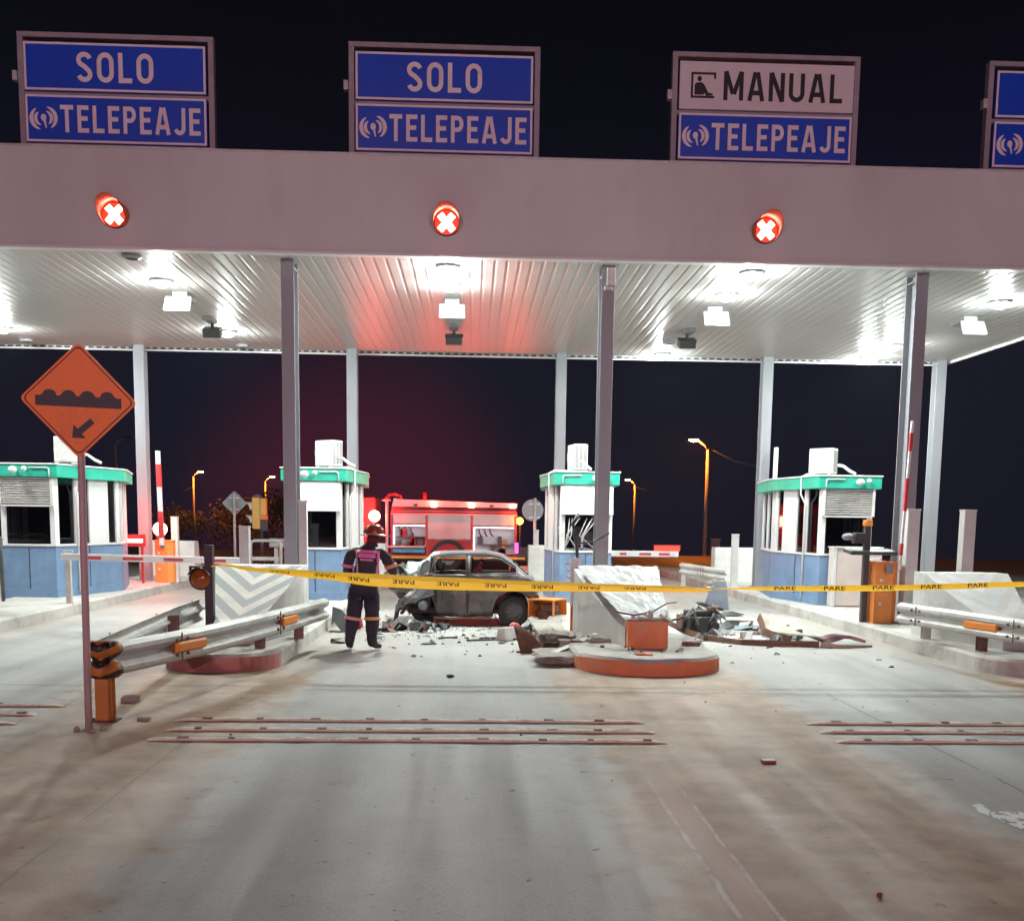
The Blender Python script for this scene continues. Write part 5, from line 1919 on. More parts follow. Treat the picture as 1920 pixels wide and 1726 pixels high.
# ------------------------------------------------------------------ fire engine
m_firered = M("fire engine red", (0.42, 0.018, 0.022), 0.3, var=0.12, coat=0.4)
m_shutter = M("silver roller shutter", (0.56, 0.52, 0.52), 0.42, metal=0.25, var=0.06, scale=2)
m_silver = M("pale body trim", (0.58, 0.54, 0.54), 0.4, var=0.08)
m_lockwhite = M("locker lining", (0.72, 0.70, 0.74), 0.5, var=0.08)
m_redlamp = EM("red strobe glow", (1.0, 0.10, 0.06), 60.0)
m_magenta = EM("magenta tail glow", (0.95, 0.08, 0.62), 3.0)
m_amberl = EM("amber lamp glow", (1.0, 0.33, 0.03), 16.0)
def engine():
    t = thing("fire_engine", "red fire engine with silver roller shutters and red lamps parked behind the wreck", "fire engine", (-0.3, 38.0, 0))
    x0, x1 = -2.22, 2.32       # body, front to the left
    D = 2.4
    # body shell around the lockers
    mb = MB()
    mb.b2(x0, x1, 0.5, D, 0.55, 2.30)
    mb.b2(x0, x1, 0.0, 0.5, 2.02, 2.14)
    mb.b2(x0, x1, 0.0, 0.5, 0.55, 0.60)
    mb.b2(-0.90, 0.66, 0.0, 0.5, 0.60, 1.12)
    for a in (x0, -0.96, 0.66, x1 - 0.07):
        mb.b2(a, a + 0.07, -0.012, 0.499, 0.601, 2.019)
    mb.build("body", m_firered, t, 0.01)
    mb = MB()
    mb.prism([(x0 + 0.05, 2.30), (x1, 2.30), (x1, 2.46), (x0 + 0.40, 2.56), (x0 + 0.12, 2.60)], -0.02, D, "y")
    mb.b2(x0 + 0.02, x1, -0.035, 0.05, 2.145, 2.155)
    mb.b2(x0 + 0.02, x1, -0.03, 0.05, 2.02, 2.06)
    mb.build("roof_cornice", m_silver, t, 0.008)
    def shutter(a, b_, z0, z1):
        s = MB()
        z = z1
        while z > z0 + 0.01:
            h = min(0.055, z - z0)
            s.b2(a, b_, 0.03, 0.045, z - h + 0.004, z)
            z -= 0.055
        o = s.build("roller_shutter", m_shutter, t)
        h = MB()
        h.b2(a, b_, 0.0, 0.045, z0 - 0.035, z0)
        n = max(2, int((b_ - a) / 0.35))
        for i in range(n):
            c = a + (b_ - a) * (i + 0.5) / n
            h.b2(c - 0.05, c + 0.05, -0.03, 0.0, z0 - 0.03, z0 + 0.02)
        h.build("shutter_bar", m_grey, o)
    shutter(x0 + 0.08, -0.97, 1.70, 2.015)
    shutter(-0.885, 0.655, 1.16, 2.015)
    shutter(0.735, x1 - 0.08, 1.66, 2.015)
    # open lockers with lamps and kit
    for (a, b_, z0, z1, nm) in ((x0 + 0.075, -0.965, 0.90, 1.66, 0), (0.735, x1 - 0.075, 0.66, 1.62, 1)):
        lk = MB()
        lk.b2(a, b_, 0.485, 0.498, z0, z1)
        lk.b2(a, a + 0.012, 0.05, 0.48, z0, z1)
        lk.b2(b_ - 0.012, b_, 0.05, 0.48, z0, z1)
        lk.b2(a, b_, 0.02, 0.48, z0 - 0.015, z0)
        lk.build("locker_lining", m_lockwhite, t)
        lt = MB()
        lt.b2(a + 0.03, a + 0.07, 0.06, 0.09, z0 + 0.05, z1 - 0.03)
        lt.b2(a + 0.1, b_ - 0.03, 0.06, 0.09, z1 - 0.05, z1 - 0.02)
        lt.build("locker_lamp", EM("locker strip lamp", (0.93, 0.95, 1.0), 5.0), t)
        kit = MB(); kit2 = MB()
        r_ = random.Random(5 + nm)
        for k in range(9):
            cx = a + 0.15 + (b_ - a - 0.3) * r_.random()
            h = 0.10 + 0.22 * r_.random()
            w = 0.08 + 0.16 * r_.random()
            zz = z0 + (0.0 if k < 6 else 0.33)
            (kit if k % 3 else kit2).b2(cx - w / 2, cx + w / 2, 0.15, 0.42, zz, zz + h)
        kit.b2(a + 0.1, b_ - 0.02, 0.12, 0.46, z0 + 0.31, z0 + 0.33)
        for k in range(3):
            kit.tube([(a + 0.2 + 0.2 * k, 0.2, z1 - 0.05), (a + 0.25 + 0.2 * k, 0.15, z1 - 0.25), (a + 0.3 + 0.22 * k, 0.2, z1 - 0.35)], 0.03, 7)
        kit.build("stowed_gear", M("mixed dark gear", (0.10, 0.07, 0.09), 0.6, var=0.6, scale=7), t)
        kit2.build("stowed_cases", M("yellow brown cases", (0.42, 0.22, 0.07), 0.6, var=0.3) if nm else m_firered, t)
    # drop-down tray and blue-white lower panel
    mb = MB()
    mb.b2(x0 - 0.35, -0.99, -0.20, 0.0, 0.84, 0.90); mb.build("tray", m_silver, t, 0.008)
    mb = MB()
    mb.b2(x0 + 0.08, -0.99, -0.045, -0.013, 0.66, 0.82); mb.build("blue_panel", M("light blue panel", (0.05, 0.36, 0.58), 0.4, var=0.1), t, 0.006)
    # lamps along the cornice
    for x in (-0.67, 0.68, 2.15):
        mb = MB(); mb.b2(x - 0.10, x + 0.10, -0.075, -0.02, 2.29, 2.43)
        mb.build("strobe_lamp", m_redlamp, t, 0.02)
        plight("strobe_light", (x, -0.14, 2.60), (1.0, 0.025, 0.012), 150, 0.05, t)
    for x in (-1.32, 1.40):
        mb = MB(); mb.b2(x - 0.07, x + 0.07, -0.05, -0.021, 2.33, 2.40)
        mb.build("marker_lamp", m_dark, t)
    mb = MB(); mb.ball((x1 + 0.10, 0.05, 1.84), 0.13); mb.build("amber_lamp", m_amberl, t)
    plight("amber_light", (x1 + 0.10, -0.16, 1.86), (1.0, 0.22, 0.01), 40, 0.06, t)
    mb = MB(); mb.b2(x1 - 0.06, x1 + 0.06, -0.05, -0.016, 0.68, 1.06); mb.build("tail_lamp", m_magenta, t, 0.01)
    mb = MB(); mb.cyl((x1 + 0.12, 0.2, 0.2), (x1 + 0.12, 0.2, 1.7), 0.04); mb.b2(x1, x1 + 0.5, 0.1, D, 0.4, 0.9); mb.build("rear_step", m_black, t)
    # cab, mostly hidden behind the booth
    mb = MB()
    mb.prism([(-5.9, 0.55), (x0 - 0.55, 0.55), (x0 - 0.55, 2.62), (-5.5, 2.62), (-5.9, 1.6)], 0.0, D, "y")
    mb.build("cab", m_firered, t, 0.03)
    mb = MB(); mb.b2(-5.4, -4.5, -0.012, 0.0, 1.45, 2.25); mb.b2(-4.3, -3.3, -0.012, 0.0, 1.45, 2.25); mb.build("cab_window", m_glass, t)
    # grab rail / ladder frame and roof hoops in the gap
    mb = MB()
    mb.tube([(x0 - 0.12, -0.1, 0.5), (x0 - 0.12, -0.1, 2.55), (x0 - 0.12, 0.3, 2.6)], 0.05, 8)
    mb.tube([(x0 - 0.3, -0.1, 2.52), (x0 + 0.02, -0.1, 2.52)], 0.03, 8)
    mb.build("grab_rail", m_silver, t)
    mb = MB()
    mb.tube([(x0 - 0.2, 0.4, 2.55), (x0 - 0.05, 0.4, 2.74), (x0 + 0.15, 0.4, 2.76), (x0 + 0.3, 0.4, 2.68), (x0 + 0.36, 0.4, 2.58)], 0.07, 8)
    mb.cyl((-1.03, 0.5, 2.45), (-1.03, 0.5, 2.82), 0.07)
    mb.build("roof_fittings", m_firered, t)
    mb = MB(); mb.ball((x0 - 0.57, -0.06, 1.95), 0.20, n=22, k=14); mb.build("beacon", EM("engine beacon glow", (1.0, 0.13, 0.08), 90.0), t)
    plight("beacon_light", (x0 - 0.57, -0.42, 2.0), (1.0, 0.025, 0.012), 160, 0.15, t)
    # chassis, arches, wheels
    mb = MB(); mb.b2(-5.8, x1, 0.3, D - 0.3, 0.35, 0.548); mb.b2(-5.8, x1 + 0.02, -0.01, 0.06, 0.42, 0.545); mb.build("chassis", m_black, t)
    for xc in (-0.15, -4.6):
        for yy in (0.02, D - 0.32):
            mb = MB(); mb.lathe([(0.26, -0.14), (0.43, -0.15), (0.49, -0.10), (0.49, 0.10), (0.43, 0.15), (0.26, 0.14)], (xc, yy + 0.16, 0.49), axis="y", n=30)
            w = mb.build("wheel", m_rubber, t)
            mb = MB(); mb.lathe([(0.27, -0.10), (0.2, -0.06), (0.0001, -0.08)], (xc, yy + 0.16, 0.49), axis="y", n=24); mb.build("rim", m_grey, w)
    mb = MB()
    n = 20; vs = []
    for i in range(n + 1):
        a = math.pi * i / n
        for r in (0.50, 0.66):
            vs.append((-0.15 + r * math.cos(a), -0.022, 0.49 + r * math.sin(a)))
    mb.add(vs, [(2 * i, 2 * i + 1, 2 * i + 3, 2 * i + 2) for i in range(n)])
    vs = [(-0.15 + 0.50 * math.cos(math.pi * i / n), -0.018, 0.49 + 0.50 * math.sin(math.pi * i / n)) for i in range(n + 1)]
    mb.build("wheel_arch", m_black, t)
    mb = MB(); mb.b2(-2.9, x1 + 0.3, -0.06, -0.02, 0.46, 0.54); mb.build("side_marking", M("yellow marking", (0.75, 0.45, 0.05), 0.4), t)
engine()
# ------------------------------------------------------------------ the person
def skin_mesh(pts, edges, root, sub=2):
    me = bpy.data.meshes.new("sk")
    me.from_pydata([p[0] for p in pts], edges, [])
    o = bpy.data.objects.new("sk", me)
    COL.objects.link(o)
    o.modifiers.new("s", "SKIN")
    for i, p in enumerate(pts):
        sv = me.skin_vertices[0].data[i]
        r = p[1]
        sv.radius = (r, r) if isinstance(r, (int, float)) else r
        sv.use_root = (i == root)
    ss = o.modifiers.new("u", "SUBSURF")
    ss.levels = ss.render_levels = sub
    dg = bpy.context.evaluated_depsgraph_get()
    dg.update()
    m2 = bpy.data.meshes.new_from_object(o.evaluated_get(dg))
    bpy.data.objects.remove(o)
    return m2

def person():
    t = thing("person", "person in dark uniform with pink reflective strips and an orange helmet, seen from behind", "person", (-1.13, 15.15, 0), math.radians(0))
    P, E_ = [], []
    def add(p, r, par=None):
        P.append((p, r))
        if par is not None:
            E_.append((par, len(P) - 1))
        return len(P) - 1
    pel = add((0.0, 0.0, 0.93), (0.185, 0.15))
    wa = add((0.01, 0.0, 1.08), (0.192, 0.15), pel)
    ch = add((0.035, 0.0, 1.26), (0.20, 0.155), wa)
    uc = add((0.055, 0.0, 1.40), (0.175, 0.12), ch)
    nk = add((0.085, 0.015, 1.50), (0.070, 0.072), uc)
    nk2 = add((0.11, 0.03, 1.555), (0.072, 0.078), nk)
    hd = add((0.125, 0.045, 1.63), (0.092, 0.108), nk2)
    hd2 = add((0.13, 0.045, 1.72), (0.082, 0.098), hd)
    # face side (turned away): nose
    ns = add((0.15, 0.145, 1.635), 0.018, hd)
    # legs
    for s, kn, an, toe, hl in ((-1, (-0.135, 0.04, 0.50), (-0.185, -0.01, 0.13), (-0.205, 0.14, 0.045), (-0.185, -0.06, 0.05)),
                               (1, (0.105, 0.045, 0.50), (0.105, -0.01, 0.13), (0.215, 0.10, 0.045), (0.085, -0.06, 0.05))):
        hp = add((0.095 * s, 0.0, 0.84), (0.115, 0.125), pel)
        th = add((0.5 * (0.095 * s + kn[0]), 0.03, 0.68), (0.108, 0.115), hp)
        k = add(kn, (0.095, 0.10), th)
        cf = add((0.5 * (kn[0] + an[0]), 0.0, 0.33), (0.092, 0.10), k)
        bt = add((an[0], an[1], 0.21), (0.068, 0.074), cf)
        a = add(an, (0.052, 0.058), bt)
        f = add((an[0] + 0.35 * (toe[0] - an[0]), an[1] + 0.35 * (toe[1] - an[1]), 0.06), (0.050, 0.050), a)
        add(toe, (0.042, 0.036), f)
        add(hl, (0.042, 0.042), a)
    # arms
    def arm_(sh, el, wr, hand, fdir, palmn, s):
        c = add((0.5 * (P[uc][0][0] + sh[0]), 0.0, sh[2] + 0.0), (0.085, 0.085), uc)
        a = add(sh, (0.088, 0.088), c)
        b0 = add(tuple(0.5 * (sh[i] + el[i]) for i in range(3)), (0.080, 0.080), a)
        b_ = add(el, (0.070, 0.070), b0)
        m_ = add(tuple(0.5 * (wr[i] + el[i]) for i in range(3)), (0.062, 0.060), b_)
        w = add(wr, (0.033, 0.030), m_)
        pm = add(hand, (0.034, 0.022), w)
        fd = Vector(fdir).normalized()
        pn = Vector(palmn).normalized()
        sd = fd.cross(pn).normalized()
        for k, (off, ln) in enumerate(((-0.030, 0.066), (-0.010, 0.078), (0.010, 0.072), (0.029, 0.056))):
            b0 = Vector(hand) + sd * off + fd * 0.035
            b1 = b0 + fd * ln * 0.5 + pn * 0.010
            b2 = b1 + (fd * 0.6 + pn * 0.8).normalized() * ln * 0.5
            i0 = add(tuple(b0), 0.0105, pm)
            i1 = add(tuple(b1), 0.0095, i0)
            add(tuple(b2), 0.0080, i1)
        tb = Vector(hand) - sd * 0.036 - fd * 0.012
        i0 = add(tuple(tb), 0.013, pm)
        add(tuple(tb + (fd * 0.8 - sd * 0.5 + pn * 0.3).normalized() * 0.05), 0.010, i0)
    arm_((-0.165, 0.0, 1.40), (-0.225, 0.04, 1.13), (-0.17, 0.24, 1.06), (-0.12, 0.31, 1.07), (0.6, 0.8, 0.1), (0.5, -0.4, -0.6), -1)
    arm_((0.275, 0.0, 1.39), (0.385, 0.05, 1.14), (0.36, 0.27, 1.10), (0.345, 0.35, 1.12), (0.1, 0.95, 0.25), (-0.8, 0.2, -0.4), 1)
    me = skin_mesh(P, E_, 0, 2)
    me.name = "body"
    t.scale = (1.1, 1.08, 1.0)
    m_uni = M("dark uniform cloth", (0.032, 0.024, 0.046), 0.85, var=0.35, scale=9, bump=0.5, bscale=14)
    m_jacket = M("dark jacket cloth", (0.046, 0.030, 0.042), 0.85, var=0.35, scale=9, bump=0.5, bscale=14)
    m_skin = M("skin", (0.34, 0.16, 0.11), 0.6, var=0.1)
    m_boot = M("black boots", (0.012, 0.010, 0.012), 0.45, var=0.3)
    m_hoodc = M("dark red hood cloth", (0.12, 0.022, 0.025), 0.85, var=0.25)
    for m in (m_uni, m_jacket, m_skin, m_boot, m_hoodc):
        me.materials.append(m)
    for p in me.polygons:
        c = p.center
        p.use_smooth = True
        k = 0
        if c.z > 1.0:
            k = 1
        if c.z > 1.53:
            k = 4
            if c.y > 0.09 and c.z > 1.57:
                k = 2
        if c.z < 0.17:
            k = 3
        if c.z > 0.95 and (c.y > 0.25):
            k = 2
        p.material_index = k
    body = bpy.data.objects.new("body", me)
    COL.objects.link(body)
    body.parent = t
    # cloth wrinkles as real displacement
    for v in me.vertices:
        if 0.15 < v.co.z < 1.5 and v.co.y < 0.22:
            n_ = mnoise.noise(Vector((v.co.x * 14, v.co.y * 14, v.co.z * 17)))
            v.co += v.normal * (0.012 * n_ + 0.010 * mnoise.noise(Vector((v.co.x * 5, v.co.y * 5, v.co.z * 26))))
    tree = BVHTree.FromPolygons([v.co.copy() for v in me.vertices], [list(p.vertices) for p in me.polygons])
    m_pink = M("pink reflective strip", (0.92, 0.24, 0.55), 0.3, var=0.1)
    m_pink2 = M("salmon reflective strip", (0.92, 0.40, 0.32), 0.35, var=0.12)
    def strip_(name, poly, mat, th=0.012):
        """poly: list of (x,z) centreline with a width, laid on the back of the jacket"""
        (pa, pb, w) = poly
        a, b_ = Vector(pa), Vector(pb)
        d = (b_ - a).normalized()
        q = Vector((-d.y, d.x)) * (w / 2)
        n = 18
        vs = []
        for i in range(n + 1):
            c = a.lerp(b_, i / n)
            for s in (-1, -0.33, 0.33, 1):
                p = c + q * s
                hit = tree.ray_cast(Vector((p.x, -1, p.y)), Vector((0, 1, 0)))
                y = hit[0].y if hit[0] is not None else -0.09
                vs.append((p.x, y - th, p.y))
        fs = [(i * 4 + k, (i + 1) * 4 + k, (i + 1) * 4 + k + 1, i * 4 + k + 1) for i in range(n) for k in range(3)]
        mb = MB()
        mb.add(vs, fs, 0, True)
        return mb.build(name, mat, t)
    strip_("reflective_strip", ((-0.10, 1.435), (0.22, 1.42), 0.038), m_pink)
    strip_("reflective_strip", ((-0.08, 1.42), (-0.06, 1.05), 0.024), M("tan reflective strip", (0.62, 0.36, 0.28), 0.4))
    strip_("reflective_strip", ((0.20, 1.41), (0.185, 1.03), 0.036), m_pink)
    strip_("back_patch", ((-0.055, 1.375), (0.165, 1.362), 0.062), m_pink)
    strip_("back_patch", ((-0.03, 1.315), (0.135, 1.305), 0.026), m_pink)
    strip_("waist_strip", ((-0.13, 1.005), (0.16, 0.985), 0.034), m_pink2)
    strip_("belt", ((-0.13, 0.965), (0.10, 0.95), 0.024), M("tan belt", (0.22, 0.13, 0.06), 0.6))
    def band(p0, p1, r, mat, name="sleeve_band"):
        mb = MB()
        mb.cyl(p0, p1, r, r * 0.97, n=20, caps=False)
        o = mb.build(name, mat, t)
        s = o.modifiers.new("thickness", "SOLIDIFY"); s.thickness = 0.004
    band((-0.203, 0.02, 1.245), (-0.212, 0.026, 1.20), 0.086, m_pink)
    band((0.340, 0.03, 1.245), (0.357, 0.037, 1.195), 0.086, M("coral reflective strip", (0.85, 0.27, 0.18), 0.4))
    band((-0.142, 0.035, 0.475), (-0.15, 0.03, 0.43), 0.112, m_pink2, "trouser_band")
    band((0.105, 0.04, 0.475), (0.105, 0.035, 0.43), 0.112, M("orange reflective strip", (0.85, 0.40, 0.12), 0.4), "trouser_band")
    mb = MB(); mb.box((0.19, -0.10, 0.99), (0.055, 0.045, 0.12)); mb.cyl((0.205, -0.10, 1.05), (0.205, -0.10, 1.16), 0.006, n=6); mb.build("radio", m_dark, t, 0.006)
    # jacket hem and collar
    mb = MB()
    mb.lathe([(0.085, 1.485), (0.094, 1.50), (0.086, 1.545), (0.078, 1.54)], (0.095, 0.02, 0), n=20, sy=1.05)
    mb.build("collar", m_jacket, t)
    # helmet with wide rear brim
    mb = MB()
    n = 28
    prof = [(0.118, 0.0), (0.120, 0.035), (0.108, 0.085), (0.080, 0.118), (0.04, 0.134), (0.0001, 0.138)]
    mb.lathe(prof, (0, 0, 0), n=n, sx=0.95, sy=1.12)
    hm = mb.build("helmet", M("orange helmet shell", (0.30, 0.050, 0.02), 0.25, var=0.12, coat=0.4), t)
    hm.location = (0.13, 0.035, 1.672)
    hm.scale = (1.16, 1.16, 1.05)
    hm.rotation_euler = (math.radians(-4), math.radians(4), math.radians(35))
    br = MB()
    vs = []
    for i in range(n):
        a = 2 * math.pi * i / n
        back = max(0, -math.sin(a))
        for (r, z) in ((0.114, 0.004), (0.150 + 0.075 * back ** 1.5, -0.012 - 0.020 * back), (0.153 + 0.078 * back ** 1.5, -0.020 - 0.022 * back), (0.110, -0.008)):
            vs.append((r * math.cos(a) * 0.97, r * math.sin(a) * 1.08, z))
    br.add(vs, [(i * 4 + k, ((i + 1) % n) * 4 + k, ((i + 1) % n) * 4 + k + 1, i * 4 + k + 1) for i in range(n) for k in range(3)], 0, True)
    br.build("brim", MATS["orange helmet shell"], hm)
    rd = MB()
    for k in range(3):
        a = math.pi * k / 3
        P2 = [(0.122 * math.cos(u) * math.cos(a) * 0.95, 0.122 * math.cos(u) * math.sin(a) * 1.12, 0.02 + 0.122 * math.sin(u)) for u in [math.pi * i / 12 for i in range(13)]]
        rd.tube(P2, 0.006, 5)
    rd.build("helmet_ridges", MATS["orange helmet shell"], hm)
    return t
person()
# ------------------------------------------------------------------ wreckage
def shard_mesh(r, sx, sy, sz, n=6):
    """irregular flat-ish torn piece"""
    mb = MB()
    out = []
    for i in range(n):
        a = 2 * math.pi * (i + 0.5 * r.random()) / n
        k = 0.55 + 0.45 * r.random()
        out.append((sx / 2 * k * math.cos(a), sy / 2 * k * math.sin(a)))
    lift = [sz * (0.15 + 0.85 * r.random()) for _ in range(n)]
    th = min(0.012, sz * 0.4)
    lo = [(x, y, max(0, l - th)) for (x, y), l in zip(out, lift)]
    lo[0] = (lo[0][0], lo[0][1], 0); lo[n // 2] = (lo[n // 2][0], lo[n // 2][1], 0); lo[n // 3] = (lo[n // 3][0], lo[n // 3][1], 0)
    hi = [(x * 0.96, y * 0.96, z + th) for (x, y, z) in lo]
    vs = lo + hi + [(0, 0, sz * 0.7), (0, 0, sz * 0.7 + th)]
    fs = []
    for i in range(n):
        j = (i + 1) % n
        fs += [(i, j, n + j, n + i), (i, 2 * n, j), (n + i, n + j, 2 * n + 1)]
    mb.add(vs, fs)
    return mb
def piece(name, label, cat, x, y, sx, sy, sz, mat, rz, seed, z=0.0, group=None, n=7):
    o = shard_mesh(random.Random(seed), sx, sy, sz, n).build(name, mat)
    o.location = (x, y, z + 0.002)
    o.rotation_euler = (0, 0, rz)
    return tag(o, label, cat, group)
m_pale = M("pale torn plastic", (0.60, 0.60, 0.57), 0.6, var=0.2, scale=8)
m_steelb = M("scuffed blue-grey metal", (0.22, 0.27, 0.31), 0.45, metal=0.3, var=0.2)
m_teal = M("pale teal plastic", (0.32, 0.55, 0.56), 0.4, var=0.2)
m_rubble = M("broken concrete", (0.33, 0.30, 0.265), 0.9, var=0.25, scale=7, bump=0.7, bscale=18, dirt=(0.25, 0.2, 0.16), dirt_amt=0.5)

def rubble(x, y, z, sx, sy, sz, seed, label, mat=None, rz=0.0, cat="rubble", name="concrete_rubble", group=None):
    me = bpy.data.meshes.new(name)
    bm = bmesh.new()
    bmesh.ops.create_cube(bm, size=1.0)
    bmesh.ops.subdivide_edges(bm, edges=bm.edges, cuts=7, use_grid_fill=True)
    for v in bm.verts:
        nv = mnoise.noise_vector(v.co * 1.9 + Vector((seed * 3.1, seed, 0)))
        nw = mnoise.noise_vector(v.co * 5.0 + Vector((seed, seed * 2.3, 7)))
        v.co += nv * 0.22 + nw * 0.10 + mnoise.noise_vector(v.co * 11.0) * 0.035
        v.co = Vector((v.co.x * sx, v.co.y * sy, max(0.0, (v.co.z + 0.5)) * sz))
    bm.to_mesh(me)
    bm.free()
    me.materials.append(mat or m_rubble)
    o = bpy.data.objects.new(name, me)
    COL.objects.link(o)
    o.location = (x, y, z)
    o.rotation_euler = (0, 0, rz)
    return tag(o, label, cat, group)
rubble(1.66, 16.3, 0, 0.5, 2.4, 0.26, 1, "long broken piece of island kerb left of the scraped block")
rubble(1.95, 14.9, 0, 0.55, 0.9, 0.24, 2, "smashed concrete lump just left of the orange kerb nose")
rubble(2.30, 14.6, 0.15, 0.45, 0.35, 0.14, 3, "small broken lump in front of the scraped block's left side")
rubble(1.65, 14.0, 0, 0.7, 0.8, 0.13, 4, "flat smashed concrete apron below the dark plank")
rubble(3.45, 14.2, 0.17, 0.22, 0.18, 0.10, 5, "brown broken lump right of the broken orange nose", m_brown)
rubble(2.62, 13.15, 0.16, 0.20, 0.12, 0.08, 6, "pinkish broken lump under the broken orange nose", m_nose_o)

# knocked over orange housing
t = thing("barrier_cabinet", "knocked over orange barrier housing lying open between the car and the scraped block", "barrier cabinet", (1.78, 18.6, 0.02), math.radians(-32), "orange barrier machine cabinets")
mb = MB()
mb.b2(-0.26, 0.26, -0.34, -0.33, 0.06, 0.08)
for (a, b_, c, d, e_, f) in ((-0.27, -0.25, -0.30, 0.30, 0.0, 0.42), (-0.25, 0.26, -0.30, 0.30, 0.40, 0.42), (-0.25, 0.26, -0.30, 0.30, 0.0, 0.02), (-0.25, 0.26, 0.28, 0.30, 0.02, 0.40), (0.24, 0.26, -0.30, -0.22, 0.02, 0.40)):
    mb.b2(a, b_, c, d, e_, f)
mb.build("housing", m_orange, t, 0.006)
t.scale = (0.95, 0.9, 1.18)
mb = MB()
mb.b2(-0.15, 0.15, -0.12, 0.24, 0.03, 0.24); mb.b2(-0.05, 0.2, -0.2, 0.1, 0.24, 0.34); mb.cyl((0.05, -0.2, 0.16), (0.05, -0.05, 0.16), 0.08)
mb.build("motor", m_rust, t, 0.01)

# left of the scraped block
t = thing("scrap_sheet", "dark torn curved panel standing at the foot of the plank", "car part", (1.34, 14.85, 0.0))
mb = MB()
n = 12; vs = []
for i in range(n + 1):
    u = i / n
    for j in range(5):
        v = j / 4
        vs.append((-0.21 + 0.36 * u - 0.10 * v * (1 - u), 0.10 * math.sin(u * 3.0) + 0.1 * v, v * (0.42 * (1 - u) ** 0.8 + 0.05) * (0.6 + 0.4 * math.sin(0.6 + 2.2 * u))))
mb.add(vs, [(i * 5 + j, (i + 1) * 5 + j, (i + 1) * 5 + j + 1, i * 5 + j + 1) for i in range(n) for j in range(4)], 0, True)
o = mb.build("panel_sheet", m_rust, t); s = o.modifiers.new("th", "SOLIDIFY"); s.thickness = 0.015
t = thing("fallen_beam", "dark straight metal bar lying aslant from the road up onto the island kerb", "metal bar", (1.33, 13.75, 0.02))
mb = MB(); mb.bar((0, 0, 0.03), (0.98, 1.25, 0.27), 0.10, 0.05); mb.build("bar_web", m_dark, t, 0.004)
mb = MB(); mb.bar((0, 0, 0.059), (0.98, 1.25, 0.299), 0.11, 0.008); mb.build("bar_flange", m_galv, t)
t = thing("lamp_fragment", "white tapered lamp housing with red lens by the dark scraps left of the block", "car part", (1.02, 16.6, 0.0), math.radians(-35))
mb = MB(); mb.prism([(-0.10, 0), (0.12, 0), (0.08, 0.22), (-0.05, 0.20)], -0.25, 0.15, "y"); mb.build("lamp_housing", m_pale, t, 0.02)
mb = MB(); mb.ball((0.0, 0.17, 0.17), 0.10); mb.build("red_lens", m_redp, t)
for k, (x, y, sx, sy, sz, mt, lab) in enumerate([
        (1.35, 17.2, 0.45, 0.5, 0.22, m_dark, "dark heap of car scraps behind the red and white lamp fragment"),
        (1.50, 18.25, 0.32, 0.3, 0.30, m_pale, "pale plastic scrap leaning at the car's rear wheel"),
        (1.20, 17.7, 0.4, 0.3, 0.16, m_brown, "brown torn scrap just in front of the rear wheel"),
        (1.42, 17.9, 0.2, 0.4, 0.26, m_galv, "light metal scrap beside the rear wheel, right side"),
        (-0.55, 17.9, 0.24, 0.16, 0.20, m_teal, "pale teal triangular piece in front of the crushed bonnet"),
        (-0.86, 18.05, 0.6, 0.4, 0.22, m_dark, "dark torn bumper piece under the crushed front, right of the person"),
        (-0.35, 18.2, 0.5, 0.35, 0.16, m_dark, "dark bent wing piece under the car's front wheel"),
        (-0.95, 17.6, 0.35, 0.2, 0.08, m_brown, "flat brown strip on the floor beside the person's knee"),
        (-0.75, 17.2, 0.16, 0.10, 0.05, m_pale, "small white chip right of the person's legs"),
        (-0.42, 17.75, 0.22, 0.1, 0.07, m_orange, "yellowish small piece beside the teal triangle"),
        (-1.0, 18.3, 0.30, 0.22, 0.24, m_galv, "crumpled pale metal piece right of the person's knee"),
        (-0.62, 18.25, 0.24, 0.16, 0.20, m_pale, "pale bent lamp piece in the crushed front"),
        (-1.75, 17.6, 0.5, 0.5, 0.50, m_dark, "large dark car part behind the guardrail's end, left of the person"),
        (-1.66, 18.3, 0.25, 0.4, 0.55, m_dark, "upright dark fender piece left of the person"),
        (-1.50, 17.9, 0.2, 0.2, 0.30, m_redp, "small red lamp piece left of the person's knee"),
        (-1.55, 16.0, 0.5, 0.3, 0.10, m_dark, "flat dark splintered piece behind the person's left boot"),
        (-1.05, 16.2, 0.25, 0.4, 0.12, m_dark, "dark splintered piece between the person's feet, farther back"),
        (-0.22, 15.9, 0.36, 0.14, 0.06, m_dark, "small dark leaf-shaped scrap right of the person's boots"),
        (0.9, 16.1, 0.3, 0.12, 0.03, m_dark, "flat dark scrap on the lane below the car's middle"),
        (5.85, 23.4, 0.70, 0.35, 0.42, m_steelb, "x")]):
    if lab == "x":
        continue
    piece("car_scrap", lab, "car part", x, y, sx, sy, sz, mt, 0.4 * k, 60 + k, group="torn car parts around the wreck")
for k, (pts, lab) in enumerate([([(0.55, 16.7, 0.01), (0.95, 16.75, 0.02), (1.25, 17.1, 0.01)], "thin dark strip lying on the lane in front of the car's sill"),
                                ([(0.35, 16.35, 0.012), (0.8, 16.5, 0.012), (1.3, 16.5, 0.03)], "long thin pale-dark moulding lying on the lane before the rear wheel"),
                                ([(-0.1, 16.6, 0.01), (0.05, 16.75, 0.01), (0.2, 16.7, 0.015)], "short curled thin strip on the lane"),
                                ([(3.15, 14.6, 0.5), (3.5, 14.9, 0.55), (3.75, 15.6, 0.62), (4.0, 16.3, 0.3)], "dark cable drooping off the scraped block's right side")]):
    mb = MB()
    mb.tube(pts, 0.016, 6)
    tag(mb.build("torn_strip", m_dark), lab, "torn strip", "thin torn strips and cables")

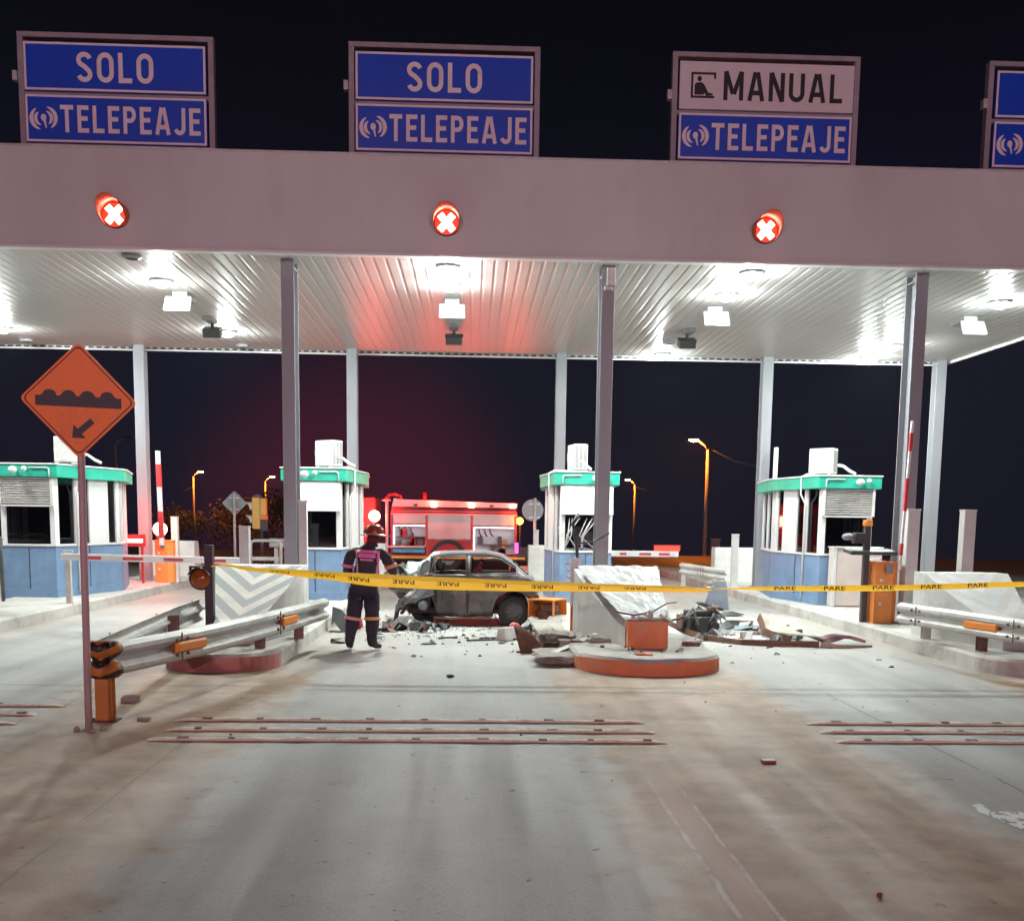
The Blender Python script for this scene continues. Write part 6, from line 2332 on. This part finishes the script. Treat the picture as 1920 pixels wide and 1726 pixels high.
# ---- right lane: engine and mangled guardrail
t = thing("engine_block", "dark torn-out car engine lying on the right lane beside the scraped block", "engine", (4.35, 17.85, 0.0), 0.3)
mb = MB()
mb.b2(-0.32, 0.22, -0.22, 0.25, 0.03, 0.30); mb.b2(-0.22, 0.30, -0.15, 0.2, 0.30, 0.40)
mb.cyl((-0.1, -0.24, 0.18), (-0.1, -0.30, 0.18), 0.13, n=20); mb.cyl((0.15, -0.24, 0.14), (0.15, -0.29, 0.14), 0.09, n=18)
mb.build("block_casting", m_dark, t, 0.03)
mb = MB()
r_ = random.Random(11)
for k in range(16):
    c = Vector((-0.3 + 0.7 * r_.random(), -0.25 + 0.5 * r_.random(), 0.25 + 0.18 * r_.random()))
    mb.tube([c, c + Vector((r_.random() - 0.5, r_.random() - 0.5, 0.25 * r_.random())) * 0.4, c + Vector((r_.random() - 0.5, r_.random() - 0.5, -0.3)) * 0.5], 0.012 + 0.012 * r_.random(), 6)
mb.build("hoses", m_grey, t)
mb = MB(); mb.b2(-0.40, -0.35, -0.1, 0.1, 0.1, 0.33); mb.build("bracket", m_brown, t, 0.01)
mb = MB(); mb.b2(0.1, 0.3, -0.2, -0.05, 0.40, 0.47); mb.build("bracket", m_brown, t, 0.01)
for k, (x, y, sx, sy, sz, mt, lab) in enumerate([
        (3.95, 19.0, 0.3, 0.3, 0.30, m_brown, "brown upright scrap left behind the torn-out engine"),
        (3.75, 19.3, 0.4, 0.4, 0.18, m_galv, "grey scrap beside the island edge behind the engine"),
        (4.95, 18.6, 0.8, 0.5, 0.14, m_dark, "dark tangle of parts right of the engine"),
        (4.75, 17.9, 0.55, 0.5, 0.09, m_grey, "grey flat parts between the engine and the small grey box"),
        (5.35, 17.7, 0.6, 0.4, 0.07, m_dark, "dark strip scraps right of the small grey box"),
        (5.5, 18.5, 0.9, 0.6, 0.10, m_steelb, "blue-grey sheet fragment lying before the brown rail end"),
        (5.1, 19.8, 0.7, 0.5, 0.18, m_galv, "pale scraps at the foot of the blue-grey plate"),
        (5.75, 21.2, 0.5, 0.5, 0.12, m_dark, "dark small scraps behind the grey box")]):
    piece("car_scrap", lab, "car part", x, y, sx, sy, sz, mt, 0.7 * k, 160 + k, group="torn car parts on the right lane")
rq = random.Random(77)
for k in range(26):
    x, y = 3.85 + 2.0 * rq.random(), 16.6 + 2.6 * rq.random()
    mt, cn = rq.choice([(m_dark, "dark"), (m_dark, "dark"), (m_grey, "grey"), (m_galv, "pale metal"), (m_brown, "brown")])
    piece("engine_scrap", f"{cn} torn scrap among the heap around the torn-out engine", "car part", x, y, 0.18 + 0.3 * rq.random(), 0.12 + 0.2 * rq.random(), 0.05 + 0.13 * rq.random(), mt, rq.random() * 6, 400 + k, group=f"{cn} scraps heaped around the torn-out engine")
for k in range(22):
    x, y = -1.1 + 1.1 * rq.random(), 17.5 + 0.9 * rq.random()
    mt, cn = rq.choice([(m_dark, "dark"), (m_dark, "dark"), (m_dark, "dark"), (m_brown, "brown")])
    piece("bonnet_scrap", f"{cn} torn scrap under the car's crushed front", "car part", x, y, 0.15 + 0.25 * rq.random(), 0.12 + 0.2 * rq.random(), 0.05 + 0.16 * rq.random(), mt, rq.random() * 6, 450 + k, group=f"{cn} scraps under the crushed front")
t = thing("battery_box", "small grey box with a pale lid lying right of the engine", "box", (5.30, 18.85, 0.0), -0.2)
mb = MB(); mb.b2(-0.24, 0.24, -0.13, 0.13, 0, 0.13); mb.build("case", m_grey, t, 0.015)
mb = MB(); mb.b2(-0.25, 0.25, -0.14, 0.14, 0.131, 0.16); mb.build("lid", m_pale, t, 0.01)
t = thing("bent_plate", "blue-grey metal plate standing on the lane below the tape's twist", "metal plate", (5.70, 22.6, 0.0))
mb = MB(); mb.prism([(-0.19, 0.10), (0.36, 0.0), (0.28, 0.62), (-0.02, 0.62)], 0.10, 0.16, "y"); mb.build("plate", m_steelb, t, 0.01)
mb = MB(); mb.prism([(-0.38, 0.16), (-0.30, 0.18), (0.22, 0.02), (0.15, 0.0), (-0.05, 0.0), (-0.36, 0.12)], -0.12, 0.09, "y"); mb.build("torn_edge", m_black, t, 0.02)
# mangled rail: long low strip and the twisted brown end
t = thing("mangled_rail", "long torn guardrail strip lying on the right lane with a twisted brown end", "guardrail", (4.1, 17.2, 0.0))
def ribbon(pts, w, h0, h1, twist):
    mb = MB()
    vs = []
    n = len(pts)
    P = [Vector(p) for p in pts]
    for i, p in enumerate(P):
        d = (P[min(i + 1, n - 1)] - P[max(i - 1, 0)]).normalized()
        a = twist[i]
        s = Vector((-d.y, d.x, 0)).normalized() * math.cos(a) + Vector((0, 0, 1)) * math.sin(a)
        for q in (-1, -0.4, 0.0, 0.4, 1):
            vs.append(p + s * (w[i] / 2 * q) + Vector((0, 0, 0.02 * (1 - abs(q)))))
    mb.add(vs, [(i * 5 + k, (i + 1) * 5 + k, (i + 1) * 5 + k + 1, i * 5 + k + 1) for i in range(n - 1) for k in range(4)])
    return mb
pts = lerp_path([(-0.15, 1.6, 0.10), (0.0, 0.2, 0.05), (0.15, -0.55, 0.04), (0.55, -1.05, 0.04), (1.1, -1.25, 0.05), (1.65, -1.45, 0.07)], 0.12)
n = len(pts)
o = ribbon(pts, [0.10] * n, 0, 0, [1.35 - 0.1 * math.sin(i) for i in range(n)]).build("long_strip", m_rust, t); s = o.modifiers.new("th", "SOLIDIFY"); s.thickness = 0.015
pts = lerp_path([(-0.05, 1.6, 0.03), (0.15, 0.2, 0.02), (0.3, -0.4, 0.02), (0.7, -0.85, 0.025), (1.2, -1.05, 0.03), (1.7, -1.2, 0.03)], 0.12)
o = ribbon(pts, [0.28] * len(pts), 0, 0, [0.1] * len(pts)).build("flattened_web", m_galv, t); s = o.modifiers.new("th", "SOLIDIFY"); s.thickness = 0.01
pts = lerp_path([(1.35, 0.35, 0.30), (1.30, 0.05, 0.22), (1.45, -0.4, 0.16), (1.65, -0.95, 0.13), (1.75, -1.25, 0.12)], 0.07)
o = ribbon(pts, [0.20] * 5 + [0.30] * (len(pts) - 5), 0, 0, [0.6 - 1.1 * i / len(pts) for i in range(len(pts))]).build("folded_beam", M("dirty pale rail", (0.52, 0.46, 0.38), 0.6, var=0.3, scale=6, dirt=(0.2, 0.11, 0.07), dirt_amt=0.7, thresh=0.5), t); s = o.modifiers.new("th", "SOLIDIFY"); s.thickness = 0.02
pts = lerp_path([(1.25, 0.5, 0.30), (1.22, 0.2, 0.22), (1.16, -0.15, 0.12), (1.30, -0.45, 0.06), (1.45, -0.7, 0.05)], 0.08)
o = ribbon(pts, [0.12] * len(pts), 0, 0, [1.2] * len(pts)).build("torn_lip", m_rust, t); s = o.modifiers.new("th", "SOLIDIFY"); s.thickness = 0.02
pts = lerp_path([(1.75, -1.25, 0.10), (1.95, -1.05, 0.12), (2.25, -0.80, 0.13), (2.42, -0.70, 0.10), (2.60, -0.85, 0.05)], 0.07)
o = ribbon(pts, [0.20 - 0.16 * i / len(pts) for i in range(len(pts))], 0, 0, [0.75 - 0.2 * math.sin(i * 0.8) for i in range(len(pts))]).build("split_end", M("purple brown primer", (0.19, 0.085, 0.095), 0.6, var=0.25), t); s = o.modifiers.new("th", "SOLIDIFY"); s.thickness = 0.015
pts = lerp_path([(1.72, -1.30, 0.05), (2.0, -1.40, 0.04), (2.3, -1.35, 0.03), (2.55, -1.25, 0.02)], 0.07)
o = ribbon(pts, [0.16 - 0.012 * i for i in range(len(pts))], 0, 0, [0.35] * len(pts)).build("split_end", m_rust, t); s = o.modifiers.new("th", "SOLIDIFY"); s.thickness = 0.015
piece("car_scrap", "small orange chip lying on the pale sheet by the mangled rail", "car part", 4.85, 16.9, 0.22, 0.16, 0.07, m_orange, 0.2, 301, group="torn car parts on the right lane")
piece("sheet", "pale flat sheet lying under the mangled rail's strip", "metal sheet", 5.0, 17.0, 1.5, 1.0, 0.035, m_pale, 0.1, 302, n=9)

# ---- single small things on the open pavement
t = thing("black_box", "small black box lying alone on the middle lane before the rumble strips", "box", (0.17, 12.55, 0.0), 0.4)
t.scale = (0.75, 0.75, 0.75)
mb = MB(); mb.b2(-0.045, 0.045, -0.04, 0.04, 0, 0.05); mb.build("case", m_black, t, 0.006)
mb = MB(); mb.b2(0.046, 0.07, -0.02, 0.02, 0.01, 0.035); mb.build("plug", m_dark, t)
t = thing("broken_brick", "red brick fragment with white top lying on the right foreground pavement", "brick", (2.82, 8.15, 0.0), 0.05)
mb = MB(); mb.b2(-0.055, 0.055, -0.03, 0.03, 0, 0.022); mb.build("brick_body", M("brick red", (0.30, 0.06, 0.04), 0.8, var=0.3), t, 0.006)
mb = MB(); mb.b2(-0.055, 0.052, -0.031, 0.03, 0.0222, 0.027); mb.build("white_face", m_pale, t)
rubble(2.55, 5.15, 0, 0.022, 0.022, 0.02, 31, "tiny dark red pebble near the bottom right of the photo", M("dark red pebble", (0.22, 0.03, 0.025), 0.7), cat="pebble", name="pebble")
rubble(-3.06, 10.75, 0, 0.16, 0.10, 0.06, 33, "broken stone on the dirt behind the orange nose post", cat="stone", name="stone")
rubble(-2.62, 9.75, 0, 0.10, 0.06, 0.03, 34, "small stone beside the nose post's foot", cat="stone", name="stone")
# small scattered chips
chips = [m_dark, m_pale, m_brown, m_grey]
r = random.Random(21)
names = ["dark", "pale", "brown", "grey"]
protos = {}
spots = []
for k in range(26):
    spots.append((-0.8 + 2.3 * r.random(), 14.3 + 3.3 * r.random()))
for k in range(26):
    spots.append((3.9 + 2.6 * r.random(), 13.4 + 6.5 * r.random()))
for k in range(30):
    spots.append((-1.3 + 3.0 * r.random(), 16.6 + 1.7 * r.random()))
for k in range(24):
    spots.append((3.8 + 2.0 * r.random(), 15.8 + 3.0 * r.random()))
for k in range(16):
    spots.append((-2.4 + 8.5 * r.random(), 6.0 + 6.5 * r.random()))
for k in range(8):
    spots.append((2.0 + 1.6 * r.random(), 13.3 + 0.6 * r.random()))
for i, (x, y) in enumerate(spots):
    c = r.choice([0, 0, 0, 1, 2, 3])
    z = 0.225 if 2.0 < x < 3.6 and y > 13.2 else 0
    near = y < 12.6
    g_ = f"small {names[c]} crash fragments " + ("on the open pavement" if near else ("on the right lane" if x > 3.8 else ("on the island nose" if z else "on the middle lane")))
    key = (c, i % 3)
    s = 1.0
    if key not in protos:
        protos[key] = shard_mesh(random.Random(700 + 10 * c + i % 3), 0.13, 0.08, 0.035, 6).build("fragment", chips[c])
        o = protos[key]
    else:
        o = protos[key].copy()
        COL.objects.link(o)
    s = (0.45 + 0.6 * r.random()) * (0.42 if near else 1.0)
    o.location = (x, y, z + 0.001)
    o.scale = (s, s, s)
    o.rotation_euler = (0, 0, r.random() * 6.28)
    tag(o, "tiny " + g_.replace("small ", "").replace("fragments", "fragment") + ", one of several", "fragment", g_)

# fine glass grit and dust crumbs round the wreck: nobody could count it
rg = random.Random(5)
mb = MB()
vs, fs = [], []
for k in range(620):
    if k % 3:
        x, y = 0.0 + rg.gauss(0, 1.0), 17.7 + rg.gauss(0, 0.8)
    else:
        x, y = 4.6 + rg.gauss(0, 0.75), 17.2 + rg.gauss(0, 0.9)
    if -1.9 < x < 1.7 or 3.8 < x < 6.8:
        s_ = 0.008 + 0.018 * rg.random() ** 2
        a = rg.random() * 6.28
        o_ = len(vs)
        vs += [(x + s_ * math.cos(a), y + s_ * math.sin(a), 0.002), (x + s_ * math.cos(a + 2.1), y + s_ * math.sin(a + 2.1), 0.002), (x + s_ * math.cos(a + 4.2), y + s_ * math.sin(a + 4.2), 0.002), (x, y, 0.004 + s_ * 0.9)]
        fs += [(o_, o_ + 1, o_ + 3), (o_ + 1, o_ + 2, o_ + 3), (o_ + 2, o_, o_ + 3)]
mb.add(vs, fs)
tag(mb.build("glass_grit", M("dusty glass grit", (0.34, 0.33, 0.31), 0.4, var=0.7, scale=30), fix=False), "fine glass grit and crumbs scattered around the wreck and engine", "grit", kind="stuff")
# ------------------------------------------------------------------ street lamps beyond
m_sodium = EM("sodium lamp glow", (1.0, 0.33, 0.045), SODIUM_E)
m_pole = M("street lamp pole", (0.42, 0.36, 0.32), 0.6, var=0.15)
def street_lamp(x, y, gz, top, side, label, lit=True, strength=None, head=None):
    t = thing("street_lamp", label, "street lamp", (x, y, gz), 0, "street lamps along the road beyond")
    h = top - gz
    mb = MB()
    mb.cyl((0, 0, -0.3), (0, 0, h - 0.25), 0.13, 0.085, n=12)
    mb.build("pole", m_pole, t)
    mb = MB()
    mb.tube([(0, 0, h - 0.3), (side * 0.18, 0, h), (side * 0.55, 0, h + 0.22)], [0.075, 0.06, 0.05], 8)
    mb.build("arm", m_pole, t)
    mb = MB()
    mb.lathe([(0.0001, 0.10), (0.12, 0.09), (0.17, 0.02), (0.16, 0.0)], (side * 0.86, 0, h + 0.32), n=18, sx=1.9)
    mb.build("lamp_hood", m_grey, t)
    mb = MB()
    mb.lathe([(0.155, 0.0), (0.14, -0.07), (0.08, -0.12), (0.0001, -0.13)], (side * 0.86, 0, h + 0.32), n=18, sx=1.85)
    mb.build("lamp", m_sodium if lit else m_dark, t)
    if lit:
        plight("lamp_light", (side * 0.86, 0, h + 0.10), (1.0, 0.24, 0.02), 1500, 0.12, t)
    return t
street_lamp(14.2, 62.0, -0.1, 6.35, -1, "tall lit orange street lamp right of the damaged booth, the largest one")
street_lamp(18.85, 120.0, -4.6, 6.2, -1, "smaller lit orange street lamp between the damaged booth and the tall lamp")
street_lamp(-30.9, 120.0, -4.6, 6.4, 1, "lit orange street lamp on the left beside the diamond sign's back")
street_lamp(-23.9, 125.0, -4.9, 6.15, 1, "lit orange street lamp above the yellow traffic light")
street_lamp(-22.8, 70.0, -0.9, 6.55, 1, "unlit street lamp behind the left booth's roof", lit=False)
# overhead wire stubs by the lamps
for (a, b_, lab) in (((14.4, 62, 6.1), (17.2, 62.5, 5.2), "wire running right from the tall street lamp"), ((19.0, 120, 5.7), (21.5, 120, 5.3), "wire running right from the smaller street lamp"),
                     ((-31.0, 120, 5.0), (-33.0, 120, 4.3), "wire running left from the left street lamp")):
    mb = MB(); m_ = (Vector(a) + Vector(b_)) / 2 - Vector((0, 0, 0.15)); mb.tube([a, m_, b_], 0.045, 5)
    tag(mb.build("overhead_wire", m_pole), lab, "wire")
# a small grey cabinet at the tall lamp's foot
mb = MB(); mb.b2(-0.24, 0.24, -0.2, 0.2, 0, 1.0); mb.b2(-0.27, 0.27, -0.23, 0.23, 1.0, 1.05)
o = mb.build("utility_box", m_grey, None, 0.05); o.location = (14.75, 61.6, -0.15); tag(o, "grey utility box at the foot of the tall street lamp", "utility box")

# ------------------------------------------------------------------ added lamps behind the camera, pink light for the fascia
m_rear_fill = EM("added lamp glow", (1.0, 0.62, 0.74), REAR_FILL_E)
for (x, lab) in ((-11.0, "added pink pole lamp behind the camera on the left, lighting the canopy front"), (12.0, "added pink pole lamp behind the camera on the right, lighting the canopy front")):
    t = thing("street_lamp", lab, "street lamp", (x, -26.0, 0), 0, "added lamps behind the camera")  # unseen pole lamp added only to light surfaces facing the camera
    mb = MB(); mb.cyl((0, 0, -0.3), (0, 0, 8.6), 0.13, 0.085, n=12); mb.build("pole", m_pole, t)
    mb = MB(); s = -1 if x > 0 else 1; mb.tube([(0, 0, 8.5), (s * 0.5, 0, 9.0), (s * 2.0, 0, 9.2)], 0.05, 8); mb.build("arm", m_pole, t)
    mb = MB(); mb.b2(s * 2.5 - 0.5, s * 2.5 + 0.5, -0.3, 0.3, 9.30, 9.38); mb.build("lamp_hood", m_grey, t, 0.02)
    mb = MB(); mb.ball((s * 2.5, 0.0, 9.06), 0.22, n=18, k=10); mb.build("lamp", m_rear_fill, t)

# ------------------------------------------------------------------ trees lit by the sodium lamps
m_leaf = M("night foliage", (0.085, 0.075, 0.03), 0.8, var=0.5, scale=2)
m_bark = M("bark", (0.10, 0.075, 0.05), 0.9, var=0.3, scale=5)
def tree(x, y, gz, h, w, seed, label, n=2200):
    r = random.Random(seed)
    t = thing("tree", label, "tree", (x, y, gz), 0, "trees in the dark beyond the plaza")
    mb = MB()
    mb.tube([(0, 0, -0.4), (0.1, 0, h * 0.25), (0.05, 0.1, h * 0.5), (0.2, 0, h * 0.75)], [0.22, 0.18, 0.12, 0.05], 8)
    cl = []
    for k in range(9):
        a = r.random() * 6.28
        z = h * (0.35 + 0.5 * r.random())
        p = Vector((math.cos(a) * w * (0.2 + 0.3 * r.random()), math.sin(a) * w * (0.2 + 0.3 * r.random()), z + h * 0.12))
        mb.tube([(0.08, 0.03, z * 0.75), tuple(p * 0.5 + Vector((0, 0, z * 0.45))), tuple(p)], [0.08, 0.05, 0.02], 6)
        cl.append((p, w * (0.16 + 0.14 * r.random())))
    for k in range(5):
        cl.append((Vector(((r.random() - 0.5) * w * 0.5, (r.random() - 0.5) * w * 0.5, h * (0.7 + 0.25 * r.random()))), w * (0.15 + 0.12 * r.random())))
    mb.build("trunk", m_bark, t)
    lv = MB()
    vs, fs = [], []
    for i in range(n):
        c, rad = cl[i % len(cl)]
        d = Vector((r.gauss(0, 1), r.gauss(0, 1), r.gauss(0, 0.8)))
        d = d.normalized() * rad * (r.random() ** 0.4)
        p = c + d
        s = 0.14 + 0.16 * r.random()
        a = Vector((r.random() - .5, r.random() - .5, r.random() - .5)).normalized()
        b_ = a.orthogonal().normalized()
        o_ = len(vs)
        vs += [p + a * s, p + b_ * s * 0.5, p - a * s, p - b_ * s * 0.5]
        fs.append((o_, o_ + 1, o_ + 2, o_ + 3))
    lv.add(vs, fs)
    lv.build("crown", m_leaf, t, fix=False)
    return t
tree(-22.5, 121.0, -4.8, 9.5, 7.0, 1, "dark orange-lit tree behind the yellow traffic light")
tree(-28.0, 126.0, -5.0, 8.0, 7.5, 2, "dim tree left of the yellow traffic light", 1600)
tree(-18.0, 130.0, -5.2, 8.5, 7.0, 3, "dim tree behind the left front column", 1600)
tree(-34.0, 124.0, -4.8, 7.0, 6.5, 4, "dim low tree beside the left street lamp", 1400)
# ------------------------------------------------------------------ thin night haze
HAZE = 0.0002
if HAZE:
    mb = MB()
    mb.b2(-60, 60, -40, 150, -12, 12)
    m = bpy.data.materials.new("haze")
    m.use_nodes = True
    N, L = m.node_tree.nodes, m.node_tree.links
    N.remove(N["Principled BSDF"])
    v = N.new("ShaderNodeVolumePrincipled")
    v.inputs["Color"].default_value = rgb(0.80, 0.88, 1.0)
    v.inputs["Density"].default_value = HAZE
    L.new(v.outputs[0], N["Material Output"].inputs["Volume"])
    tag(mb.build("haze", m), kind="stuff")
